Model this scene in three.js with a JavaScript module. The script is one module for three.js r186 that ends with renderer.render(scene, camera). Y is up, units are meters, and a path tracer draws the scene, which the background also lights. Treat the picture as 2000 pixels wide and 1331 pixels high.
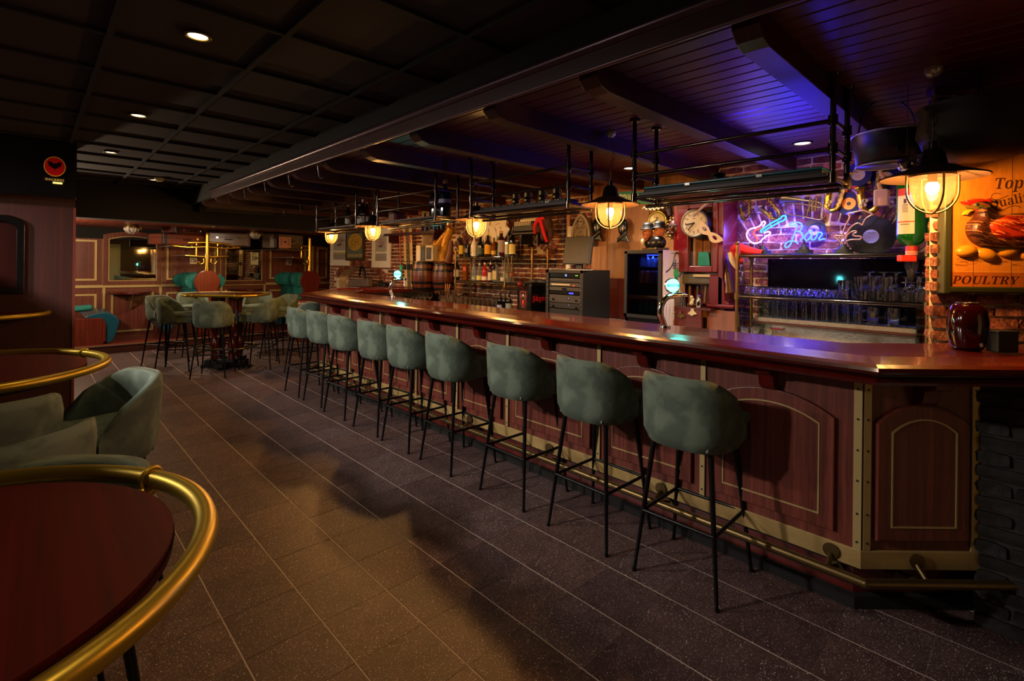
import * as THREE from 'three';
import { mergeGeometries, mergeVertices } from 'three/addons/utils/BufferGeometryUtils.js';
import { RoundedBoxGeometry } from 'three/addons/geometries/RoundedBoxGeometry.js';
import { RectAreaLightUniformsLib } from 'three/addons/lights/RectAreaLightUniformsLib.js';
RectAreaLightUniformsLib.init();

// ---------- camera, exposure ----------
const scene = new THREE.Scene();
scene.background = new THREE.Color(0x000000);
const EYE = 1.5, FOC = 978, PCX = 1000, PCY = 518.6, ROLL = 0.64 * Math.PI / 180, BEAR = Math.atan2(942, FOC);
const V = (x, y, z) => new THREE.Vector3(x, y, z);
const FW = V(Math.sin(BEAR), 0, -Math.cos(BEAR)), RT = V(Math.cos(BEAR), 0, Math.sin(BEAR)), UP = V(0, 1, 0);
const camera = new THREE.PerspectiveCamera(2 * Math.atan(665.5 / FOC) * 180 / Math.PI, 2000 / 1331, 0.05, 60);
camera.position.set(0, EYE, 0);
const cr = Math.cos(ROLL), sr = Math.sin(ROLL);
camera.quaternion.setFromRotationMatrix(new THREE.Matrix4().makeBasis(
  RT.clone().multiplyScalar(cr).addScaledVector(UP, sr), RT.clone().multiplyScalar(-sr).addScaledVector(UP, cr), FW.clone().negate()));
camera.setViewOffset(2000, 1331, 0, 665.5 - PCY, 2000, 1331);
const renderer = new THREE.WebGLRenderer({ antialias: true });
renderer.toneMapping = THREE.LinearToneMapping;
renderer.toneMappingExposure = 1.0;
renderer.shadowMap.enabled = true;

// points of the room measured on the photograph
function ray(px, py) { const u = px - PCX, v = PCY - py; return FW.clone().addScaledVector(RT, (cr * u - sr * v) / FOC).addScaledVector(UP, (sr * u + cr * v) / FOC); }
const atY = (px, py, y) => { const d = ray(px, py); return V(0, EYE, 0).addScaledVector(d, (y - EYE) / d.y); };
const atX = (px, py, x) => { const d = ray(px, py); return V(0, EYE, 0).addScaledVector(d, x / d.x); };
const atZ = (px, py, z) => { const d = ray(px, py); return V(0, EYE, 0).addScaledVector(d, z / d.z); };
const atD = (px, py, D) => V(0, EYE, 0).addScaledVector(ray(px, py), D);

// ---------- strengths of the lamps (candela); each lamp is built further down ----------
const DOWN_I = 1.3, DOWN2_I = 2.0, SIDE_I = 42, BOOTH_I = 10, BULB_I = 4.2, NEON_I = 2.3, BLUE_I = 7.0, BAR_I = 8;

// ---------- random numbers ----------
let seed0 = 12345;
function rnd() { seed0 = (seed0 + 0x6d2b79f5) | 0; let t = Math.imul(seed0 ^ (seed0 >>> 15), 1 | seed0); t = (t + Math.imul(t ^ (t >>> 7), 61 | t)) ^ t; return ((t ^ (t >>> 14)) >>> 0) / 4294967296; }
const rr = (a, b) => a + (b - a) * rnd();
const R = (d) => d * Math.PI / 180;

// ---------- textures ----------
function hash(x, y, s) { let h = Math.imul(x, 374761393) + Math.imul(y, 668265263) + Math.imul(s, 974634541) | 0; h = Math.imul(h ^ (h >>> 13), 1274126177); return ((h ^ (h >>> 16)) >>> 0) / 4294967296; }
function vn(x, y, px, py, s) { const xi = Math.floor(x), yi = Math.floor(y), f = x - xi, g = y - yi, a = f * f * (3 - 2 * f), b = g * g * (3 - 2 * g); const m = (i, n) => ((i % n) + n) % n; const h = (i, j) => hash(m(i, px), m(j, py), s); return (h(xi, yi) * (1 - a) + h(xi + 1, yi) * a) * (1 - b) + (h(xi, yi + 1) * (1 - a) + h(xi + 1, yi + 1) * a) * b; }
function fb(u, v, fx, fy, oct, s) { let r = 0, w = 0.5, t = 0; for (let i = 0; i < oct; i++) { r += w * vn(u * fx, v * fy, fx, fy, s + i); t += w; fx *= 2; fy *= 2; w *= 0.5; } return r / t; }
function tex(n, fn, color = true) {
  const d = new Uint8Array(n * n * 4);
  for (let y = 0; y < n; y++) for (let x = 0; x < n; x++) { const c = fn(x / n, y / n), k = (y * n + x) * 4; if (typeof c === 'number') { d[k] = d[k + 1] = d[k + 2] = c; } else { d[k] = c[0]; d[k + 1] = c[1]; d[k + 2] = c[2]; } d[k + 3] = 255; }
  const t = new THREE.DataTexture(d, n, n); t.wrapS = t.wrapT = THREE.RepeatWrapping; t.magFilter = THREE.LinearFilter; t.minFilter = THREE.LinearMipmapLinearFilter; t.generateMipmaps = true;
  if (color) t.colorSpace = THREE.SRGBColorSpace; t.needsUpdate = true; return t;
}
const mix = (a, b, t) => [a[0] + (b[0] - a[0]) * t, a[1] + (b[1] - a[1]) * t, a[2] + (b[2] - a[2]) * t];
const cl = (t) => Math.max(0, Math.min(1, t));
function canvasTex(w, h, draw) { const c = document.createElement('canvas'); c.width = w; c.height = h; draw(c.getContext('2d'), w, h); const t = new THREE.CanvasTexture(c); t.wrapS = t.wrapT = THREE.RepeatWrapping; t.colorSpace = THREE.SRGBColorSpace; t.magFilter = THREE.LinearFilter; return t; }
const woodTex = (a, b, s, fx = 48, fy = 2) => tex(512, (u, v) => { const w = fb(u, v, 6, 2, 3, s + 9); const g = fb(u + 0.03 * w, v, fx, fy, 3, s), p = fb(u, v, fx * 3, fy * 6, 2, s + 4); return mix(a, b, cl(0.9 * g + 0.25 * w + (p > 0.68 ? 0.25 : 0) - 0.15)); });
const tMahog = woodTex([124, 60, 46], [70, 28, 22], 11);
const tRed = woodTex([128, 36, 16], [84, 18, 10], 31, 40, 2);
const tPly = woodTex([168, 112, 58], [120, 72, 34], 51, 24, 2);
const tGrain = tex(512, (u, v) => 120 + 100 * fb(u, v, 60, 3, 3, 71), false);
const tVelvet = tex(512, (u, v) => { const q = fb(u, v, 5, 4, 4, 91), n = fb(u + 0.12 * q, v + 0.12 * q, 11, 9, 5, 95), f = hash(u * 512 | 0, v * 512 | 0, 3); const k = cl((n - 0.34) * 3.0); return mix([74, 88, 78], [104, 120, 106], k * 0.85 + f * 0.15); });
const tVelvetG = tex(256, (u, v) => { const n = fb(u, v, 4, 4, 4, 191), f = hash(u * 256 | 0, v * 256 | 0, 5); return mix([6, 92, 88], [18, 134, 124], cl((n - 0.35) * 2.5) * 0.8 + f * 0.2); });
const tFine = tex(256, (u, v) => 255 * fb(u, v, 64, 64, 2, 7), false);
const tCoarse = tex(256, (u, v) => 255 * fb(u, v, 6, 6, 5, 17), false);
const tTile = (() => {
  const n = 1024, sp = new Float32Array(n * n), al = new Float32Array(n * n); let s = 77; const r = () => hash(s++, 5, 2);
  for (let i = 0; i < 6500; i++) { const x = r() * n, y = r() * n, q = r(), rad = q > 0.97 ? 3.9 : q > 0.7 ? 2.4 : 1.6, b = 0.35 + 0.65 * r(); for (let j = -4; j <= 4; j++) for (let k = -4; k <= 4; k++) { const d = Math.hypot(j, k * (0.6 + 0.8 * r())); if (d < rad) { const id = ((y + j + n) % n | 0) * n + ((x + k + n) % n | 0); sp[id] = Math.max(sp[id], b * cl(rad - d + 0.3)); } } }
  return tex(n, (u, v) => { const m = fb(u, v, 8, 8, 5, 27), f = hash(u * n | 0, v * n | 0, 9); let c = mix([62, 46, 48], [92, 72, 72], cl((m - 0.3) * 2) * 0.7 + f * 0.3); return mix(c, [250, 244, 236], sp[(v * n | 0) * n + (u * n | 0)]); });
})();
const tBrick = tex(512, (u, v) => { const m = fb(u, v, 10, 10, 5, 37), k = fb(u, v, 40, 40, 3, 39); let c = mix([104, 58, 44], [160, 104, 80], cl((m - 0.3) * 2.2)); if (k > 0.66) c = mix(c, [200, 160, 130], 0.5); if (k < 0.3) c = mix(c, [70, 36, 30], 0.6); return c; });
const tMortar = tex(512, (u, v) => { const m = fb(u, v, 12, 12, 5, 47), k = hash(u * 512 | 0, v * 512 | 0, 4); return mix([178, 158, 130], [232, 216, 186], cl((m - 0.25) * 1.8) * 0.8 + k * 0.2); });
const tBumpy = tex(256, (u, v) => 255 * cl(fb(u, v, 10, 10, 5, 57)), false);
const rep = (t, x, y) => { const c = t.clone(); c.repeat.set(x, y); c.needsUpdate = true; return c; };

// ---------- materials ----------
const std = (o) => new THREE.MeshStandardMaterial(o), phy = (o) => new THREE.MeshPhysicalMaterial(o);
const M = {
  mahog: std({ map: rep(tMahog, 1.6, 0.8), roughness: 0.42 }),
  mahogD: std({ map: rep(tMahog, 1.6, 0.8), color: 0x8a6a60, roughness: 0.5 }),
  counter: phy({ map: rep(tRed, 2.2, 0.6), color: 0xb48478, roughness: 0.3, clearcoat: 0.8, clearcoatRoughness: 0.07, bumpMap: rep(tCoarse, 3, 3), bumpScale: 0.0012 }),
  counterV: phy({ map: rep(tRed, 2.2, 0.6), color: 0xc09080, roughness: 0.36, clearcoat: 0.5, clearcoatRoughness: 0.2 }),
  plank: std({ map: rep(tRed, 3, 0.5), color: 0xb09088, roughness: 0.38 }),
  plankW: std({ map: rep(tMahog, 3, 0.5), color: 0xffd8b8, roughness: 0.4 }),
  beam: std({ map: rep(tRed, 2, 0.5), color: 0x7a5048, roughness: 0.45 }),
  ply: std({ map: rep(tPly, 1.2, 0.6), roughness: 0.42 }),
  plyD: std({ map: rep(tPly, 1.2, 0.6), color: 0x8a4a30, roughness: 0.45 }),
  drawer: std({ map: rep(tMahog, 1.5, 1.5), color: 0xe0a080, roughness: 0.4 }),
  black: std({ color: 0x0a0a0b, roughness: 0.55 }),
  blackM: std({ color: 0x070708, roughness: 0.9 }),
  blackGloss: phy({ color: 0x050506, roughness: 0.25, clearcoat: 0.4 }),
  blackMetal: std({ color: 0x121315, roughness: 0.36, metalness: 0.6 }),
  pipe: std({ color: 0x4a4038, roughness: 0.33, metalness: 0.85, roughnessMap: tCoarse }),
  pipeB: std({ color: 0x7a6038, roughness: 0.35, metalness: 0.9 }),
  brass: std({ color: 0xb89a40, roughness: 0.34, metalness: 0.85 }),
  brassR: std({ color: 0xae932e, roughness: 0.38, metalness: 0.8 }),
  brassP: std({ color: 0xb4a06c, roughness: 0.5, metalness: 0.45 }),
  brassT: std({ color: 0x6a5838, roughness: 0.38, metalness: 0.85 }),
  brassG: std({ color: 0xd8b048, roughness: 0.26, metalness: 1 }),
  chrome: std({ color: 0xd0d0d4, roughness: 0.12, metalness: 1 }),
  steel: std({ color: 0xa8a298, roughness: 0.5, metalness: 0.45, roughnessMap: tFine }),
  glassware: phy({ color: 0xffffff, transmission: 1, roughness: 0, thickness: 0.01, ior: 1.5 }),
  velvet: phy({ map: tVelvet, roughness: 0.85, sheen: 0.22, sheenRoughness: 0.5, sheenColor: new THREE.Color(0.35, 0.42, 0.34) }),
  teal: phy({ map: tVelvetG, roughness: 0.8, sheen: 0.4, sheenRoughness: 0.5, sheenColor: new THREE.Color(0.1, 0.5, 0.45) }),
  tealSkin: phy({ color: 0x06465c, roughness: 0.35, clearcoat: 0.3, clearcoatRoughness: 0.3 }),
  mortar: std({ map: rep(tMortar, 2, 2), roughness: 0.95, bumpMap: rep(tBumpy, 6, 6), bumpScale: 0.004 }),
  grout: std({ color: 0xb8a89c, roughness: 0.9 }),
  ceilTile: std({ color: 0x201216, roughness: 0.9, bumpMap: rep(tBumpy, 3, 3), bumpScale: 0.001 }),
  blackPaint: std({ color: 0x030303, roughness: 0.85 }),
  white: std({ color: 0xd8d2c2, roughness: 0.5 }),
  cream: std({ color: 0xcabf9c, roughness: 0.5 }),
  glass: phy({ color: 0xffffff, transmission: 1, roughness: 0.02, thickness: 0, ior: 1.5 }),
  glassGreenEdge: phy({ color: 0xd8f0e4, transmission: 1, roughness: 0.02, thickness: 0 }),
  amberGlass: phy({ color: 0xffe0b0, transmission: 0.99, roughness: 0.045, thickness: 0 }),
  mirror: std({ color: 0x9aa090, roughness: 0.02, metalness: 1 }),
  vinyl: phy({ color: 0x060607, roughness: 0.3, clearcoat: 0.5 }),
  red: phy({ color: 0x640610, roughness: 0.3, clearcoat: 0.5 }),
  redCloth: std({ color: 0xb00810, roughness: 0.9 }),
  barrelWood: std({ map: rep(tPly, 2, 1), roughness: 0.5 }),
};
const col = (hex, rough = 0.5, more = {}) => std({ color: hex, roughness: rough, ...more });
const brickMats = [0xffffff, 0xe0c8c0, 0xc8a8a0, 0xffe0d0, 0xb89088].map((c, i) => std({ map: rep(tBrick, 1, 1), color: c, roughness: 0.88, bumpMap: tBumpy, bumpScale: 0.004 }));
const tileMats = [0xffffff, 0xeee4e4, 0xfff4ee, 0xe0d8da].map((c) => std({ map: tTile, color: c, roughness: 0.5 }));

// ---------- geometry ----------
const T = (g, p, r, s) => { if (s) g.scale(...(Array.isArray(s) ? s : [s, s, s])); if (r) g.applyMatrix4(new THREE.Matrix4().makeRotationFromEuler(new THREE.Euler(r[0], r[1], r[2]))); if (p) g.translate(...(p.isVector3 ? [p.x, p.y, p.z] : p)); return g; };
const box = (w, h, d, p, r) => T(new THREE.BoxGeometry(w, h, d), p, r);
const rb = (w, h, d, rad, p, r, n = 2) => T(new RoundedBoxGeometry(w, h, d, n, rad), p, r);
const cyl = (rt, rbm, h, p, r, seg = 20, open = false) => T(new THREE.CylinderGeometry(rt, rbm, h, seg, 1, open), p, r);
const sph = (rad, p, s, seg = 16) => T(new THREE.SphereGeometry(rad, seg, Math.max(8, seg * 0.7 | 0)), p, null, s);
const tor = (rad, t, p, r, seg = 24, arc = Math.PI * 2) => T(new THREE.TorusGeometry(rad, t, 8, seg, arc), p, r);
const lathe = (pts, p, r, seg = 24) => T(new THREE.LatheGeometry(pts.map((q) => new THREE.Vector2(q[0], q[1])), seg), p, r);
const v3 = (a) => (a.isVector3 ? a.clone() : V(a[0], a[1], a[2]));
function rod(a, b, r0, r1 = r0, seg = 10) { a = v3(a); b = v3(b); const d = b.clone().sub(a), L = d.length(), g = new THREE.CylinderGeometry(r1, r0, L, seg); g.applyQuaternion(new THREE.Quaternion().setFromUnitVectors(UP, d.normalize())); g.translate(...a.clone().add(b).multiplyScalar(0.5).toArray()); return g; }
const tube = (pts, r, n = 40, seg = 8, closed = false, tension = 0.5) => new THREE.TubeGeometry(new THREE.CatmullRomCurve3(pts.map(v3), closed, 'catmullrom', tension), n, r, seg, closed);
const shp = (pts) => { const s = new THREE.Shape(); pts.forEach((q, i) => (i ? s.lineTo(q[0], q[1]) : s.moveTo(q[0], q[1]))); s.closePath(); return s; };
function ext(s, d, bev = 0, p, r, cs = 10) { if (Array.isArray(s)) s = shp(s); return T(new THREE.ExtrudeGeometry(s, { depth: d, bevelEnabled: bev > 0, bevelSize: bev, bevelThickness: bev, bevelSegments: 2, curveSegments: cs }), p, r); }
const plain = (g) => { if (g.index) g = g.toNonIndexed(); for (const k of Object.keys(g.attributes)) if (!['position', 'normal', 'uv'].includes(k)) g.deleteAttribute(k); g.morphAttributes = {}; g.clearGroups(); if (!g.attributes.uv) g.setAttribute('uv', new THREE.BufferAttribute(new Float32Array(g.attributes.position.count * 2), 2)); return g; };
const mg = (a) => (Array.isArray(a) ? (a.length === 1 ? plain(a[0]) : mergeGeometries(a.map(plain))) : a);
// uv in metres, by the way each triangle faces; swap turns the grain
function muv(g, swap = false, du = 0, dv = 0) {
  g = plain(g); const p = g.attributes.position, u = g.attributes.uv, a = V(), b = V(), c = V();
  for (let i = 0; i < p.count; i += 3) {
    a.fromBufferAttribute(p, i); b.fromBufferAttribute(p, i + 1); c.fromBufferAttribute(p, i + 2);
    const n = b.clone().sub(a).cross(c.clone().sub(a)), x = Math.abs(n.x), y = Math.abs(n.y), z = Math.abs(n.z);
    for (let k = 0; k < 3; k++) { const X = p.getX(i + k), Y = p.getY(i + k), Z = p.getZ(i + k); let s, t; if (x >= y && x >= z) { s = Z; t = Y; } else if (y >= z) { s = X; t = Z; } else { s = X; t = Y; } if (swap) [s, t] = [t, s]; u.setXY(i + k, s + du, t + dv); }
  }
  return g;
}
const wood = (geos, swap) => muv(mg(geos), swap, rr(0, 3), rr(0, 3));

// ---------- objects ----------
const taken = {};
function numbered(n) { const k = taken[n] = (taken[n] ?? -1) + 1; return k ? n + '_' + String(k).padStart(3, '0') : n; }
function shade(m) { m.castShadow = true; m.receiveShadow = true; return m; }
function thing(name, label, category, p = [0, 0, 0], turn = 0, group) { const o = new THREE.Group(); o.name = numbered(name); p = v3(p); o.position.copy(p); o.rotation.y = turn; o.userData = { label, category }; if (group) o.userData.group = group; scene.add(o); return o; }
function part(parent, name, geos, mat, label) { const m = shade(new THREE.Mesh(mg(geos), mat)); m.name = name; if (label) m.userData.label = label; parent.add(m); return m; }
function one(name, label, category, geos, mat, p = [0, 0, 0], turn = 0, group) { const m = shade(new THREE.Mesh(mg(geos), mat)); m.name = numbered(name); p = v3(p); m.position.copy(p); m.rotation.y = turn; m.userData = { label, category }; if (group) m.userData.group = group; scene.add(m); return m; }
function struct(name, geos, mat, p) { const m = geos ? shade(new THREE.Mesh(mg(geos), mat)) : new THREE.Group(); m.name = numbered(name); if (p) m.position.copy(v3(p)); m.userData = { kind: 'structure' }; scene.add(m); return m; }
function dup(src, p, turn, label, group) { const o = src.clone(); o.name = numbered(src.name.replace(/_\d{3}$/, '')); o.userData = { ...src.userData }; o.position.copy(v3(p)); o.rotation.y = turn; if (label) o.userData.label = label; if (group) o.userData.group = group; scene.add(o); return o; }
const ord = ['first', 'second', 'third', 'fourth', 'fifth', 'sixth', 'seventh', 'eighth', 'ninth', 'tenth', 'eleventh', 'twelfth', 'thirteenth', 'fourteenth', 'fifteenth', 'sixteenth', 'seventeenth', 'eighteenth', 'nineteenth', 'twentieth'];
const faceUV = (g, r) => { const p = g.attributes.position, u = g.attributes.uv; for (let i = 0; i < p.count; i++) u.setXY(i, 0.5 + p.getX(i) / (2 * r), 0.5 + p.getY(i) / (2 * r)); return g; };
// ================= THE SETTING =================
const CEIL = 2.6, SOFF = 2.42, XW = 4.6, ZF = -11.7, ZB = 2.4, XL = -3.2;
const seen = (p) => { const d = p.clone().sub(V(0, EYE, 0)), D = d.dot(FW); if (D < 0.2) return false; const u = d.dot(RT) / D * FOC, v = d.y / D * FOC; return u > -1400 && u < 1400 && v < 700 && v > -1500; };
{ // floor: 30 cm speckled tiles with pale joints
  const f = struct('floor', [T(new THREE.BoxGeometry(XW - XL + 0.4, 0.1, ZB - ZF + 0.2), [(XW + XL) / 2, -0.0518, (ZB + ZF) / 2])], M.grout);
  const cells = [];
  for (let i = -12; i < 15; i++) for (let k = -10; k < 34; k++) { const x = 0.895 + 0.3 * i + 0.15, z = -0.56 - 0.297 * k - 0.1485; if (x > (z > -0.9 ? 3.1 : z < -5.9 ? 5.2 : 2.78) || z < -10.42) continue; const p = V(x, 0, z); if (seen(p)) cells.push([p.distanceTo(V(0, EYE, 0)), x, z]); }
  cells.sort((a, b) => a[0] - b[0]);
  const vars = [0, 1, 2, 3, 4, 5].map((n) => muv(box(0.2932, 0.012, 0.2945), n % 2 === 1, n * 0.37, n * 0.53));
  for (const g of vars) { const u = g.attributes.uv; for (let i = 0; i < u.count; i++) u.setXY(i, u.getX(i) / 0.6, u.getY(i) / 0.6); }
  cells.slice(0, 300).forEach(([, x, z]) => { const m = shade(new THREE.Mesh(vars[rnd() * 6 | 0], tileMats[rnd() * 4 | 0])); m.name = 'floor_tile'; m.position.set(x, -0.006 + rr(-0.0006, 0.0006), z); f.add(m); });
  const rest = part(f, 'floor_tiles_beyond', cells.slice(300).map(([, x, z]) => T(vars[rnd() * 6 | 0].clone(), [x, -0.006, z])), tileMats[0]); rest.userData.kind = 'stuff';
}
{ // suspended ceiling on the left: 61 cm dark tiles on a black grid
  const c = struct('ceiling', [box(1.84 - XL, 0.08, ZB - ZF, [(1.84 + XL) / 2, CEIL + 0.08, (ZB + ZF) / 2])], M.blackPaint);
  const bars = [];
  for (let i = -7; i <= 0; i++) bars.push(box(0.026, 0.02, ZB + 9, [1.492 + 0.612 * i, CEIL - 0.004, (ZB - 9) / 2]));
  for (let k = -6; k < 12; k++) { const z = -1.885 - 0.606 * k; bars.push(box(1.84 - XL, 0.018, 0.026, [(1.84 + XL) / 2, CEIL - 0.004, z])); }
  part(c, 'ceiling_grid', bars, M.blackM);
  for (let i = -7; i <= 1; i++) for (let k = -7; k < 12; k++) { const x = 1.492 + 0.612 * (i - 0.5), z = -1.885 - 0.606 * (k + 0.5); if (x < XL + 0.2) continue; const w = i === 1 ? 0.31 : 0.588, xx = i === 1 ? 1.655 : x; if (!seen(V(xx, CEIL, z)) && z < 0) continue; part(c, 'ceiling_tile', [box(w, 0.03, 0.582, [xx, CEIL + 0.022, z])], M.ceilTile); }
}
{ // timber ceiling over the bar: planks that run along it
  const c = struct('ceiling', [box(XW - 1.8 + 1, 0.06, ZB + 9.2, [(XW + 1.8 + 1) / 2, SOFF + 0.06, (ZB - 9.2) / 2])], M.blackPaint);
  const g = [0, 1, 2, 3].map(() => wood([ext([[-0.049, 0.016], [-0.049, 0.006], [-0.043, 0], [0.043, 0], [0.049, 0.006], [0.049, 0.016]], ZB + 9.1, 0)], false));
  for (let i = 0; i < 29; i++) { const m = part(c, 'ceiling_plank', g[i % 4], M.plank); m.position.set(1.87 + i * 0.101, SOFF, -9.1); }
  for (const [n, z] of [[0, -0.76], [1, -1.46], [2, -2.14], [3, -2.9], [4, -3.6], [5, -4.3], [6, -5.0], [7, -5.7], [8, -6.4], [9, -7.1], [10, -7.8], [11, -8.5], [12, -0.06], [13, 0.64]]) {
    if (n === 12 || n === 13) continue;
    struct('beam', [muv(ext(shp([[1.83, SOFF], [1.83, SOFF - 0.06], [1.87, SOFF - 0.095], [1.93, SOFF - 0.11], [XW, SOFF - 0.11], [XW, SOFF]]), 0.09, 0.004), true, n * 0.3)], M.beam, [0, 0, z]);
  }
}
{ // the edge between the two ceilings
  const f = struct('trim_1', [box(0.05, 0.26, ZB + 9, [1.79, 2.51, (ZB - 9) / 2])], M.blackPaint);
  part(f, 'moulding', [T(cyl(0.03, 0.03, ZB + 7.7, null, null, 14), [1.765, 2.462, (ZB - 7.7) / 2], [0, 0, 0]).applyMatrix4(new THREE.Matrix4())].map((g) => { g = new THREE.CylinderGeometry(0.028, 0.028, ZB + 7.7, 14); g.rotateX(Math.PI / 2); g.translate(1.765, 2.46, (ZB - 7.7) / 2); return g; }), std({ color: 0x5a4650, roughness: 0.28, metalness: 0.6 }));
  part(f, 'fascia_board', wood([box(0.03, 0.075, ZB + 7.7, [1.775, 2.405, (ZB - 7.7) / 2])]), M.beam);
  part(f, 'bead', [T(new THREE.CylinderGeometry(0.009, 0.009, ZB + 7.7, 8), [1.772, 2.366, (ZB - 7.7) / 2], null)].map(() => { const g = new THREE.CylinderGeometry(0.01, 0.01, ZB + 7.7, 8); g.rotateX(Math.PI / 2); g.translate(1.772, 2.366, (ZB - 7.7) / 2); return g; }), std({ color: 0x6a5058, roughness: 0.3, metalness: 0.4 }));
  // black boarding that closes the room above the booths
  struct('trim_2', [box(XW - XL + 1, 0.54, 0.3, [(XW + XL + 1) / 2, 2.36, -9.15])], M.blackPaint);
}
{ // booth end of the room: step, timber ceiling, panelled wall
  const s = struct('floor', wood([box(XW - XL + 2, 0.14, 1.6, [(XW + XL + 2) / 2, 0.07, -11.1])], true), std({ map: rep(tMahog, 1, 0.5), color: 0xffe0d0, roughness: 0.4 }));
  part(s, 'step_riser', wood([box(XW - XL + 2, 0.128, 0.02, [(XW + XL + 2) / 2, 0.066, -10.306])], true), M.mahogD);
  part(s, 'step_nosing', [box(XW - XL + 2, 0.02, 0.03, [(XW + XL + 2) / 2, 0.135, -10.3])], std({ color: 0x7a5a48, roughness: 0.4 }));
  const c = struct('ceiling', [box(XW - XL + 2, 0.06, 2.6, [(XW + XL + 2) / 2, 2.16, -10.5])], M.blackPaint);
  const g = [0, 1, 2, 3].map(() => wood([box(0.094, 0.02, 2.4)], false));
  for (let i = 0; i < 52; i++) { const m = part(c, 'ceiling_plank', g[i % 4], M.plankW); m.position.set(0.1 + i * 0.1, 2.115, -10.5); }
  const X = (px, py) => atZ(px, py, ZF).x, Y = (px, py) => atZ(px, py, ZF).y;
  const w = struct('wall_far', wood([box(10, 2.3, 0.2, [2.6, 1.15, ZF - 0.1])]), M.mahog);
  part(w, 'dark_band', [box(10, 0.24, 0.02, [2.6, 2.02, ZF + 0.012])], M.blackPaint);
  const strip = (px) => part(w, 'brass_strip', [box(0.045, 1.06, 0.016, [X(px, 500), 1.43, ZF + 0.009]), box(0.035, 0.76, 0.014, [X(px, 500), 0.6, ZF + 0.008])], M.brassP);
  [140, 203.5, 314, 432.6, 517, 610, 700].forEach(strip);
  part(w, 'chair_rail', [rb(10, 0.055, 0.03, 0.006, [2.6, Y(240, 559), ZF + 0.016])], M.brassP);
  const frame = (x0, x1, y0, y1) => { const t = 0.034; part(w, 'panel_moulding', [box(x1 - x0, t, 0.02, [(x0 + x1) / 2, y1, ZF + 0.011]), box(x1 - x0, t, 0.02, [(x0 + x1) / 2, y0, ZF + 0.011]), box(t, y1 - y0 + t, 0.022, [x0, (y0 + y1) / 2, ZF + 0.012]), box(t, y1 - y0 + t, 0.022, [x1, (y0 + y1) / 2, ZF + 0.012])], M.brassP); };
  const yT = Y(188, 471), yB = Y(188, 546.5), lT = Y(188, 576), lB = 0.22;
  for (const [a, b] of [[100, 187], [327, 419.5], [528, 596], [620, 637]]) { frame(X(a, 500), X(b, 500), yB, yT); frame(X(a, 500), X(b, 500), lB, lT); }
  frame(X(219, 560), X(298, 560), 0.2, 0.9);
  frame(X(440, 560), X(508, 560), 0.2, 0.9);
  const win = [[213.3, 304.7], [441, 510]];
  win.forEach(([a, b], i) => {
    const x0 = X(a, 500), x1 = X(b, 500), y0 = Y(a, 548), y1 = Y(a, 468), cx = (x0 + x1) / 2, arch = (m, rise) => { const s = new THREE.Shape(); s.moveTo(x0 - m, y0 - m); s.lineTo(x1 + m, y0 - m); s.lineTo(x1 + m, y1 + m); s.quadraticCurveTo(cx, y1 + m + rise * 2, x0 - m, y1 + m); s.closePath(); return s; };
    const o = arch(0.085, 0.07), h = arch(0, 0.06); o.holes.push(h);
    const t = thing('mirror', i ? 'arched wall mirror in a mahogany frame showing a dim brick arch, nearer the bar' : 'arched wall mirror in a mahogany frame showing a pale doorway, beside the left pillar', 'mirror', [0, 0, ZF]);
    part(t, 'frame', [muv(ext(o, 0.03, 0.004))], M.mahog);
    part(t, 'mirror_glass', [ext(arch(0, 0.06), 0.004, 0, [0, 0, 0.006])], M.mirror);
    const e = arch(0.012, 0.062); e.holes.push(arch(0, 0.06)); part(t, 'brass_edge', [ext(e, 0.006, 0, [0, 0, 0.036])], M.brassP);
  });
}
// walls that close the room (outside the frame)
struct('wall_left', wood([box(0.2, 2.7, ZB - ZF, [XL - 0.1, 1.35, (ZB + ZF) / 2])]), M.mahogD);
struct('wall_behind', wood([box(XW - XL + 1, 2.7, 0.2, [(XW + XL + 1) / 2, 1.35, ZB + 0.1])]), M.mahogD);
struct('wall_right', [box(0.2, 2.7, ZB - ZF, [XW + 0.75, 1.35, (ZB + ZF) / 2])], M.blackPaint);
{ // high partition beside the left tables, outside the frame: it keeps the side spots off the chairs
  const w = struct('wall_partition', wood([box(0.08, 1.82, 4.6, [-0.95, 0.91, -4.0])]), M.mahogD); part(w, 'cap', wood([rb(0.13, 0.04, 4.62, 0.01, [-0.95, 1.84, -4.0])]), M.mahog);
}
{ // pale door behind the camera, which the left mirror shows
  const d = struct('door_1', [box(0.9, 2.05, 0.06, [2.1, 1.03, ZB - 0.04])], col(0xd8e0c8, 0.5));
  part(d, 'door_frame', [box(0.1, 2.15, 0.09, [1.6, 1.07, ZB - 0.04]), box(0.1, 2.15, 0.09, [2.6, 1.07, ZB - 0.04]), box(1.1, 0.1, 0.09, [2.1, 2.12, ZB - 0.04])], col(0xc8d4b8, 0.5));
  part(d, 'door_handle', [rod([1.78, 1.05, ZB - 0.09], [1.9, 1.05, ZB - 0.09], 0.01)], M.chrome);
}
{ // the timber pillar wall on the left with its boxed head
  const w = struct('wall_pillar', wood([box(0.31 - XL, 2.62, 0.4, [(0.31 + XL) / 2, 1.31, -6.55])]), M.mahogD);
  part(w, 'boxed_head', [box(0.33 - XL, 0.56, 0.18, [(0.29 + XL) / 2, 2.36, -6.28])], M.blackGloss);
  part(w, 'corner_bead', [box(0.02, 2.0, 0.02, [0.305, 1.0, -6.345])], M.mahog);
}

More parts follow.
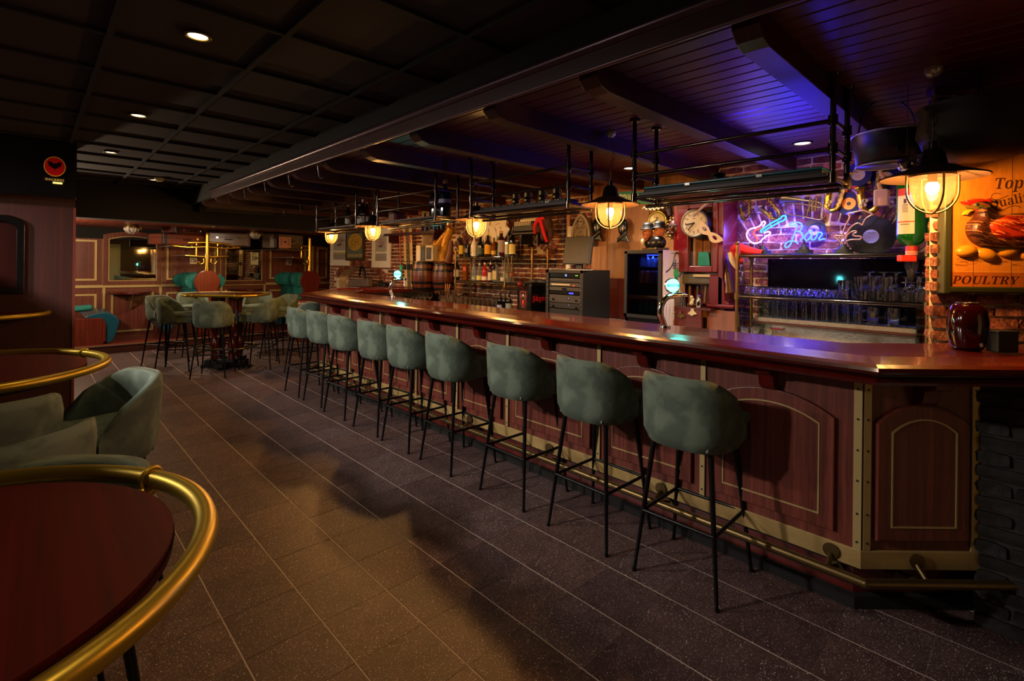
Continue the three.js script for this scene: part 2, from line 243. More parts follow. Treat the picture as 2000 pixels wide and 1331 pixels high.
// ---------- brick walls: every brick that shows is a piece ----------
const BW = 0.205, BH = 0.05, PX = 0.217, PY = 0.0625;
function brickGeo(w, h, d) { const g = new THREE.BoxGeometry(w, h, d, 3, 2, 1), p = g.attributes.position, off = {}; for (let i = 0; i < p.count; i++) { const k = [p.getX(i), p.getY(i), p.getZ(i)].map((q) => q.toFixed(4)).join(); off[k] ??= [rr(-0.003, 0.003), rr(-0.003, 0.003), rr(-0.004, 0.004)]; const e = Math.abs(Math.abs(p.getX(i)) - w / 2) < 1e-4 && Math.abs(Math.abs(p.getY(i)) - h / 2) < 1e-4 ? 0.004 : 0; p.setXYZ(i, p.getX(i) * (1 - e / w * 2) + off[k][0], p.getY(i) * (1 - e / h * 2) + off[k][1], p.getZ(i) + off[k][2]); } g.computeVertexNormals(); return muv(g, false, rr(0, 1), rr(0, 1)); }
const brickFull = [0, 1, 2, 3, 4, 5].map(() => brickGeo(BW, BH, 0.05)), brickHalf = [0, 1, 2].map(() => brickGeo(0.098, BH, 0.05));
for (const g of [...brickFull, ...brickHalf]) { const u = g.attributes.uv; for (let i = 0; i < u.count; i++) u.setXY(i, u.getX(i) * 2.2, u.getY(i) * 2.2); }
// u runs along the wall, the face looks along +z of its own frame
function brickWall(name, origin, turn, W, y0, y1, { skip = () => false, keep = () => true, back = 0.12, mortarShape, planShape, proud = 0.006, extra, mats = brickMats, mortarMat = M.mortar } = {}) {
  const w = struct(name, null, null, origin); w.rotation.y = turn; w.updateMatrixWorld(true);
  part(w, 'mortar', planShape ? [muv(ext(planShape, y1 - y0, 0, [0, 0, 0], null).rotateX(-Math.PI / 2).translate(0, y0, 0))] : mortarShape ? [muv(ext(mortarShape, back, 0, [0, 0, -back]))] : [muv(box(W, y1 - y0, back, [W / 2, (y0 + y1) / 2, -back / 2]))], mortarMat);
  const list = [];
  for (let r = 0; y0 + r * PY < y1 - 0.03; r++) { const y = y0 + r * PY + PY / 2; let u = -(r % 2) * PX / 2 + ((r * 7) % 5) * 0.004;
    while (u < W) { const half = hash(r, Math.round(u * 50), 8) > 0.86, L = half ? 0.098 : BW, a = Math.max(u, 0), b = Math.min(u + L, W); if (b - a > 0.03 && !skip((a + b) / 2, y, a, b)) { const p = V((a + b) / 2, y, 0).applyMatrix4(w.matrixWorld); list.push([p.distanceTo(V(0, EYE, 0)) - (seen(p) && keep((a + b) / 2, y) ? 0 : -99), (a + b) / 2, y, b - a, half]); } u += L + 0.012; } }
  list.sort((p, q) => p[0] - q[0]);
  const far = [];
  list.forEach(([d, u, y, L, half], i) => { const g = half ? brickHalf[rnd() * 3 | 0] : brickFull[rnd() * 6 | 0], z = proud - 0.02 + rr(-0.003, 0.004), s = L / (half ? 0.098 : BW); if (i < 280 && d < 90) { const m = shade(new THREE.Mesh(g, mats[rnd() * mats.length | 0])); m.name = 'brick'; m.position.set(u, y, z); m.scale.x = s; w.add(m); } else far.push(T(g.clone(), [u, y, z], null, [s, 1, 1])); });
  if (far.length) part(w, 'bricks_out_of_sight', far, mats[0]).userData.kind = 'stuff';
  if (extra) extra(w);
  return w;
}
const ringGeo = [0, 1, 2, 3].map(() => brickGeo(0.05, 0.2, 0.05));
function ring(w, cx, cy, rad, a0, a1, name = 'arch_brick', h = 0.2, proud = 0.004) { const n = Math.max(3, Math.round(Math.abs(a1 - a0) * (rad + 0.02) / 0.064)); for (let i = 0; i <= n; i++) { const a = a0 + (a1 - a0) * i / n, m = shade(new THREE.Mesh(ringGeo[i % 4], brickMats[(i * 7) % 5])); m.name = name; m.position.set(cx + Math.cos(a) * (rad + h / 2), cy + Math.sin(a) * (rad + h / 2), proud - 0.018); m.rotation.z = a - Math.PI / 2; m.scale.y = h / 0.2; w.add(m); } }
const circ3 = (a, b, c) => { const d = 2 * (a[0] * (b[1] - c[1]) + b[0] * (c[1] - a[1]) + c[0] * (a[1] - b[1])), q = (p) => p[0] * p[0] + p[1] * p[1]; const x = (q(a) * (b[1] - c[1]) + q(b) * (c[1] - a[1]) + q(c) * (a[1] - b[1])) / d, y = (q(a) * (c[0] - b[0]) + q(b) * (a[0] - c[0]) + q(c) * (b[0] - a[0])) / d; return [x, y, Math.hypot(a[0] - x, a[1] - y)]; };
// back wall of the bar, far bay: arched niche between the pictures. u = z - Z0
{
  const Z0 = -10.35, W = 3.45, L = (px, py) => { const p = atX(px, py, XW); return [p.z - Z0, p.y]; };
  const A = L(662, 541), B = L(703, 519.5), C = L(748.5, 547), [cx, cy, r] = circ3(A, B, C), h = 0.15;
  const inside = (u, y, m = 0) => u > A[0] - m && u < C[0] + m && (y < Math.min(A[1], C[1]) + 0.02 || Math.hypot(u - cx, y - cy) < r + m);
  const s = shp([[0, 0.9], [W, 0.9], [W, SOFF], [0, SOFF]]), hole = new THREE.Path(); hole.moveTo(A[0], 0.95); hole.lineTo(C[0], 0.95); hole.lineTo(C[0], C[1]);
  const aC = Math.atan2(C[1] - cy, C[0] - cx), aA = Math.atan2(A[1] - cy, A[0] - cx); for (let i = 0; i <= 20; i++) { const a = aC + (aA - aC) * i / 20; hole.lineTo(cx + r * Math.cos(a), cy + r * Math.sin(a)); } hole.closePath(); s.holes.push(hole);
  brickWall('wall_niche', [XW, 0, Z0], -Math.PI / 2, W, 0.9, SOFF, { back: 0.22, mortarShape: s, skip: (u, y, a, b) => inside(a, y, 0.02) || inside(b, y, 0.02) || inside(u, y, 0.02) || (Math.hypot(u - cx, y - cy) < r + h + 0.02 && y > Math.min(A[1], C[1]) - 0.06 && u > A[0] - 0.15 && u < C[0] + 0.15), extra: (w) => ring(w, cx, cy, r, aA + 0.02, aC - 0.02, 'arch_brick', h) });
  brickWall('wall_niche_back', [XW + 0.22, 0, Z0 + A[0] - 0.1], -Math.PI / 2, C[0] - A[0] + 0.2, 0.95, B[1] + 0.1, { skip: (u, y) => !inside(u + A[0] - 0.1, y, 0.1) });
}
// middle bay, behind barrels, bottles and the timber panel
{
  const Z0 = -6.9, W = 3.45, XM = 4.8, L = (px, py) => { const p = atX(px, py, XM); return [p.z - Z0, p.y]; };
  const A = L(905, 470), B = L(968, 438), C = L(1068, 478), [cx, cy, r] = circ3(A, B, C), rr0 = r - 0.1;
  brickWall('wall_middle', [XM, 0, Z0], -Math.PI / 2, W, 0.9, SOFF, { skip: (u, y) => { const d = Math.hypot(u - cx, y - cy); return y > cy && d > rr0 - 0.005 && d < rr0 + 0.2 && u > A[0] - 0.2 && u < C[0] + 0.12; }, extra: (w) => ring(w, cx, cy, rr0, Math.atan2(A[1] - cy, A[0] - cx) + 0.1, Math.atan2(C[1] - cy, C[0] - cx) - 0.1) });
  struct('wall_return', [muv(box(0.24, SOFF - 0.9, 0.02, [XW + 0.12, (SOFF + 0.9) / 2, -6.9]))], M.mortar);
}
// near bay behind the lit signs
{
  const Z0 = -2.02, W = 1.75, L = (px, py) => { const p = atX(px, py, XW); return [p.z - Z0, p.y]; };
  const A = L(1420, 470), B = L(1590, 408), C = L(1752, 440), [cx, cy, r] = circ3(A, B, C), r0 = r - 0.1;
  brickWall('wall_signs', [XW, 0, Z0], -Math.PI / 2, W, 0.85, SOFF, { skip: (u, y) => { const d = Math.hypot(u - cx, y - cy); return y > cy && d > r0 - 0.005 && d < r0 + 0.2; }, extra: (w) => ring(w, cx, cy, r0, Math.atan2(A[1] - cy, A[0] - cx) + 0.1, Math.atan2(C[1] - cy, C[0] - cx) - 0.25) });
}
// timber panel between the brick bays
{
  const w = struct('wall_panel', [muv(box(0.1, SOFF - 0.85, 1.5, [XW + 0.1, (SOFF + 0.85) / 2, -2.76]))], M.ply);
  for (const px of [1105, 1180, 1262]) { const z = atX(px, 470, XW).z; part(w, 'joint_strip', wood([box(0.012, SOFF - 0.85, px === 1105 ? 0.05 : 0.012, [XW + 0.045, (SOFF + 0.85) / 2, z])]), M.ply); }
  part(w, 'lower_panel', wood([box(0.02, 0.5, 1.2, [XW + 0.042, 1.12, -2.95])]), M.plyD);
}
// the angled brick wall with the poultry board, and the low wall under the counter's end
const DP = 2.56, tDP = Math.PI + Math.atan2(-FW.x, -FW.z) + Math.PI;   // faces the camera's side
const ANG = -BEAR;                                                    // turn that makes a wall look back along the view
{
  const o = V(0, 0, 0).addScaledVector(FW, DP).addScaledVector(RT, DP * (1815 - PCX) / FOC);
  brickWall('wall_angled', [o.x, 0, o.z], ANG, 1.1, 0.95, SOFF, { planShape: [[0, 0], [1.1, 0], [1.1, 0.3], [0.26, 0.3]], proud: 0.014 });
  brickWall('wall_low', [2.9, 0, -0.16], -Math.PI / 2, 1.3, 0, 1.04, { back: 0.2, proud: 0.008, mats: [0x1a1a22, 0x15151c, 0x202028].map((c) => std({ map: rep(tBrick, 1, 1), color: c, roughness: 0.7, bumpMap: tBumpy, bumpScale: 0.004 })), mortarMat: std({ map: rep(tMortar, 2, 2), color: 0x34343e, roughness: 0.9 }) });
}
// ================= THE BAR =================
// a moulding drawn along a plan line: prof = [out, y] loop, out is measured away from the bar
function sweep(path, prof, capped = true) {
  const n = path.length, N = [];
  for (let i = 0; i < n; i++) { const d = []; if (i > 0) d.push([path[i][0] - path[i - 1][0], path[i][1] - path[i - 1][1]]); if (i < n - 1) d.push([path[i + 1][0] - path[i][0], path[i + 1][1] - path[i][1]]);
    const m = d.map(([x, z]) => { const l = Math.hypot(x, z); return [-z / l, x / l]; }); let nx = 0, nz = 0; m.forEach((q) => { nx += q[0]; nz += q[1]; }); const l = Math.hypot(nx, nz); nx /= l; nz /= l; const c = nx * m[0][0] + nz * m[0][1]; N.push([nx / c, nz / c]); }
  const pos = [], k = prof.length, at = (i, j) => [path[i][0] + N[i][0] * prof[j][0], prof[j][1], path[i][1] + N[i][1] * prof[j][0]];
  const tri = (a, b, c) => pos.push(...a, ...b, ...c);
  for (let i = 0; i < n - 1; i++) for (let j = 0; j < k; j++) { const q = (j + 1) % k, a = at(i, j), b = at(i + 1, j), c = at(i + 1, q), d = at(i, q); tri(a, b, c); tri(a, c, d); }
  if (capped) { const f = THREE.ShapeUtils.triangulateShape(prof.map((q) => new THREE.Vector2(q[0], q[1])), []); for (const [a, b, c] of f) { tri(at(0, a), at(0, b), at(0, c)); tri(at(n - 1, a), at(n - 1, c), at(n - 1, b)); } }
  const g = new THREE.BufferGeometry(); g.setAttribute('position', new THREE.Float32BufferAttribute(pos, 3)); g.computeVertexNormals(); g.setAttribute('uv', new THREE.Float32BufferAttribute(new Float32Array(pos.length / 3 * 2), 2)); return g;
}
const LIP = [[4.55, -6.95], [3.06, -6.95], [2.34, -6.14], [2.32, -0.40], [3.5, 0.735]];
{
  const c = thing('bar_counter', 'long glossy red-brown wooden counter top running the length of the bar', 'bar counter');
  const prof = [[-0.03, 1.09], [-0.008, 1.098], [0, 1.11], [-0.006, 1.123], [-0.03, 1.133], [-0.13, 1.148], [-0.15, 1.146], [-0.155, 1.138], [-0.56, 1.138], [-0.575, 1.13], [-0.575, 1.095]];
  part(c, 'counter_top', muv(sweep(LIP, prof), false), M.counter);
  part(c, 'lower_moulding', muv(sweep(LIP, [[-0.05, 1.05], [-0.028, 1.053], [-0.022, 1.065], [-0.035, 1.078], [-0.06, 1.082], [-0.06, 1.092], [-0.5, 1.092], [-0.5, 1.05]])), M.counter);
}
const barZ = (px) => atX(px, 700, 2.54).z;
{
  const f = thing('bar_cabinet', 'mahogany bar front with arched brass-lined panels and a brass kick plate', 'bar');
  part(f, 'front_board', muv(sweep(LIP, [[-0.27, 0.235], [-0.23, 0.235], [-0.23, 1.06], [-0.27, 1.06]])), M.mahog);
  const kick = part(f, 'kick_plate', muv(sweep(LIP, [[-0.228, 0.232], [-0.218, 0.232], [-0.218, 0.304], [-0.222, 0.308], [-0.228, 0.308]])), std({ color: 0xd2c496, roughness: 0.45, metalness: 0.3, map: rep(tMortar, 1, 1) }));
  part(f, 'plinth', muv(sweep(LIP, [[-0.6, 0.0], [-0.335, 0.0], [-0.335, 0.19], [-0.315, 0.205], [-0.315, 0.225], [-0.6, 0.225]])), M.counterV);
  part(f, 'toe_board', sweep(LIP, [[-0.335, 0], [-0.31, 0], [-0.31, 0.055], [-0.335, 0.06]]), M.blackM);
  part(f, 'inner_carcass', sweep(LIP, [[-0.6, 0.2], [-0.27, 0.2], [-0.27, 1.05], [-0.6, 1.05]]), M.blackM);
  const zs = [635, 682, 741, 812, 891.5, 990, 1169, 1373].map(barZ); zs.push(-0.535);
  const turnM = -Math.PI / 2;
  const bay = (o, turn, w, hs = 1) => { // o: middle of the bay on the board's face
    const put = (n, g, m) => { const q = part(f, n, g, m); q.position.copy(o); q.rotation.y = turn; return q; };
    const arch = (hw, y0, ys, yc) => { const s = new THREE.Shape(); s.moveTo(-hw, y0); s.lineTo(hw, y0); s.lineTo(hw, ys); s.quadraticCurveTo(hw * 0.55, yc, 0, yc); s.quadraticCurveTo(-hw * 0.55, yc, -hw, ys); s.closePath(); return s; };
    const hw = w / 2 - 0.06;
    put('raised_panel', [wood([ext(arch(hw, 0.36, 0.845, 0.925), 0.014, 0.005, [0, 0, 0.0])])], M.mahog);
    const a = arch(hw - 0.052, 0.413, 0.815, 0.872); a.holes.push(arch(hw - 0.058, 0.42, 0.81, 0.866)); put('brass_inlay', [ext(a, 0.004, 0, [0, 0, 0.019])], M.brassP);
    put('corbel', [wood([ext([[0, 1.05], [0.12, 1.05], [0.11, 1.02], [0.06, 1.0], [0.045, 0.95], [0.02, 0.93], [0, 0.93]], 0.06, 0.004, [0, 0, -0.03], null)]).rotateY(-Math.PI / 2)], M.counterV);
  };
  for (let i = 0; i < zs.length - 1; i++) bay(V(2.549, 0, (zs[i] + zs[i + 1]) / 2), turnM, Math.abs(zs[i + 1] - zs[i]));
  const screwG = cyl(0.0045, 0.0045, 0.004, null, [Math.PI / 2, 0, 0], 8);
  const strip = (p, turn, w = 0.026) => { const q = part(f, 'brass_strip', [box(w, 0.75, 0.008, [0, 0.683, 0.003])], M.brassP); q.position.copy(p); q.rotation.y = turn; for (const y of [0.99, 0.862, 0.73, 0.6, 0.46, 0.34]) part(q, 'screw', screwG, M.black).position.set(0, y, 0.008); };
  zs.slice(0, -1).forEach((z) => strip(V(2.55, 0, z), turnM));
  const cz = V(2.55, 0, -0.488); strip(V(2.549, 0, -0.508), turnM, 0.03);
  const dir = V(1.18, 0, 1.135).normalize(), at = (t) => V(2.5515, 0, -0.4925).addScaledVector(dir, t), tn = -Math.atan2(dir.z, dir.x);
  strip(at(0.018), tn, 0.03); strip(at(0.475), tn, 0.03); bay(at(0.247), tn, 0.5);
}
{
  const P = LIP.slice(0, 5), r = thing('foot_rail', 'tarnished brass foot rail along the bottom of the bar', 'foot rail');
  const off = 0.15, pts = [[3.12, -6.8], [2.49, -6.08], [2.468, -0.462], [3.9, 0.916]];
  part(r, 'rail', pts.slice(0, -1).flatMap((p, i) => [rod([p[0], 0.215, p[1]], [pts[i + 1][0], 0.215, pts[i + 1][1]], 0.019, 0.019, 14), sph(0.0192, [pts[i + 1][0], 0.215, pts[i + 1][1]])]), M.brassT);
  const br = (p, n) => { const d = n.clone().normalize(), a = p.clone(), w = a.clone().addScaledVector(d, 0.085), q = part(r, 'bracket', [rod([a.x, 0.21, a.z], [w.x, 0.268, w.z], 0.011), rod([a.x, 0.205, a.z], [w.x + d.x * 0.1, 0.16, w.z + d.z * 0.1], 0.011)], M.brassT); const e = new THREE.Group(); const fl = (y, k) => { const g = new THREE.CylinderGeometry(0.028, 0.032, 0.014, 16); g.applyQuaternion(new THREE.Quaternion().setFromUnitVectors(UP, d)); g.translate(a.x + d.x * k, y, a.z + d.z * k); return g; }; part(r, 'flange', [fl(0.27, 0.068)], M.brassT); part(r, 'flange', [fl(0.155, 0.155)], M.brassT); };
  for (const z of [-5.6, -4.75, -3.95, -3.1, -2.25, -1.42, -0.6]) br(V(2.468, 0, z), V(1, 0, 0));
  br(V(2.468 + 0.19, 0, -0.462 + 0.183), V(0.693, 0, -0.72));
}

// ================= STOOLS =================
function stoolShell(wd = 0.235, dp = 0.25, yb = 0.655, yt = 0.985) { // back that wraps round the seat; front of the stool is +x
  const nf = 40, pos = [], uv = [], idx = [], prof = [];
  const m = 14; // loop across the thickness
  for (let j = 0; j < m; j++) { const t = j / m; let s, o; // o: 0 outside .. 1 inside, s: height share
    if (t < 0.4) { o = 0; s = t / 0.4; } else if (t < 0.5) { const a = (t - 0.4) / 0.1 * Math.PI; o = (1 - Math.cos(a)) / 2; s = 1 + 0.05 * Math.sin(a); } else if (t < 0.9) { o = 1; s = 1 - (t - 0.5) / 0.4; } else { const a = (t - 0.9) / 0.1 * Math.PI; o = (1 + Math.cos(a)) / 2; s = -0.05 * Math.sin(a); } prof.push([o, s]); }
  const A = R(97);
  for (let i = 0; i <= nf; i++) { const f = -A + 2 * A * i / nf, a = Math.abs(f), k = cl((a - R(32)) / (A - R(32))), tq = cl((A - a) / R(16)), t0 = yt - 0.135 * Math.pow(k, 1.6), top = yb + (t0 - yb) * (1 - 0.45 * (1 - tq) * (1 - tq)), th = 0.048 - 0.012 * k;
    for (let j = 0; j < m; j++) { const [o, s] = prof[j], y = yb + (top - yb) * s, lean = 1 + 0.1 * (y - yb) / 0.33, round = 1 - 0.1 * Math.pow(cl(1 - (y - yb) / 0.06), 2);
      const e = 0.78, cx = Math.cos(f), cz = Math.sin(f), px = -Math.sign(cx) * Math.pow(Math.abs(cx), e) * (dp * lean * round - th * o) , pz = Math.sign(cz) * Math.pow(Math.abs(cz), e) * (wd * (1 + 0.04 * (y - yb) / 0.33) * round - th * o);
      pos.push(px, y, pz); uv.push(f * 0.25 * 1.6, y * 1.6 + o * 0.5); } }
  for (let i = 0; i < nf; i++) for (let j = 0; j < m; j++) { const a = i * m + j, b = i * m + (j + 1) % m, c = (i + 1) * m + (j + 1) % m, d = (i + 1) * m + j; idx.push(a, c, b, a, d, c); }
  for (const i of [0, nf]) { const b = i * m; for (let j = 1; j < m - 1; j++) i ? idx.push(b, b + j, b + j + 1) : idx.push(b, b + j + 1, b + j); }
  const g = new THREE.BufferGeometry(); g.setAttribute('position', new THREE.Float32BufferAttribute(pos, 3)); g.setAttribute('uv', new THREE.Float32BufferAttribute(uv, 2)); g.setIndex(idx); g.computeVertexNormals(); return g;
}
const stoolG = (() => {
  const s = new THREE.Shape(), w = 0.188, n = 0.138, a = -0.17, b = 0.22, r = 0.05; s.moveTo(a, -n); s.lineTo(0.025, -n); s.lineTo(0.05, -w); s.lineTo(b - r, -w); s.quadraticCurveTo(b, -w, b, -w + r); s.lineTo(b, w - r); s.quadraticCurveTo(b, w, b - r, w); s.lineTo(0.05, w); s.lineTo(0.025, n); s.lineTo(a, n); s.closePath();
  const flat = (g, y) => { g.rotateX(-Math.PI / 2); g.translate(0, y, 0); return g; };
  const band = flat(ext(s, 0.075, 0.01), 0.672), top = flat(ext(s, 0.012, 0.022), 0.764);
  for (const g of [band, top]) { const u = g.attributes.uv, p = g.attributes.position; for (let i = 0; i < u.count; i++) u.setXY(i, p.getX(i) * 1.6 + 0.3, p.getZ(i) * 1.6 + p.getY(i)); }
  const pip = s.getPoints(8).map((q) => [q.x * 1.02 + 0.002, 0.758, -q.y * 1.03]);
  return { shell: stoolShell(0.225, 0.225), band, top, pip: tube(pip.slice(0, -1), 0.005, 80, 6, true, 0.1), legs: [[1, 1], [1, -1], [-1, 1], [-1, -1]].map(([x, z]) => mg([rod([0.205 * x, 0.0, 0.205 * z], [0.135 * x, 0.665, 0.14 * z], 0.0085, 0.0135, 12), cyl(0.0105, 0.011, 0.012, [0.205 * x, 0.006, 0.205 * z])])),
    bars: [[[-1, -1], [-1, 1]], [[1, -1], [1, 1]], [[-1, 1], [1, 1]], [[-1, -1], [1, -1]]].map(([a2, b2]) => { const k = 0.176, y = 0.3; return mg([rod([k * a2[0], y, k * a2[1]], [k * b2[0], y, k * b2[1]], 0.009, 0.009, 10)]); }), plate: box(0.3, 0.012, 0.3, [0, 0.655, 0]) };
})();
function makeStool(label) {
  const t = thing('bar_stool', label, 'bar stool');
  const sh = part(t, 'backrest', stoolG.shell, M.velvet); sh.material.side = THREE.DoubleSide;
  part(t, 'seat_side', stoolG.band, M.velvet); const s = part(t, 'seat', stoolG.top, M.velvet); part(s, 'piping', stoolG.pip, M.velvet);
  stoolG.legs.forEach((g) => part(t, 'leg', g, M.blackMetal)); stoolG.bars.forEach((g) => part(t, 'footrest_bar', g, M.blackMetal)); part(t, 'seat_plate', stoolG.plate, M.blackMetal);
  return t;
}
const stool0 = makeStool('green velvet bar stool nearest the camera in the row along the bar');
const alongBar = 'green velvet stools along the bar';
stool0.userData.group = alongBar; stool0.position.set(2.37, 0, -1.15); stool0.rotation.y = 0.02;
const barStools = [-1.715, -2.338, -3.033, -3.61, -4.128, -4.753, -5.315, -5.85];
barStools.forEach((z, i) => dup(stool0, [2.375 + rr(-0.008, 0.008), 0, z], rr(-0.06, 0.06), `${ord[i + 1]} green velvet bar stool from the near end of the row along the bar`, alongBar));

// ================= BRASS-RAILED TABLES =================
const tableWood = phy({ map: rep(tRed, 1.4, 0.5), color: 0xc06a58, roughness: 0.5, specularIntensity: 0.35 });
function railTable(label, [x, z], y, r, rr1, angs, group) {
  const t = thing('rail_table', label, 'table', [x, 0, z], 0, group);
  part(t, 'table_top', wood([cyl(r, r, 0.03, [0, y - 0.015, 0], null, 64)]), tableWood);
  part(t, 'edge_band', [cyl(r + 0.002, r - 0.01, 0.02, [0, y - 0.022, 0], null, 64, true), cyl(r - 0.02, r - 0.05, 0.03, [0, y - 0.045, 0], null, 48)], M.black);
  part(t, 'brass_rail', [tor(rr1, 0.0205, [0, y - 0.002, 0], [Math.PI / 2, 0, 0], 96).scale(1, 1, 1)], M.brassR);
  for (const a of angs) { const c = Math.cos(a), s = Math.sin(a); const g = new THREE.TorusGeometry(0.0235, 0.0055, 8, 20); g.rotateY(-a); g.translate(c * rr1, y - 0.002, s * rr1); const k = part(t, 'rail_bracket', [rod([c * (r - 0.06), y - 0.055, s * (r - 0.06)], [c * rr1, y - 0.02, s * rr1], 0.011), sph(0.016, [c * rr1, y - 0.026, s * rr1])], M.brassR); part(k, 'collar', [g], M.brassR); }
  part(t, 'pedestal', [lathe([[0, 0.02], [0.2, 0.02], [0.19, 0.05], [0.05, 0.09], [0.045, 0.3], [0.065, 0.38], [0.04, 0.46], [0.04, y - 0.1], [0.16, y - 0.06], [0, y - 0.06]], null, null, 28), cyl(0.21, 0.22, 0.024, [0, 0.012, 0], null, 32)], M.black);
  return t;
}
railTable('nearest round table with a thick brass rail, cut by the picture edge', [-0.198, -1.196], 1.0, 0.405, 0.458, [R(-28), R(90), R(200)], 'round tables with brass rails');
railTable('round dark red table with a brass rail beside the left pillar', [-0.251, -3.294], 1.0, 0.462, 0.538, [R(-30), R(100), R(210)], 'round tables with brass rails');
{ // half-round shelf table on the pillar
  const t = thing('wall_table', 'half-round table with a brass rail fixed to the dark left pillar', 'table', [-0.32, 0, -6.35]);
  const s = new THREE.Shape(); s.absarc(0, 0, 0.4, Math.PI, 2 * Math.PI); s.closePath();
  part(t, 'table_top', [ext(s, 0.03, 0, null, null, 32).rotateX(-Math.PI / 2).translate(0, 1.0, 0)], tableWood);
  const g = new THREE.TorusGeometry(0.45, 0.02, 10, 48, Math.PI); g.rotateX(Math.PI / 2); g.translate(0, 1.015, 0); part(t, 'brass_rail', [g], M.brassR);
  part(t, 'bracket', [box(0.04, 0.3, 0.03, [0, 0.85, 0.02]), rod([0, 0.72, 0.03], [0, 0.98, 0.3], 0.016)], M.black);
}
{ // oblong table with turned legs amid the stools
  const c = atY(444, 574, 1.05), t = thing('oblong_table', 'oblong red-brown table with a brass rail amid the ring of green stools', 'table', [c.x, 0, c.z]); t.rotation.y = BEAR * -1 + 0.05;
  const W = 0.44, D = 0.3, k = 0.13, oct = (w, d, q) => [[-w + q, -d], [w - q, -d], [w, -d + q], [w, d - q], [w - q, d], [-w + q, d], [-w, d - q], [-w, -d + q]];
  part(t, 'table_top', wood([ext(oct(W, D, k), 0.03, 0.003).rotateX(-Math.PI / 2).translate(0, 1.02, 0)]), tableWood);
  part(t, 'brass_rail', [tube(oct(W + 0.06, D + 0.06, k + 0.02).map(([x, z]) => [x, 1.04, z]), 0.02, 120, 10, true, 0.02)], M.brassR);
  for (const [x, z] of [[-0.28, 0.36], [0.28, 0.36], [0.28, -0.36], [-0.28, -0.36]]) part(t, 'rail_bracket', [tor(0.023, 0.006, [x, 1.04, z], [0, Math.PI / 2, 0]), rod([x, 1.0, z * 0.7], [x, 1.03, z], 0.01)], M.brassR);
  for (const x of [-0.12, 0.12]) for (const z of [-0.1, 0.1]) part(t, 'turned_leg', [lathe([[0.045, 0.12], [0.045, 0.22], [0.03, 0.24], [0.05, 0.28], [0.058, 0.33], [0.05, 0.38], [0.028, 0.42], [0.036, 0.45], [0.028, 0.48], [0.05, 0.52], [0.058, 0.57], [0.05, 0.62], [0.028, 0.66], [0.04, 0.9], [0.05, 1.02]], [x, 0, z], null, 18)], M.counterV);
  part(t, 'base', [rb(0.56, 0.09, 0.16, 0.02, [0, 0.075, 0]), rb(0.16, 0.09, 0.55, 0.02, [0, 0.075, 0]), box(0.12, 0.04, 0.12, [0.27, 0.02, 0]), box(0.12, 0.04, 0.12, [-0.27, 0.02, 0]), rb(0.4, 0.05, 0.36, 0.01, [0, 0.12, 0])], M.black);
  part(t, 'foot_ring', [tube(oct(0.36, 0.27, 0.12).map(([x, z]) => [x, 0.3, z]), 0.016, 80, 8, true, 0.3)], M.brassT);
  for (const x of [-0.34, 0.34]) part(t, 'ring_arm', [rod([x, 0.3, 0], [x * 0.3, 0.26, 0], 0.011)], M.blackMetal);
}
// ================= LAMPS =================
const glowMat = (hex, k) => std({ color: 0x000000, emissive: new THREE.Color(hex), emissiveIntensity: k, roughness: 0.6 });
function spot(p, target, hex, I, angle, pen = 0.6, rad = 2) { const l = new THREE.SpotLight(hex, I, 0, angle, pen, 2); l.position.copy(v3(p)); l.target.position.copy(v3(target)); l.castShadow = true; l.shadow.radius = rad; scene.add(l, l.target); return l; }
function pointL(p, hex, I, rad = 1) { const l = new THREE.PointLight(hex, I, 0, 2); l.position.copy(v3(p)); l.castShadow = true; l.shadow.radius = rad; scene.add(l); return l; }
function areaL(p, to, w, h, hex, I) { const l = new THREE.RectAreaLight(hex, I, w, h); l.position.copy(v3(p)); l.lookAt(v3(to)); scene.add(l); return l; }
const WARM = 0xffdcb6, AMBER = 0xffcd8c;
const downGlow = glowMat(0xffe9a8, 9), downWhite = glowMat(0xf4f0ff, 5);
function downlight(label, x, y, z, mat, r = 0.045) {
  const t = thing('downlight', label, 'ceiling light', [x, y, z]);
  part(t, 'trim_ring', [tor(r + 0.008, 0.007, [0, -0.004, 0], [Math.PI / 2, 0, 0], 28), cyl(r, r, 0.02, [0, 0.004, 0], null, 24, true)], M.brassT);
  part(t, 'lamp_face', [cyl(r - 0.004, r - 0.004, 0.004, [0, 0.0, 0], null, 24)], mat);
  return t;
}
[[0.58, -2.82, 'nearest of the warm ceiling spots over the empty floor'], [0.58, -4.67, 'second warm ceiling spot along the dark tiled ceiling'], [0.58, -6.46, 'third warm ceiling spot, above the left pillar edge'], [1.19, -8.2, 'farthest warm ceiling spot, next to a small pale detector']].forEach(([x, z, l]) => { downlight(l, x, CEIL, z, downGlow); spot([x, CEIL - 0.02, z], [x, 0, z], 0xffcf90, DOWN_I, z < -8 ? R(87) : R(74), 1, 2.5); });
// the same rows go on above and behind the camera
[[0.58, -0.75]].forEach(([x, z], i) => { downlight(`warm ceiling spot out of view over the floor, ${ord[i]} from the bar end`, x, CEIL, z, downGlow); spot([x, CEIL - 0.02, z], [x, 0, z], WARM, DOWN2_I, R(72), 0.9, 2.5); });
[[-1.86, -3.4], [-1.86, -5.2]].forEach(([x, z], i) => { downlight(`pale ceiling spot out of view on the left side, ${ord[i]} from the pillar side`, x, CEIL, z, downWhite); spot([x, CEIL - 0.02, z], [x + 0.9, 0, z], 0xfff0e2, SIDE_I, R(78), 0.5, 4); });
[[4.06, -1.17, 'white ceiling spot over the glass shelves, on the blue-lit planks'], [4.01, -2.6, 'white ceiling spot behind the tall hanging lamp, over the drinks fridge']].forEach(([x, z, l]) => { downlight(l, x, SOFF, z, downWhite, 0.055); spot([x, SOFF - 0.03, z], [x, 0, z], 0xfff0e0, BAR_I, R(62), 0.8, 2); });
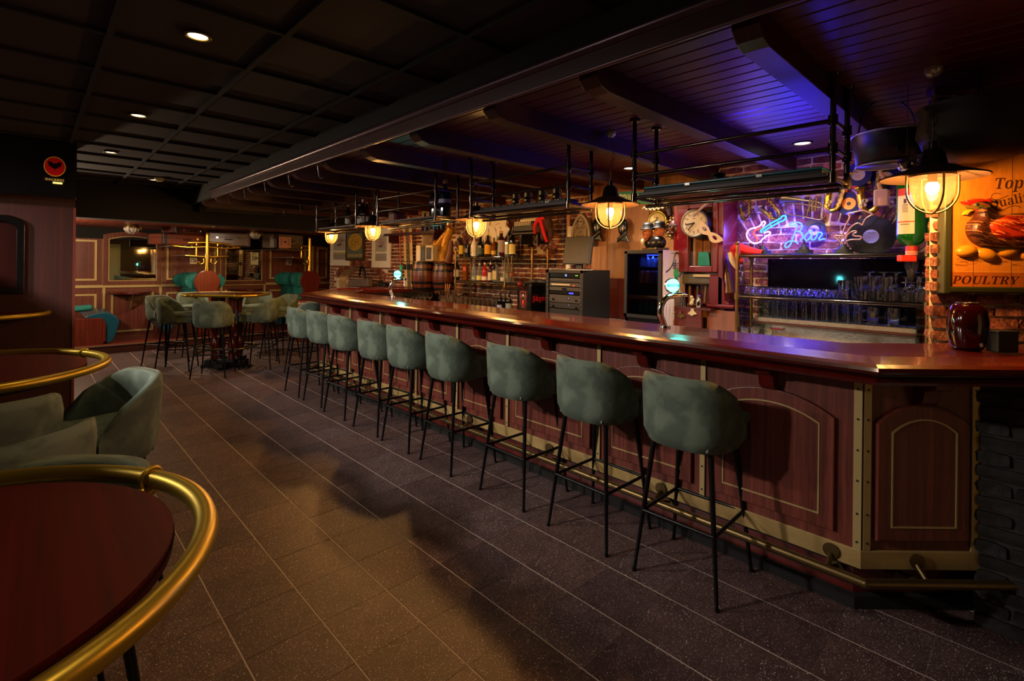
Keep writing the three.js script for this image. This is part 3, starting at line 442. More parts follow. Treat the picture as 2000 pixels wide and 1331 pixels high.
{ const t = thing('smoke_detector', 'small pale ceiling detector beside the farthest warm spot', 'detector', [1.214, CEIL, -7.944]); part(t, 'body', [lathe([[0, -0.05], [0.035, -0.05], [0.055, -0.025], [0.06, 0], [0, 0]])], M.cream); part(t, 'led', [sph(0.004, [0.03, -0.049, 0])], M.red); }
// light of the booths: a globe on the back of the pillar and a spot behind the boarding, both out of view
{ const p = V(-0.12, 1.72, -9.6), t = thing('globe_lamp', 'glowing globe lamp on a post behind the left pillar, out of view', 'lamp', p); part(t, 'globe', [sph(0.07, null, null, 20)], glowMat(0xffd9ae, 8)).castShadow = false; part(t, 'post', [rod([0, -1.72, 0], [0, -0.06, 0], 0.018), cyl(0.12, 0.13, 0.03, [0, -1.705, 0])], M.brassT); pointL(p, WARM, BOOTH_I, 3); }
{ downlight('warm spot on the booth ceiling hidden behind the dark boarding', 2.2, 2.1, -9.48, downGlow); spot([2.2, 2.08, -9.48], [2.3, 0, -10.1], WARM, BOOTH_I * 0.7, R(80), 0.6, 2.5); }
// caged bulkhead pendants
const bulbMat = glowMat(0xffdca8, 60), shadeMat = std({ color: 0x4a3626, roughness: 0.5, metalness: 0.6, side: THREE.DoubleSide });
const LP5 = atD(1821, 350, 2.28);
function pendant(label, x, z, y = 1.92) {
  const t = thing('pendant_lamp', label, 'pendant lamp', [x, 0, z], 0, 'caged pendant lamps over the bar');
  part(t, 'shade', [lathe([[0.2, y], [0.198, y + 0.004], [0.11, y + 0.035], [0.085, y + 0.05], [0.085, y + 0.047], [0.11, y + 0.03], [0.195, y - 0.002]], null, null, 40)], shadeMat);
  part(t, 'lamp_housing', [lathe([[0, y + 0.13], [0.03, y + 0.13], [0.045, y + 0.11], [0.055, y + 0.06], [0.085, y + 0.045], [0.085, y + 0.01], [0.088, y + 0.005]], null, null, 24), cyl(0.016, 0.016, 0.04, [0, y + 0.145, 0])], M.pipe);
  part(t, 'glass_dome', [lathe([[0.083, y + 0.01], [0.084, y - 0.03], [0.08, y - 0.075], [0.065, y - 0.115], [0.04, y - 0.138], [0.0, y - 0.147]], null, null, 32)], M.amberGlass);
  const cage = part(t, 'wire_cage', [0, 1].map((k) => { const pts = []; for (let i = 0; i <= 12; i++) { const a = Math.PI * i / 12; pts.push([Math.cos(a) * 0.1, y - 0.055 - Math.sin(a) * 0.107, 0]); } pts.unshift([0.1, y + 0.01, 0]); pts.push([-0.1, y + 0.01, 0]); return T(tube(pts, 0.0045, 60, 6), null, [0, k * Math.PI / 2 + 0.5, 0]); }), M.brassT);
  const b = part(t, 'bulb', [T(sph(0.026, null, [1, 1.25, 1]), [0, y - 0.045, 0])], bulbMat); b.castShadow = false;
  part(b, 'bulb_socket', [cyl(0.018, 0.018, 0.05, [0, y + 0.0, 0])], M.brassT);
  part(t, 'canopy', [lathe([[0.035, SOFF], [0.034, SOFF - 0.02], [0.02, SOFF - 0.038], [0, SOFF - 0.04]], null, null, 20)], M.steel);
  part(t, 'cord', [tube([[0, SOFF - 0.03, 0], [0.012, SOFF - 0.1, 0.004], [0.018, SOFF - 0.18, 0], [-0.006, SOFF - 0.24, 0], [0.004, y + 0.22, 0], [0, y + 0.15, 0]], 0.003, 40, 6), tube([[0, SOFF - 0.1, 0], [0.03, SOFF - 0.16, 0.01], [0.026, SOFF - 0.22, 0], [0, SOFF - 0.27, 0]], 0.0025, 24, 6)], M.brassT);
  pointL([x, y - 0.045, z], AMBER, BULB_I, 1.4);
}
[[LP5.x, LP5.z, 'caged pendant lamp in front of the poultry board, nearest of the five', 1.92], [2.85, -2.0, 'caged pendant lamp above the bar before the black equipment rack'], [3.0, -3.6, 'caged pendant lamp left of the fan of playing cards'], [2.78, -5.15, 'caged pendant lamp over the right framed print'], [3.0, -6.72, 'farthest caged pendant lamp, over the end of the bar', 1.93]].forEach(([x, z, l, y]) => pendant(l, x, z, y));
// ================= PIPE SHELVES OVER THE BAR =================
const FX = 2.72, RX = 2.98;
function pipeShelf(z0, z1, label) {
  const t = thing('pipe_shelf', label, 'shelf', [0, 0, 0], 0, 'black pipe shelves hung over the bar'), r = 0.013;
  for (const x of [FX, RX]) for (const z of [z0, z1]) { const p = part(t, 'post', [rod([x, 1.915, z], [x, SOFF, z], r), ...[2.2, 2.067, 1.93].map((y) => cyl(0.021, 0.021, 0.05, [x, y, z], null, 14))], M.pipe); part(p, 'ceiling_flange', [cyl(0.034, 0.03, 0.012, [x, SOFF - 0.008, z], null, 16)], M.pipe); }
  for (const y of [2.2, 2.067, 1.93]) { part(t, 'rail', [rod([FX, y, z0], [FX, y, z1], 0.0105)], M.pipe); for (const z of [z0, z1]) part(t, 'end_rail', [rod([FX, y, z], [RX, y, z], 0.0105)], M.pipe); }
  part(t, 'rail', [rod([RX, 1.93, z0], [RX, 1.93, z1], 0.0105)], M.pipe);
  part(t, 'lower_rail', [rod([FX + 0.14, 1.888, z0], [FX + 0.14, 1.888, z1], 0.011)], M.pipe);
  part(t, 'shelf_board', wood([box(0.24, 0.018, z1 - z0 - 0.05, [(FX + RX) / 2, 1.951, (z0 + z1) / 2])]), M.beam);
  return t;
}
pipeShelf(-1.73, -0.655, 'black pipe shelf under the blue-lit planks with a long teal-topped case on it');
pipeShelf(-3.34, -2.262, 'black pipe shelf holding a long row of small keys, above the typewriter');
pipeShelf(-4.94, -3.86, 'black pipe shelf with two big dark bottles at its near end');
pipeShelf(-6.54, -5.44, 'black pipe shelf with white-capped bottles, over the framed prints');
const SB = 1.961;
{ const t = thing('instrument_case', 'long dark case with a teal top lying on the pipe shelf', 'case', [2.85, SB, -1.2]); part(t, 'body', [rb(0.17, 0.024, 0.98, 0.006, [0, 0.013, 0])], M.black); part(t, 'lid', [rb(0.175, 0.014, 0.985, 0.005, [0, 0.031, 0])], phy({ color: 0x0c6a7a, roughness: 0.3 })); part(t, 'latch', [box(0.006, 0.014, 0.03, [-0.089, 0.026, 0.2])], M.steel); part(t, 'latch', [box(0.006, 0.014, 0.03, [-0.089, 0.026, -0.2])], M.steel); }
{ const t = thing('keyboard', 'long dark keyboard with a row of small keys lying on the pipe shelf', 'keyboard', [2.84, SB, -2.8]); part(t, 'body', [rb(0.15, 0.028, 0.95, 0.006, [0, 0.015, 0])], M.black); for (let i = 0; i < 34; i++) part(t, 'key', [box(0.014, 0.008, 0.018, [-0.073, 0.022, -0.44 + i * 0.0265])], i % 3 ? M.brassT : M.pipe); part(t, 'label_plate', [box(0.004, 0.022, 0.04, [-0.078, 0.018, 0.3])], M.cream); }
// ---------- bottles ----------
const glassCol = (hex, tr = 0.9, rough = 0.04) => phy({ color: hex, transmission: tr, roughness: rough, thickness: 0, ior: 1.45 });
const G = { clear: glassCol(0xe8ecea), brown: phy({ color: 0x2a1408, roughness: 0.08, clearcoat: 0.6 }), dark: phy({ color: 0x0b0a0c, roughness: 0.1, clearcoat: 0.6 }), green: phy({ color: 0x0f6a22, roughness: 0.1, clearcoat: 0.6, transmission: 0.35, thickness: 0 }), blue: phy({ color: 0x6ab0c4, roughness: 0.08, transmission: 0.5, thickness: 0 }), navy: phy({ color: 0x141a2c, roughness: 0.1, clearcoat: 0.6 }), white: phy({ color: 0xd8d4cc, roughness: 0.25, clearcoat: 0.4 }), amber: phy({ color: 0x8a4a10, roughness: 0.08, transmission: 0.4, thickness: 0 }), wine: phy({ color: 0x3a0410, roughness: 0.08, clearcoat: 0.6 }), red: phy({ color: 0xa01810, roughness: 0.2, clearcoat: 0.5 }) };
const paint = {}; const pm = (hex) => (paint[hex] ??= col(hex, 0.55));
// kinds of outline: radius r, height h
const prof = {
  round: (r, h) => [[0, 0], [r * 0.92, 0], [r, 0.008], [r, h * 0.58], [r * 0.8, h * 0.68], [r * 0.36, h * 0.76], [r * 0.34, h * 0.94], [0, h * 0.94]],
  tall: (r, h) => [[0, 0], [r * 0.92, 0], [r, 0.008], [r, h * 0.62], [r * 0.55, h * 0.74], [r * 0.36, h * 0.8], [r * 0.33, h * 0.94], [0, h * 0.94]],
  squat: (r, h) => [[0, 0], [r * 0.92, 0], [r, 0.01], [r, h * 0.5], [r * 0.95, h * 0.6], [r * 0.4, h * 0.7], [r * 0.36, h * 0.93], [0, h * 0.93]],
  taper: (r, h) => [[0, 0], [r * 0.8, 0], [r * 0.85, 0.008], [r, h * 0.5], [r * 0.9, h * 0.6], [r * 0.3, h * 0.8], [r * 0.3, h * 0.94], [0, h * 0.94]],
};
function bottle(label, p, kind, r, h, mat, cap, lab, group, pour) {
  const t = thing('bottle', label, 'bottle', p, rr(0, 0.5), group);
  if (kind === 'square') part(t, 'body', [rb(r * 2, h * 0.62, r * 1.7, r * 0.25, [0, h * 0.31, 0]), lathe([[r * 0.7, h * 0.61], [r * 0.34, h * 0.72], [r * 0.33, h * 0.94], [0, h * 0.94]], null, null, 16)], mat);
  else part(t, 'body', [lathe(prof[kind](r, h), null, null, 20)], mat);
  if (cap) part(t, 'cap', [cyl(r * 0.36, r * 0.37, h * 0.1, [0, h * 0.94, 0], null, 14)], pm(cap));
  if (lab) { const [hex, y0, y1] = lab; if (kind === 'square') part(t, 'paper_label', [box(0.002, h * (y1 - y0), r * 1.3, [-r - 0.001, h * (y0 + y1) / 2, 0])], pm(hex)); else { const k = kind === 'taper' ? 0.985 : 1; part(t, 'paper_label', [new THREE.CylinderGeometry(r * k + 0.0012, r * k + 0.0012, h * (y1 - y0), 20, 1, true, Math.PI * 0.95, Math.PI * 1.1).translate(0, h * (y0 + y1) / 2, 0)], paint['L' + hex] ??= col(hex, 0.55, { side: THREE.DoubleSide })); } }
  if (pour) part(t, 'pourer', [rod([0, h * 0.97, 0], [-0.008, h * 1.1, 0.012], 0.004, 0.003), cyl(r * 0.3, r * 0.3, 0.012, [0, h * 0.97, 0])], M.steel);
  return t;
}
// on the pipe shelves
{ const on = (px, z) => [2.87 + rr(-0.03, 0.03), SB, z];
  [[680, G.dark, 0xd8d0c8, [0xb8b0a0, 0.1, 0.45], 'dark bottle with a white cap standing alone on the farthest pipe shelf'], [702, G.dark, 0xd8d0d0, [0xc8c2b8, 0.08, 0.42], 'dark white-capped bottle, first of the four by the pipe post'], [709, G.dark, 0xe0dcd8, [0xd0cabc, 0.08, 0.42], 'white-capped dark bottle, second and tallest of four by the pipe post'], [717, G.wine, 0xd8d4d0, [0xc8c2b8, 0.06, 0.4], 'dark bottle with a red and white neck, third of the four by the pipe post'], [724, G.wine, 0xd04038, [0xc0b8b0, 0.1, 0.42], 'dark bottle with a red cap, last before the shelf end']].forEach(([px, m, c, l, s], i) => { const x = 2.82 + (i % 2) * 0.05; bottle(s, [x, SB, Math.min(atX(px, 420, x).z, -5.47)], 'tall', 0.034, 0.27 + (i === 2 ? 0.03 : 0), m, c, l); });
  bottle('big dark bottle with a pale band and wooden pull, nearer of the two on the pipe shelf', [2.88, SB, -3.93], 'round', 0.062, 0.36, G.navy, 0xa06a30, [0x9a98b0, 0.36, 0.46]);
  bottle('big dark bottle with a red-brown neck, farther of the two on the pipe shelf', [2.86, SB, -4.06], 'round', 0.058, 0.33, G.dark, 0x7a2a18, [0x8a88a0, 0.36, 0.46]);
  const b = thing('box', 'brown wooden box on the pipe shelf behind the second lamp', 'box', [2.9, SB, -4.82]); part(b, 'body', wood([rb(0.14, 0.09, 0.16, 0.004, [0, 0.047, 0])]), M.drawer); part(b, 'lid', wood([rb(0.15, 0.014, 0.17, 0.004, [0, 0.099, 0])]), M.plyD);
  for (const [i, z] of [-3.0, -2.86, -2.7, -2.55].entries()) { const t = thing('tankard', `dark metal tankard, ${ord[i]} from the far end of the row above the keyboard`, 'tankard', [2.92, SB + 0.053, z]); part(t, 'cup', [lathe([[0.0, 0], [0.03, 0], [0.034, 0.01], [0.03, 0.06], [0.034, 0.1], [0.03, 0.1], [0.027, 0.02], [0, 0.015]], null, null, 16)], M.brassT); part(t, 'handle', [tor(0.022, 0.005, [0, 0.055, 0.036], [0, Math.PI / 2, 0], 16, Math.PI * 2)], M.brassT); }
}
// ================= BACK BAR =================
const WY = 0.93;
{ const t = thing('back_counter', 'dark steel-topped work counter along the back of the bar', 'counter'); part(t, 'steel_top', muv(box(0.75, 0.03, 6.3, [4.23, WY - 0.015, -3.7])), M.steel); part(t, 'cabinet', [box(0.68, 0.86, 6.25, [4.25, 0.44, -3.7])], M.black); }
{ const t = thing('return_counter', 'dark sink counter behind the far end of the bar', 'counter'); part(t, 'steel_top', [box(0.95, 0.03, 0.55, [3.35, 0.9, -6.05])], M.steel); part(t, 'cabinet', [box(0.9, 0.88, 0.5, [3.35, 0.44, -6.05])], M.black); }
// black pipe rack with bottles
{
  const t = thing('bottle_rack', 'two-shelf rack of dark pipe full of spirit bottles before the brick arch', 'shelf'), r = 0.012;
  for (const x of [4.28, 4.55]) for (const z of [-5.58, -4.1]) { const p = part(t, 'post', [rod([x, WY, z], [x, 1.7, z], r), sph(0.017, [x, 1.71, z])], M.pipeB); part(p, 'fitting', [1.595, 1.265].map((y) => cyl(0.019, 0.019, 0.045, [x, y, z], null, 12)), M.pipeB); }
  for (const y of [1.595, 1.265]) { for (const x of [4.28, 4.55]) part(t, 'rail', [rod([x, y, -5.58], [x, y, -4.1], 0.011)], M.pipe); for (const z of [-5.58, -4.1]) part(t, 'end_rail', [rod([4.28, y, z], [4.55, y, z], 0.01)], M.pipeB); part(t, 'glass_shelf', [box(0.25, 0.008, 1.44, [4.415, y + 0.015, -4.84])], M.glassGreenEdge); }
  const U = (px) => atX(px, 500, 4.4).z, y1 = 1.615, y2 = 1.285, g1 = 'spirit bottles on the upper rack shelf', g2 = 'spirit bottles on the lower rack shelf';
  [[905, 'tall', 0.034, 0.3, G.brown, 0xc8b020, [0xc8b428, 0.12, 0.52], 'slim bottle with a yellow label and yellow cap, first on the upper rack shelf'],
   [913, 'square', 0.032, 0.27, G.navy, 0x303038, [0x7a6a58, 0.2, 0.42], 'square dark bottle with a faded brown label beside the slim yellow one'],
   [920, 'round', 0.036, 0.29, G.dark, 0x404040, [0x506058, 0.12, 0.4], 'dark round bottle with a grey-green label, third on the upper rack shelf'],
   [930, 'taper', 0.042, 0.29, G.white, 0xe8e4dc, null, 'plain milky white bottle on the upper rack shelf'],
   [939, 'squat', 0.05, 0.29, G.navy, 0xb02030, [0x3a5058, 0.1, 0.4], 'broad dark blue bottle with a red cap beside the white one'],
   [951, 'squat', 0.042, 0.28, G.dark, 0x181818, null, 'plain black bottle next to the bottle with the big yellow label'],
   [957, 'squat', 0.044, 0.31, G.brown, 0xd8c020, [0xd09a10, 0.1, 0.48], 'brown bottle with a big yellow label and yellow cap on the upper rack shelf'],
   [965, 'taper', 0.034, 0.25, G.amber, 0x303030, [0xc8a850, 0.1, 0.3], 'amber bottle with a gold label behind the green one'],
   [974, 'tall', 0.045, 0.34, G.green, 0xc04020, [0xc87848, 0.52, 0.62], 'tall bright green bottle with an orange cap on the upper rack shelf'],
   [984, 'tall', 0.045, 0.33, G.wine, 0xb89040, [0x9a8a98, 0.15, 0.62], 'tall purple-red bottle with a pale patterned label next to the green one'],
   [992, 'square', 0.034, 0.3, G.clear, 0x3a3a40, [0xc0c4c0, 0.1, 0.5], 'clear square bottle with a white label on the upper rack shelf'],
   [996, 'round', 0.04, 0.31, G.blue, 0x506068, null, 'pale blue bottle on the upper rack shelf'],
   [1004.5, 'round', 0.042, 0.33, G.dark, 0x101010, [0xd8d080, 0.08, 0.45], 'black-necked bottle with a cream and yellow label, last on the upper rack shelf']].forEach(([px, k, r2, h, m, c, l, s], i) => bottle(s, [4.39 + (i % 3) * 0.035 - 0.03, y1, U(px)], k, r2, h, m, c, l, g1, i % 2 === 0 && i !== 3));
  [[898, 'round', 0.042, 0.29, G.dark, 0x101010, [0xc8c0a8, 0.16, 0.5], 'black bottle with a square cream label, first on the lower rack shelf'],
   [911, 'square', 0.036, 0.31, G.amber, 0xc89838, [0xb03818, 0.42, 0.6], 'square amber bottle with a slanting red label and gold cap'],
   [923, 'tall', 0.032, 0.28, G.clear, 0x888880, [0xb8b8b0, 0.05, 0.2], 'slim clear bottle with a small white strip on the lower rack shelf'],
   [931, 'round', 0.034, 0.26, G.clear, 0x303030, null, 'clear round bottle with a black stopper on the lower rack shelf'],
   [938, 'squat', 0.04, 0.24, G.clear, 0xd0ccc0, [0xc8c060, 0.06, 0.3], 'clear squat bottle with a yellow-green label on the lower rack shelf'],
   [946, 'squat', 0.04, 0.25, G.clear, 0x404040, [0xc8bca8, 0.08, 0.38], 'clear squat bottle with a cream label next to the yellow-green one'],
   [952.5, 'taper', 0.038, 0.25, G.red, 0xd0a898, [0xd0c8c0, 0.06, 0.26], 'red bottle with a white lower label on the lower rack shelf'],
   [959, 'tall', 0.032, 0.25, G.wine, 0xd8d0c0, [0xc8bc98, 0.06, 0.48], 'slim wine-dark bottle with a tall cream label'],
   [965, 'round', 0.044, 0.26, G.dark, 0x181018, null, 'black round bottle without a label on the lower rack shelf'],
   [975.5, 'square', 0.046, 0.25, G.clear, 0x282420, [0xb0a060, 0.12, 0.56], 'broad square bottle with an old-gold label on the lower rack shelf'],
   [984, 'tall', 0.034, 0.29, G.clear, 0x606060, [0xc8c4a0, 0.05, 0.2], 'clear bottle with a small cream label near the trumpet'],
   [990, 'round', 0.036, 0.27, G.clear, 0x505050, [0xa8a488, 0.2, 0.4], 'clear bottle with a narrow grey label near the trumpet'],
   [996, 'square', 0.036, 0.27, G.clear, 0x383430, [0x988c70, 0.15, 0.5], 'clear square bottle with a tan label behind the trumpet'],
   [1001, 'taper', 0.034, 0.24, G.clear, 0x604030, [0xb85a30, 0.3, 0.5], 'clear bottle with an orange label, last on the lower rack shelf']].forEach(([px, k, r2, h, m, c, l, s], i) => bottle(s, [4.38 + (i % 3) * 0.04 - 0.03, y2, U(px)], k, r2, h, m, c, l, g2, i % 3 === 1));
  // trumpet leaning at the end of the rack
  const z = U(1010), h = thing('trumpet', 'old brass trumpet hanging upright at the near end of the bottle rack', 'trumpet', [4.25, 1.3, z]);
  part(h, 'tubing', [tube([[0, 0.32, 0.06], [0, 0.05, 0.06], [0, 0.0, 0.03], [0, 0.05, 0], [0, 0.26, 0], [0, 0.31, -0.03], [0, 0.26, -0.06], [0, 0.0, -0.06]], 0.0075, 60, 8)], M.brassT);
  part(h, 'bell', [lathe([[0.0075, 0.0], [0.01, -0.06], [0.02, -0.1], [0.045, -0.125], [0.06, -0.13], [0.045, -0.12], [0.016, -0.09], [0.005, 0]], [0, 0.02, -0.06], null, 20)], M.brassT);
  for (const y of [0.12, 0.16, 0.2]) part(h, 'valve', [rod([0, y, -0.03], [0, y, 0.09], 0.011), cyl(0.013, 0.013, 0.006, [0, y, 0.095], [Math.PI / 2, 0, 0])], M.brassT);
}
// a frame of reference on the back wall: local x runs along the wall, z looks into the room
const onX = (px, py, X) => atX(px, py, X), FACE = -Math.PI / 2;
const spanZ = (a, b, y, X) => Math.abs(atX(b, y, X).z - atX(a, y, X).z), spanY = (x, a, b, X) => Math.abs(atX(x, b, X).y - atX(x, a, X).y);
// equipment rack, monitor, cooler, fridge
{
  const p = atX(1101, 570, 3.9), W = spanZ(1065, 1137, 560, 3.9), H = 0.53;
  const t = thing('equipment_rack', 'black rack cabinet of audio units with small coloured lights on the back counter', 'equipment rack', [3.9, WY, p.z], FACE);
  part(t, 'case', [box(0.035, H, 0.45, [-W / 2 + 0.017, H / 2, -0.225]), box(0.035, H, 0.45, [W / 2 - 0.017, H / 2, -0.225]), box(W, 0.03, 0.45, [0, H - 0.015, -0.225]), box(W, 0.03, 0.45, [0, 0.015, -0.225]), box(W - 0.06, H - 0.05, 0.02, [0, H / 2, -0.44])], M.black);
  const w = W - 0.075, pf = col(0x1c1a1a, 0.5), pg = col(0x3a3836, 0.45);
  [[0.475, 0.05, M.blackGloss], [0.425, 0.042, pf], [0.38, 0.042, pg], [0.335, 0.04, pg], [0.295, 0.034, M.blackGloss], [0.235, 0.08, pg], [0.165, 0.055, pf], [0.085, 0.095, M.black]].forEach(([y, h, m], i) => {
    const u = part(t, 'audio_unit', [rb(w, h - 0.003, 0.3, 0.003, [0, y, -0.16])], m); const f = -0.008;
    if (i === 0) { part(u, 'display', [box(0.03, 0.008, 0.003, [0.16 * w / 0.42, y, f])], glowMat(0x9ae020, 1.2)); part(u, 'display', [cyl(0.012, 0.012, 0.003, [0.02, y, f], [Math.PI / 2, 0, 0], 16)], glowMat(0x8ab8ff, 1.0)); }
    if (i === 1) part(u, 'button', Array.from({ length: 12 }, (_, k) => box(0.01, 0.006, 0.004, [-0.17 + k * 0.025, y + 0.008, f])), M.steel).userData.kind = 'stuff';
    if (i === 2) { part(u, 'slider_strip', [box(w * 0.6, 0.012, 0.004, [-0.05, y, f])], M.cream); part(u, 'red_light', [box(0.02, 0.012, 0.004, [0.12, y - 0.006, f])], glowMat(0xff4030, 1.5)); }
    if (i === 3) part(u, 'display', [box(0.06, 0.022, 0.003, [0.0, y, f])], M.blackGloss);
    if (i === 4) part(u, 'display', [box(0.06, 0.016, 0.003, [0.09, y, f])], glowMat(0x4050ff, 1.4));
    if (i === 5 || i === 6) { part(u, 'knob', [cyl(0.012, 0.012, 0.012, [-w / 2 + 0.06, y - 0.01, f + 0.004], [Math.PI / 2, 0, 0], 14)], M.blackMetal); part(u, 'knob', [cyl(0.009, 0.009, 0.012, [w / 2 - 0.05, y - 0.01, f + 0.004], [Math.PI / 2, 0, 0], 14)], M.blackMetal); part(u, 'blue_light', [sph(0.0035, [0.06, y + 0.01, f])], glowMat(0x8090ff, 2)); }
  });
  const sc = []; for (let k = 0; k < 10; k++) for (const s of [-1, 1]) sc.push(cyl(0.004, 0.004, 0.004, [s * (W / 2 - 0.028), 0.05 + k * 0.046, 0.001], [Math.PI / 2, 0, 0], 8)); part(t, 'screw', sc, M.steel).userData.kind = 'stuff';
  const top = WY + H, m = thing('monitor', 'tilted black flat monitor standing on the equipment rack', 'monitor', [4.05, top, p.z + 0.06], FACE + 0.12);
  part(m, 'screen_frame', [T(rb(0.33, 0.29, 0.03, 0.008), [0, 0.2, 0], [-0.2, 0, 0.0])], M.black); part(m, 'screen', [T(box(0.29, 0.25, 0.002), [0, 0.2 + 0.003, 0.016], [-0.2, 0, 0])], std({ color: 0x0b0908, roughness: 0.55 })); part(m, 'stand', [rb(0.2, 0.012, 0.15, 0.004, [0, 0.007, -0.02]), box(0.07, 0.09, 0.03, [0, 0.05, -0.03])], M.black); part(m, 'power_light', [sph(0.003, [0.08, 0.06, 0.02])], glowMat(0x20ff60, 2));
  one('paper', 'sheet of white paper under the monitor on the equipment rack', 'paper', [box(0.21, 0.004, 0.15)], M.white, [3.98, top + 0.002, p.z + 0.14], FACE + 0.2);
  const ca = thing('candle', 'pale stubby candle behind the edge of the equipment rack', 'candle', [4.2, top, p.z - W / 2 + 0.05]); part(ca, 'wax', [cyl(0.025, 0.026, 0.09, [0, 0.045, 0])], M.cream); part(ca, 'wick', [cyl(0.002, 0.002, 0.015, [0, 0.095, 0])], M.black);
}
{
  const p = atX(1012, 578, 4.08), t = thing('drink_cooler', 'black shot cooler with a red stag head badge and red blackletter word', 'drinks dispenser', [4.2, WY, -3.98], FACE - 0.25), red = glowMat(0xff3018, 0.25);
  part(t, 'body', [rb(0.3, 0.36, 0.3, 0.02, [0, 0.185, 0]), rb(0.27, 0.02, 0.27, 0.005, [0, 0.37, 0])], M.blackGloss);
  const badge = canvasTex(256, 320, (c, w, h) => { c.fillStyle = '#14080a'; c.fillRect(0, 0, w, h); c.strokeStyle = '#c8202c'; c.lineWidth = 9; c.beginPath(); c.moveTo(40, 30); c.quadraticCurveTo(128, 10, 216, 30); c.lineTo(222, 150); c.quadraticCurveTo(210, 250, 128, 300); c.quadraticCurveTo(46, 250, 34, 150); c.closePath(); c.stroke(); c.fillStyle = '#d8402a'; c.beginPath(); c.moveTo(128, 270); c.lineTo(100, 200); c.lineTo(92, 165); c.lineTo(128, 178); c.lineTo(164, 165); c.lineTo(156, 200); c.closePath(); c.fill(); c.lineWidth = 7; c.strokeStyle = '#a87868'; for (const s of [-1, 1]) { c.beginPath(); c.moveTo(128 + s * 18, 168); c.quadraticCurveTo(128 + s * 70, 140, 128 + s * 60, 70); c.moveTo(128 + s * 58, 130); c.lineTo(128 + s * 30, 90); c.moveTo(128 + s * 62, 108); c.lineTo(128 + s * 82, 74); c.stroke(); } c.fillStyle = '#f0e0d0'; c.fillRect(120, 60, 16, 50); c.fillRect(104, 76, 48, 14); });
  part(t, 'badge', [box(0.17, 0.21, 0.004, [0, 0.18, 0.152])], std({ map: badge, roughness: 0.4, emissive: 0xff5040, emissiveMap: badge, emissiveIntensity: 0.12 }));
  const word = canvasTex(256, 128, (c, w, h) => { c.fillStyle = '#050506'; c.fillRect(0, 0, w, h); c.fillStyle = '#c01820'; c.font = 'bold 88px serif'; c.fillText('Jäger', 14, 92); });
  part(t, 'lettering', [T(box(0.22, 0.11, 0.004), [0.152, 0.2, 0.02], [0, Math.PI / 2, 0])], std({ map: word, roughness: 0.4, emissive: 0xffffff, emissiveMap: word, emissiveIntensity: 0.1 }));
  part(t, 'tap', [rod([0, 0.3, 0.15], [0, 0.34, 0.2], 0.01), sph(0.03, [0, 0.36, 0.2])], M.red); part(t, 'drip_tray', [rb(0.16, 0.015, 0.09, 0.005, [0, 0.02, 0.19])], M.black); part(t, 'bottle_seat', [cyl(0.06, 0.07, 0.03, [-0.05, 0.39, -0.02]), cyl(0.06, 0.07, 0.03, [0.08, 0.39, -0.05])], M.black);
  [[977, G.dark, 'black liqueur bottle with white print, first before the shot cooler', [0x8a90b0, 0.2, 0.4]], [986, G.dark, 'black liqueur bottle with a bare front, second before the shot cooler', null], [994, G.dark, 'black liqueur bottle with grey print, third before the shot cooler', [0x70787a, 0.15, 0.5]]].forEach(([px, m, s, l]) => bottle(s, [4.05, WY, atX(px, 590, 4.05).z], 'round', 0.038, 0.25, m, 0x080808, l, 'black liqueur bottles'));
}
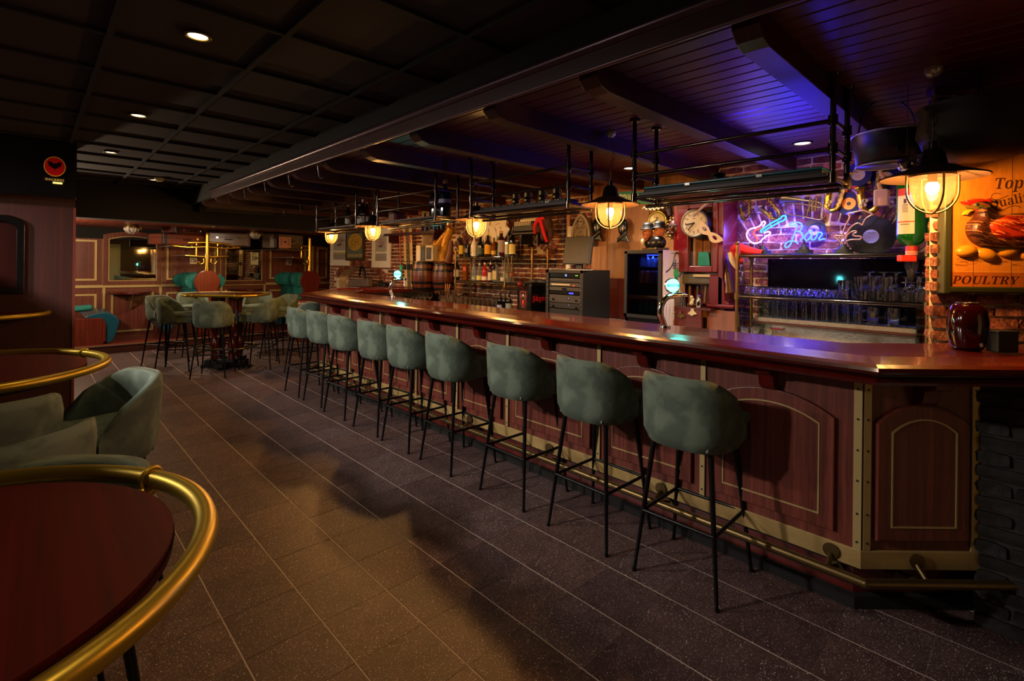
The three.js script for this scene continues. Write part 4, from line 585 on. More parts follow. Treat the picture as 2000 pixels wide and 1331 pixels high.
{
  const X = 3.98, z0 = atX(1222, 560, X).z, z1 = atX(1294, 560, X).z, W = z1 - z0, H = 0.72, D = 0.4;
  const t = thing('drinks_fridge', 'black glass-door drinks fridge with cans inside and a white printed side', 'fridge', [X, WY, (z0 + z1) / 2], FACE);
  part(t, 'case', [box(0.025, H, D, [-W / 2 + 0.012, H / 2, -D / 2]), box(W, 0.04, D, [0, H - 0.02, -D / 2]), box(W, 0.13, D, [0, 0.065, -D / 2]), box(W, H, 0.02, [0, H / 2, -D + 0.01]), box(0.02, H, D, [W / 2 - 0.01, H / 2, -D / 2])], M.blackGloss);
  const side = canvasTex(512, 768, (c, w, h) => { c.fillStyle = '#e2d6d6'; c.fillRect(0, 0, w, h); c.fillStyle = '#40364a'; c.font = 'bold 18px sans-serif'; c.fillText('A FRESH BREEZE', 170, 34); c.translate(0, -92); c.lineWidth = 18; c.strokeStyle = '#3a3a58'; c.beginPath(); c.moveTo(60, 300); c.quadraticCurveTo(230, 260, 250, 150); c.quadraticCurveTo(290, 90, 370, 130); c.stroke(); c.strokeStyle = '#6a80b8'; c.lineWidth = 26; c.beginPath(); c.arc(350, 250, 90, 0.3, 4.0); c.stroke(); c.fillStyle = '#1c1c2c'; c.font = 'bold 84px sans-serif'; c.fillText('BRIES', 210, 270); c.translate(0, 92); c.strokeStyle = '#7a7a66'; c.lineWidth = 6; for (let i = 0; i < 26; i++) { c.beginPath(); c.moveTo(40 + i * 19, 768); c.quadraticCurveTo(30 + i * 20, 600, 20 + i * 22 + ((i * 37) % 50), 480 + ((i * 53) % 80)); c.stroke(); } });
  part(t, 'printed_side', [T(new THREE.PlaneGeometry(D, H), [W / 2 + 0.002, H / 2, -D / 2], [0, Math.PI / 2, 0])].map((g) => box(0.004, H, D, [W / 2 + 0.002, H / 2, -D / 2])), std({ map: side, roughness: 0.45 }));
  const d = part(t, 'door', [box(0.03, H - 0.12, 0.025, [-W / 2 + 0.015, H / 2 + 0.05, 0.014]), box(0.03, H - 0.12, 0.025, [W / 2 - 0.015, H / 2 + 0.05, 0.014]), box(W, 0.03, 0.025, [0, H - 0.015, 0.014]), box(W, 0.03, 0.025, [0, 0.125, 0.014])], M.black); part(d, 'glass', [box(W - 0.06, H - 0.17, 0.006, [0, H / 2 + 0.05, 0.014])], phy({ color: 0x9aa0b0, transmission: 1, roughness: 0.02, thickness: 0 }));
  for (const y of [0.27, 0.42, 0.57]) part(t, 'wire_shelf', [...Array.from({ length: 7 }, (_, i) => rod([-W / 2 + 0.03 + i * (W - 0.06) / 6, y - 0.004, -0.04], [-W / 2 + 0.03 + i * (W - 0.06) / 6, y - 0.004, -D + 0.03], 0.0025, 0.0025, 6)), rod([-W / 2 + 0.02, y - 0.004, -0.04], [W / 2 - 0.02, y - 0.004, -0.04], 0.003)], M.blackMetal);
  part(t, 'inside_lamp', [box(W * 0.3, 0.008, 0.02, [0.06, H - 0.045, -0.05])], glowMat(0x3a50ff, 14));
  areaL(new THREE.Vector3(0.06, H - 0.052, -0.05).applyAxisAngle(UP, FACE).add(V(X, WY, (z0 + z1) / 2)), new THREE.Vector3(0.06, 0, -0.12).applyAxisAngle(UP, FACE).add(V(X, WY, (z0 + z1) / 2)), W * 0.3, 0.02, 0x4060ff, 400);
  const can = (row, i, y, hex, label, h = 0.115) => { const q = new THREE.Vector3(-W / 2 + 0.13 + i * 0.056, y, -0.07).applyAxisAngle(UP, FACE).add(V(X, WY, (z0 + z1) / 2)); const c = thing('drink_can', label, 'can', q, 0, 'cans in the drinks fridge'); part(c, 'body', [lathe([[0, 0], [0.022, 0], [0.026, 0.006], [0.026, h - 0.012], [0.021, h], [0, h - 0.002]], null, null, 16)], pm(hex)); part(c, 'lid', [cyl(0.021, 0.021, 0.003, [0, h, 0], null, 16)], M.steel); };
  [[0xc85a28, 'orange can, first on the fridge shelf second from the top'], [0xc86030, 'orange can, second on the fridge shelf second from the top'], [0x8a3a28, 'dark red can on the fridge shelf second from the top'], [0x4a4a80, 'blue can at the end of the fridge shelf second from the top']].forEach(([h, l], i) => can(1, i, 0.42, h, l));
  [[0x3a6a48, 'green can, first on the lowest fridge shelf'], [0x4a7a58, 'green can, second on the lowest fridge shelf'], [0x3a6a50, 'green can, third on the lowest fridge shelf'], [0x9a4a30, 'rust red can at the end of the lowest fridge shelf']].forEach(([h, l], i) => can(3, i, 0.14, h, l, 0.12));
  for (let i = 0; i < 4; i++) { const mk = (y, l, m, cap) => { const q = new THREE.Vector3(-W / 2 + 0.13 + i * 0.056, y, -0.07).applyAxisAngle(UP, FACE).add(V(X, WY, (z0 + z1) / 2)); bottle(l, q, 'round', 0.024, 0.115, m, cap, null, 'small bottles in the drinks fridge'); }; mk(0.57, `small clear bottle on the top fridge shelf, ${ord[i]} of four`, G.clear, 0x8090c0); mk(0.27, `small black bottle on the third fridge shelf, ${ord[i]} of four`, G.dark, 0x181818); }
  // a generic pair of painted busts on the fridge
  const b = thing('bust', 'painted bust of two men in bowler hats side by side on the fridge', 'bust', [4.12, WY + H, (z0 + z1) / 2 + 0.03], FACE - 0.5), skin = col(0xb06a44, 0.4), suit = phy({ color: 0x100c0c, roughness: 0.3 });
  part(b, 'base', [rb(0.24, 0.025, 0.14, 0.01, [0, 0.0125, 0])], M.brassT);
  part(b, 'jackets', [T(sph(0.085, null, [1, 0.75, 0.75]), [-0.055, 0.07, 0]), T(sph(0.09, null, [1, 0.75, 0.75]), [0.06, 0.068, 0.01])], suit);
  for (const [x, y, z, s] of [[-0.066, 0.165, 0.035, 0.9], [0.058, 0.17, -0.01, 1]]) { const h = part(b, 'head', [T(sph(0.05, null, [0.85, 1.1, 0.95]), [x, y, z], null), T(sph(0.011, null, [0.8, 1, 1.3]), [x - 0.004, y - 0.002, z + 0.05]), T(sph(0.03, null, [1, 0.8, 0.9]), [x, y - 0.038, z + 0.02]), T(sph(0.011), [x - 0.045, y, z]), T(sph(0.011), [x + 0.045, y, z]), cyl(0.024, 0.03, 0.05, [x, y - 0.06, z])], skin); part(h, 'eyes', [sph(0.006, [x - 0.017, y + 0.012, z + 0.044]), sph(0.006, [x + 0.017, y + 0.012, z + 0.044])], M.black); part(h, 'mouth', [T(sph(0.012, null, [1, 0.25, 0.4]), [x, y - 0.026, z + 0.046])], col(0x701a14, 0.4)); part(b, 'bowler_hat', [lathe([[0.072, y + 0.03], [0.072, y + 0.036], [0.05, y + 0.038], [0.05, y + 0.07], [0.04, y + 0.092], [0, y + 0.098]], [x, 0, z], null, 24)], M.black); part(b, 'shirt', [T(sph(0.03, null, [0.7, 1, 0.5]), [x, y - 0.085, z + 0.055])], M.cream); }
}
// beer taps
function beerTap(label, p, turn) {
  const t = thing('beer_tap', label, 'beer tap', p, turn);
  part(t, 'column', [tube([[0, 0, 0], [-0.012, 0.03, 0], [-0.03, 0.08, 0], [-0.024, 0.135, 0], [0.005, 0.178, 0], [0.05, 0.193, 0]], 0.018, 48, 14), cyl(0.03, 0.032, 0.012, [0, 0.006, 0])], M.chrome);
  part(t, 'crossbar', [rod([0.02, 0.192, 0], [0.14, 0.195, 0], 0.014, 0.012, 14), cyl(0.021, 0.021, 0.026, [0.05, 0.193, 0], [0, 0, Math.PI / 2])], M.chrome);
  const f = part(t, 'faucet', [rod([0.118, 0.195, 0], [0.118, 0.12, 0.016], 0.008, 0.006), sph(0.015, [0.118, 0.195, 0])], M.chrome); part(f, 'handle', [rod([0.085, 0.2, -0.01], [0.078, 0.31, -0.016], 0.007, 0.011), rb(0.028, 0.045, 0.018, 0.006, [0.077, 0.33, -0.016])], col(0x0c5a30, 0.35));
  const b = part(t, 'badge', [T(cyl(0.045, 0.045, 0.022, null, null, 28), [0.043, 0.252, 0], [Math.PI / 2, 0, 0])], M.chrome); const g = canvasTex(128, 128, (c) => { c.fillStyle = '#d8fff8'; c.fillRect(0, 0, 128, 128); c.fillStyle = '#18a890'; c.fillRect(0, 52, 128, 24); c.fillStyle = '#e8fffa'; c.font = 'bold 22px sans-serif'; c.textAlign = 'center'; c.fillText('PILSNER', 64, 72); c.fillStyle = '#10907c'; c.font = '26px serif'; c.fillText('★', 64, 40); });
  part(b, 'lit_face', [T(faceUV(T(cyl(0.04, 0.04, 0.004, null, null, 28), null, [Math.PI / 2, 0, 0]), 0.04), [0.043, 0.252, 0.0125])], std({ color: 0x000000, emissive: 0x9ffff0, emissiveMap: g, emissiveIntensity: 3.0 }));
  const w = V(0.043, 0.252, 0.05).applyAxisAngle(UP, turn).add(v3(p)); pointL(w, 0x60ffe8, 0.12, 1.5);
  return t;
}
beerTap('curved chrome beer tap with a round teal-lit badge in front of the red cabinet', atY(1299, 640, 1.138), -BEAR + 0.2);
beerTap('curved chrome beer tap with a teal-lit badge at the far end of the bar', atY(768, 581, 1.138), -BEAR + 0.2);
// ================= NEON SIGNS AND MUSIC CORNER =================
const zc = (ox, oy, s) => ([x, y]) => [ox + x / s, oy + y / s];
const Z5 = zc(1420, 340, 8.318), Z8 = zc(1600, 320, 7.394);
const SY = 1.615; // top of the upper glass shelf
// shelf unit of pipe and glass
{
  const t = thing('glass_shelf', 'dark pipe shelf unit with glass shelves under the lit signs', 'shelf'), zA = -1.665, zB = -0.462, r = 0.0135;
  for (const x of [4.15, 4.45]) for (const z of [zA, zB]) { const p = part(t, 'post', [rod([x, WY, z], [x, z === zB && x < 4.3 ? 2.1 : 1.69, z], r), sph(0.018, [x, z === zB && x < 4.3 ? 2.1 : 1.7, z])], M.pipeB); part(p, 'fitting', [1.597, 1.268].map((y) => cyl(0.021, 0.021, 0.05, [x, y, z], null, 12)), M.pipeB); }
  for (const y of [1.597, 1.268]) { for (const x of [4.15, 4.45]) part(t, 'rail', [rod([x, y, zA], [x, y, zB], 0.0125)], M.pipe); for (const z of [zA, zB]) part(t, 'end_rail', [rod([4.15, y, z], [4.45, y, z], 0.011)], M.pipe); part(t, 'glass_shelf', [box(0.29, 0.008, zB - zA - 0.03, [4.3, y + 0.0165, (zA + zB) / 2])], M.glassGreenEdge); }
  const c = thing('glass_cabinet', 'low mirrored cabinet with a steel shelf of tall glasses below the pipe shelf', 'cabinet');
  part(c, 'mirror_back', [box(0.02, 0.64, 1.03, [4.57, 1.26, -1.055])], std({ color: 0x3a3640, roughness: 0.06, metalness: 0.95 }));
  part(c, 'steel_shelf', [box(0.22, 0.012, 1.03, [4.455, 1.088, -1.055]), box(0.012, 0.03, 1.03, [4.345, 1.08, -1.055])], M.steel); part(c, 'shelf_trim', wood([box(0.014, 0.014, 1.03, [4.344, 1.056, -1.055])]), M.plyD);
  part(c, 'side_pane', [box(0.25, 0.34, 0.006, [4.45, 1.1, -0.542])], M.glassGreenEdge); part(c, 'side_pane', [box(0.25, 0.34, 0.006, [4.45, 1.1, -1.568])], M.glassGreenEdge);
  part(c, 'splashback', [box(0.012, 0.1, 1.02, [4.5, WY + 0.05, -1.055])], M.steel);
}
const neonBase = (t, o) => { part(t, 'base', [cyl(0.062, 0.064, 0.03, [0, 0.015, 0], null, 28), cyl(0.035, 0.04, 0.02, [0, 0.04, 0], null, 24), cyl(0.018, 0.024, 0.02, [0, 0.06, 0], null, 16)], M.black); };
function neon(t, name, o, pts, X, mat, n, label) { const w = pts.map((q) => { const p = atX(q[0], q[1], X); return [p.x - o.x, p.y - o.y, p.z - o.z]; }); const m = part(t, name, [tube(w, 0.0062, n || pts.length * 6, 8), sph(0.0062, w[0]), sph(0.0062, w[w.length - 1])], mat, label); m.castShadow = false; return w; }
const NX = 4.34;
const nm = { pink: glowMat(0xc890ff, 4), red: glowMat(0xff4028, 3), cyan: glowMat(0x1c90ff, 4), blue: glowMat(0x3c6aff, 4.5) };
{
  const o = V(NX, SY, atX(1489, 495, NX).z), t = thing('neon_sign', 'lit neon guitar sign in pink and cyan tubes on a round black base', 'neon sign', o); neonBase(t);
  neon(t, 'body_tube', o, [[600, 838], [620, 795], [600, 770], [570, 795], [535, 840], [480, 868], [400, 888], [350, 918], [320, 970], [330, 1035], [370, 1088], [430, 1124], [490, 1124], [545, 1095], [590, 1048], [640, 1012], [695, 975], [698, 948], [660, 940], [605, 960]].map(Z5), NX, nm.pink, 160);
  neon(t, 'inner_tube', o, [[545, 875], [515, 898], [470, 912], [435, 945], [440, 985], [475, 1022], [486, 1060], [486, 1094]].map(Z5), NX, nm.red, 60);
  neon(t, 'neck_tube', o, [[562, 952], [548, 922], [590, 888], [720, 800], [865, 722], [890, 690], [930, 680], [958, 697], [942, 735], [905, 765], [868, 775], [730, 850], [592, 932]].map(Z5), NX, nm.cyan, 140);
  part(t, 'support', [rod([0, 0.06, 0], atX(1491, 458, NX).sub(o), 0.0035), rod([0.01, 0.06, -0.03], [0.01, 0.12, -0.035], 0.004)], M.black);
  for (const [x, y, c, k] of [[1470, 452, 0x6a58ff, 0.15], [1486, 462, 0x8060ff, 0.1], [1515, 434, 0x4058ff, 0.16]]) pointL(atX(x, y, NX + 0.15), c, k * NEON_I, 4);
}
{
  const o = V(NX, SY, atX(1570, 495, NX).z), t = thing('neon_sign', 'lit blue neon sign reading Bar in script on a round black base', 'neon sign', o); neonBase(t);
  neon(t, 'letter_tube', o, [[1190, 918], [1212, 885], [1220, 845], [1200, 808], [1150, 788], [1060, 796], [1012, 826], [1040, 838], [1128, 828], [1142, 845], [1105, 950], [1060, 1065], [1040, 1125], [1005, 1175], [965, 1196], [940, 1178], [952, 1138], [995, 1102], [1045, 1090], [1105, 1098], [1152, 1130]].map(Z5), NX, nm.blue, 200);
  neon(t, 'letter_tube', o, [[1143, 935], [1192, 946], [1224, 982], [1228, 1035], [1196, 1076]].map(Z5), NX, nm.blue, 50);
  neon(t, 'letter_tube', o, [[1372, 936], [1345, 934], [1300, 970], [1264, 1022], [1266, 1066], [1292, 1084], [1330, 1058], [1366, 1005], [1384, 955], [1372, 1020], [1380, 1068], [1415, 1068], [1448, 1028], [1465, 985], [1482, 956], [1522, 952], [1545, 974], [1522, 1010], [1496, 1046], [1508, 1076], [1548, 1062], [1590, 1056]].map(Z5), NX, nm.blue, 200);
  part(t, 'support', [rod([0, 0.06, 0], [0, 0.11, 0], 0.009), tube([[0, 0.1, 0.0], [0, 0.1, 0.1], [0, 0.105, 0.14], [0, 0.14, 0.142]], 0.0045, 24, 6)], M.black);
  for (const [x, y] of [[1548, 446], [1562, 462], [1590, 464]]) pointL(atX(x, y, NX + 0.15), 0x281cff, 0.2 * NEON_I, 4); pointL(atX(1562, 452, NX - 0.03), 0x3028ff, 0.06 * NEON_I, 4);
}
{
  const o = V(NX, SY, atX(1647, 495, NX).z), t = thing('neon_sign', 'unlit pale neon sign in the outline of a leaping dolphin', 'neon sign', o); neonBase(t);
  neon(t, 'outline_tube', o, [[372, 1168], [388, 1132], [430, 1106], [510, 1096], [588, 1094], [612, 1070], [590, 1050], [530, 1048], [492, 1034], [502, 1008], [540, 996], [522, 974], [470, 984], [420, 1020], [380, 1076], [392, 1070], [402, 1010], [450, 930], [510, 880], [570, 860], [622, 886], [645, 838], [680, 788], [764, 736], [738, 714], [640, 680], [540, 694], [440, 720], [412, 714], [440, 762], [428, 812], [390, 872], [358, 960], [330, 1030], [294, 1062], [312, 1082], [350, 1052], [300, 1044], [236, 1040], [224, 1062], [262, 1092], [292, 1122], [332, 1158]].map(Z8), NX, phy({ color: 0x8a6460, roughness: 0.3, clearcoat: 0.3 }), 360);
  part(t, 'support', [rod([0, 0.05, -0.012], [0, 0.1, -0.02], 0.004), rod([0, 0.05, 0.012], [0, 0.1, 0.01], 0.004)], M.black);
}
{ // blue stage light lying on the pipe shelf, washing the planks
  const t = thing('uplight', 'small black floodlight glowing blue among the things on the pipe shelf', 'floodlight', [2.95, SB + 0.02, -1.3]);
  part(t, 'housing', [cyl(0.04, 0.045, 0.05, [0, 0.025, 0], null, 20), rb(0.11, 0.012, 0.05, 0.004, [0, 0.0, 0])], M.black); part(t, 'lens', [cyl(0.034, 0.034, 0.004, [0, 0.051, 0], null, 20)], glowMat(0x2030ff, 4)); part(t, 'hood', [cyl(0.041, 0.04, 0.035, [0, 0.062, 0], null, 20, true)], M.black);
  spot([2.95, SB + 0.085, -1.3], [3.45, SOFF, -1.0], 0x2820ff, BLUE_I, R(54), 0.8, 2);
}
// taper along a line
function taper(pts, r0, r1, n = 40, seg = 12, pw = 1) { const g = tube(pts, 1, n, seg), c = new THREE.CatmullRomCurve3(pts.map(v3)), p = g.attributes.position; for (let i = 0; i <= n; i++) { const o = c.getPointAt(i / n), r = r0 + (r1 - r0) * Math.pow(i / n, pw); for (let j = 0; j <= seg; j++) { const k = i * (seg + 1) + j; p.setXYZ(k, o.x + (p.getX(k) - o.x) * r, o.y + (p.getY(k) - o.y) * r, o.z + (p.getZ(k) - o.z) * r); } } g.computeVertexNormals(); return g; }
function sax(label, px, py, X, s, roll, flip = 1, mat = M.brassG) { // hung on the wall, bell beside the body
  const q = atX(px, py, X), t = thing('saxophone', label, 'saxophone', q, FACE); t.rotation.order = 'YXZ'; t.rotation.z = roll; t.scale.set(s * flip, s, s);
  part(t, 'body_tube', [taper([[0.09, 0.42, 0], [0.085, 0.2, 0], [0.08, 0, 0], [0.06, -0.08, 0], [0, -0.11, 0], [-0.055, -0.07, 0.01], [-0.07, 0.02, 0.015], [-0.085, 0.1, 0.02]], 0.014, 0.045, 64, 16, 0.8)], mat);
  part(t, 'bell', [T(lathe([[0.042, 0], [0.05, 0.03], [0.075, 0.065], [0.09, 0.075], [0.086, 0.07], [0.05, 0.035], [0.038, 0.0]], null, null, 24), [-0.085, 0.1, 0.02], [0, 0, 0.25])], mat);
  part(t, 'keys', [...Array.from({ length: 11 }, (_, i) => cyl(0.019 - i * 0.0007, 0.019 - i * 0.0007, 0.008, [0.085 + (i % 2 ? 0.008 : -0.008), 0.0 + i * 0.034, 0.035 - i * 0.001], [Math.PI / 2, 0, 0], 12)), ...Array.from({ length: 4 }, (_, i) => cyl(0.022, 0.022, 0.008, [-0.06 + i * 0.014, -0.03 + (i % 2) * 0.05, 0.052], [Math.PI / 2, 0, 0], 12)), rod([0.11, -0.03, 0.03], [0.105, 0.38, 0.02], 0.004), rod([0.06, 0.0, 0.03], [0.07, 0.36, 0.02], 0.003)], mat);
  part(t, 'neck', [taper([[0.09, 0.42, 0], [0.095, 0.47, 0], [0.13, 0.5, 0], [0.18, 0.49, 0]], 0.013, 0.008, 24, 10)], mat);
  return t;
}
sax('small old saxophone hanging on the dark wall left of the neon guitar', 1456, 418, 4.5, 0.42, 0.02, 1, M.brassT);
sax('slanting saxophone with a blue-lit bell above the neon guitar neck', 1510, 418, 4.5, 0.52, 0.62, 1, M.brassT);
sax('bright gold saxophone tilted beside the flugelhorn bell', 1626, 398, 4.48, 0.52, -0.28, 1);
sax('bright gold saxophone hanging upright by the record with an orange label', 1697, 396, 4.46, 0.62, -0.02, 1);
{
  const q = atX(1570, 402, 4.48), t = thing('flugelhorn', 'old brass flugelhorn hanging on the wall above the neon Bar sign', 'horn', q, FACE), L = (a) => { const [px, py] = Z5(a), p = atX(px, py, 4.48); return [p.z - q.z, p.y - q.y, 0]; };
  part(t, 'bell', [taper([[880, 400], [905, 402], [960, 405], [1080, 415], [1240, 432], [1340, 440]].map(L), 0.055, 0.008, 40, 18, 0.42)], M.brassT);
  part(t, 'tubing', [tube([[1340, 440], [1500, 470], [1530, 540], [1440, 540], [1330, 510], [1080, 475], [980, 480], [928, 540], [935, 610], [1000, 660], [1200, 690], [1400, 730], [1530, 745], [1600, 690]].map(L), 0.006, 120, 8), tube([[1270, 560], [1250, 640], [1240, 690]].map(L), 0.005, 16, 6), tube([[1310, 570], [1300, 690]].map(L), 0.005, 10, 6)], M.brassT);
  for (const x of [1340, 1395, 1445]) part(t, 'valve', [rod([...L([x + 8, 420])], [...L([x - 10, 610])], 0.0085), sph(0.009, L([x + 10, 412]))], M.brassT);
}
function record(label, px, py, X, r, lab, txt, lean = 0) {
  const q = atX(px, py, X), t = thing('vinyl_record', label, 'record', q, FACE); t.rotation.order = 'YXZ'; t.rotation.x = lean;
  part(t, 'disc', [cyl(r, r, 0.0025, null, [Math.PI / 2, 0, 0], 48), ...[0.92, 0.8, 0.68, 0.56].map((k) => tor(r * k, 0.0006, [0, 0, 0.0014], null, 48))], M.vinyl);
  const pr = canvasTex(128, 128, (c) => { c.fillStyle = lab; c.fillRect(0, 0, 128, 128); c.fillStyle = txt[1]; c.textAlign = 'center'; c.font = 'bold 19px sans-serif'; c.fillText(txt[0], 64, 38); for (const y of [76, 88, 100]) c.fillRect(40, y, 48, 2); if (txt[2]) { c.beginPath(); c.arc(64, 64, 20, 0, 7); c.fill(); } });
  const rl = txt[3] || r * 0.52; part(t, 'paper_label', [faceUV(T(cyl(rl, rl, 0.001, null, null, 32), [0, 0, 0.0022], [Math.PI / 2, 0, 0]), rl)], std({ map: pr, roughness: 0.5 }));
  return t;
}
record('big black record with a violet label leaning on the shelf behind the green bottle', 1701, 462, 4.44, 0.15, '#6a68b8', ['PHILIPS', '#20203a', 0, 0.05]);
record('small record with an orange label and black centre between the gold saxophones', 1658, 398, 4.5, 0.0875, '#e88820', ['', '#181008', 1]);
record('small record with a red label, above the orange-labelled one', 1662, 366, 4.53, 0.0875, '#e85030', ['', '#702010', 0]);
record('small record with a silver label, topmost of the cluster on the wall', 1676, 341, 4.5, 0.0875, '#a8a098', ['', '#403830', 0]);
record('small record with a pale violet label behind the r of the neon word', 1590, 450, 4.55, 0.0875, '#9a90d8', ['', '#30307a', 1, 0.04]);
record('small record with a cream label half hidden by the hanging lamp', 1730, 348, 4.55, 0.0875, '#c8b890', ['', '#40301c', 1]);
{ // Upside-down litre bottle with its dispenser
  const q = atD(1781, 430, 3.1), y0 = atD(1781, 477, 3.1).y, yT = atD(1781, 372, 3.1).y, r = 0.078, h = yT - y0 + 0.1;
  const t = thing('dispenser_bottle', 'huge green bottle with a white and red label hung upside down in a dispenser', 'bottle', [q.x, 0, q.z], -BEAR);
  part(t, 'body', [lathe([[0.022, y0 - 0.05], [0.024, y0 - 0.01], [0.05, y0], [r * 0.93, y0 + 0.03], [r, y0 + 0.06], [r, y0 + h], [0, y0 + h]], null, null, 36)], phy({ color: 0x1a7a18, roughness: 0.09, transmission: 0.5, thickness: 0, clearcoat: 0.5 }));
  const lb = canvasTex(256, 512, (c, w, h2) => { c.fillStyle = '#e4d8b8'; c.fillRect(0, 0, w, h2); c.fillStyle = '#c02818'; c.fillRect(0, 0, w, 80); c.fillRect(0, 370, w, 12); c.fillStyle = '#403020'; for (let i = 0; i < 6; i++) c.fillRect(90, 180 + i * 16, 80, 6); c.fillRect(110, 120, 40, 50); c.fillRect(60, 400, 130, 8); });
  part(t, 'paper_label', [new THREE.CylinderGeometry(r + 0.001, r + 0.001, 0.28, 20, 1, true, -1.75, 1.25).translate(0, y0 + 0.2, 0)], std({ map: lb, roughness: 0.5, side: THREE.DoubleSide }));
  part(t, 'paper_label', [new THREE.CylinderGeometry(r + 0.001, r + 0.001, 0.22, 20, 1, true, 0.85, 0.8).translate(0, y0 + 0.24, 0)], std({ map: lb, roughness: 0.5, side: THREE.DoubleSide }));
  part(t, 'neck_band', [cyl(0.031, 0.031, 0.055, [0, y0 - 0.04, 0])], std({ map: canvasTex(64, 64, (c) => { c.fillStyle = '#c83020'; c.fillRect(0, 0, 64, 64); c.fillStyle = '#e8d8b0'; for (const y of [38, 48, 58]) c.fillRect(0, y, 64, 4); }), roughness: 0.5 }));
  part(t, 'clamp', [rb(0.1, 0.04, 0.04, 0.008, [-0.045, y0 - 0.09, 0.02])], col(0xe03a18, 0.4)); part(t, 'bracket', [rb(0.16, 0.02, 0.05, 0.004, [0.06, y0 - 0.085, -0.02])], M.black);
  part(t, 'measure', [lathe([[0.034, y0 - 0.09], [0.034, y0 - 0.15], [0.022, y0 - 0.18], [0.016, y0 - 0.21]], null, null, 18)], M.glass); part(t, 'spout', [lathe([[0.022, y0 - 0.16], [0.02, y0 - 0.2], [0.008, y0 - 0.235], [0, y0 - 0.235]], null, null, 14), rb(0.1, 0.008, 0.03, 0.003, [0, y0 - 0.24, 0])], M.black);
}
// ---------- glasses ----------
const glassShapes = {
  shot: [[0.0, 0.004], [0.018, 0.004], [0.02, 0], [0.025, 0.06], [0.0235, 0.06], [0.019, 0.012], [0, 0.012]],
  tumbler: [[0, 0.005], [0.028, 0.005], [0.03, 0], [0.036, 0.1], [0.034, 0.1], [0.028, 0.014], [0, 0.014]],
  tall: [[0, 0.005], [0.026, 0.005], [0.028, 0], [0.033, 0.15], [0.031, 0.15], [0.026, 0.016], [0, 0.016]],
  mug: [[0, 0.005], [0.038, 0.005], [0.04, 0], [0.04, 0.13], [0.037, 0.13], [0.036, 0.016], [0, 0.016]],
  goblet: [[0, 0.002], [0.034, 0.0], [0.034, 0.003], [0.006, 0.01], [0.005, 0.075], [0.03, 0.095], [0.041, 0.125], [0.036, 0.18], [0.034, 0.18], [0.039, 0.125], [0.028, 0.099], [0, 0.085]],
};
const protoGlass = {};
const GC = { shot: ['shot_glass', 'shot glass'], tumbler: ['tumbler_glass', 'glass'], tall: ['tall_glass', 'glass'], mug: ['beer_mug', 'beer mug'], goblet: ['wine_glass', 'wine glass'] };
function glassAt(kind, p, upside, label, group, s = 1) {
  const key = kind + upside; if (protoGlass[key]) { const o = dup(protoGlass[key], p, rr(0, 3), label, group); o.scale.setScalar(s); return o; }
  const H = Math.max(...glassShapes[kind].map((q) => q[1])), pr = glassShapes[kind].map(([r, y]) => [r, upside ? H - y : y]); if (upside) pr.reverse();
  const t = thing(GC[kind][0], label, GC[kind][1], p, 0, group); part(t, 'bowl', [lathe(pr, null, null, 18)], M.glassware); if (kind === 'mug') part(t, 'handle', [tube([[0.038, 0.03, 0], [0.065, 0.035, 0], [0.068, 0.09, 0], [0.038, 0.1, 0]], 0.006, 20, 8)], M.glassware); t.scale.setScalar(s);
  return protoGlass[key] = t;
}
const S2 = 1.289;
for (let r = 0; r < 4; r++) for (let i = 0; i < 13; i++) glassAt('shot', [4.2 + r * 0.056, S2, -1.6 + i * 0.0565 + (r % 2) * 0.02 + (r === 3 ? 0.05 : 0)], true, 'small upturned shot glass in the rows on the glass shelf', 'shot glasses on the glass shelf');
for (let i = 0; i < 3; i++) glassAt('mug', [4.2 + i * 0.1, S2, -0.93 + (i % 2) * 0.05], false, 'ribbed beer mug between shot glasses and stemmed glasses', 'beer mugs on the glass shelf');
for (let r = 0; r < 2; r++) for (let i = 0; i < 3; i++) glassAt('tall', [4.2 + r * 0.11, S2, -0.86 + i * 0.07 + 0.02], false, 'tall straight glass among the stemmed ones on the glass shelf', 'tall glasses on the glass shelf', 1.05);
for (let r = 0; r < 3; r++) for (let i = 0; i < 5; i++) if (r * 5 + i !== 12) glassAt('goblet', [4.205 + r * 0.095, S2, -0.82 + r * 0.02 + i * 0.078 + (r ? 0 : 0.0) + rr(-0.006, 0.006)], true, 'stemmed wine glass standing upside down on the glass shelf', 'upturned wine glasses on the glass shelf', r === 1 ? 1.08 : 0.92);
for (let r = 0; r < 2; r++) for (let i = 0; i < 10; i++) glassAt('tall', [4.4 + r * 0.075, 1.096, -1.52 + i * 0.07], true, 'tall upturned beer glass on the steel shelf of the mirrored cabinet', 'beer glasses in the mirrored cabinet', 0.95);
glassAt('mug', [4.42, 1.096, -0.8], false, 'heavy beer mug at the end of the steel shelf', 'mugs on the steel shelf'); glassAt('mug', [4.42, 1.096, -0.68], false, 'heavy beer mug at the end of the steel shelf', 'mugs on the steel shelf');
[[-1.6, 4.15], [-1.54, 4.22], [-1.51, 4.12], [-1.44, 4.2]].forEach(([z, x]) => glassAt('tumbler', [x, WY, z], false, 'short tumbler at the foot of the pipe shelf post', 'tumblers by the shelf post', 1.0));
{ const t = thing('jar', 'square glass jar with a red band next to the tumblers', 'jar', [4.2, WY, -1.37]); part(t, 'body', [rb(0.08, 0.12, 0.08, 0.008, [0, 0.06, 0])], M.glass); part(t, 'band', [box(0.083, 0.012, 0.083, [0, 0.1, 0])], M.red); }
for (let r = 0; r < 2; r++) for (let i = 0; i < 9; i++) glassAt('tall', [3.08 + i * 0.08, 0.915, -6.18 + r * 0.09], false, 'tall beer glass on the sink counter at the far end', 'beer glasses on the sink counter', 1.25);
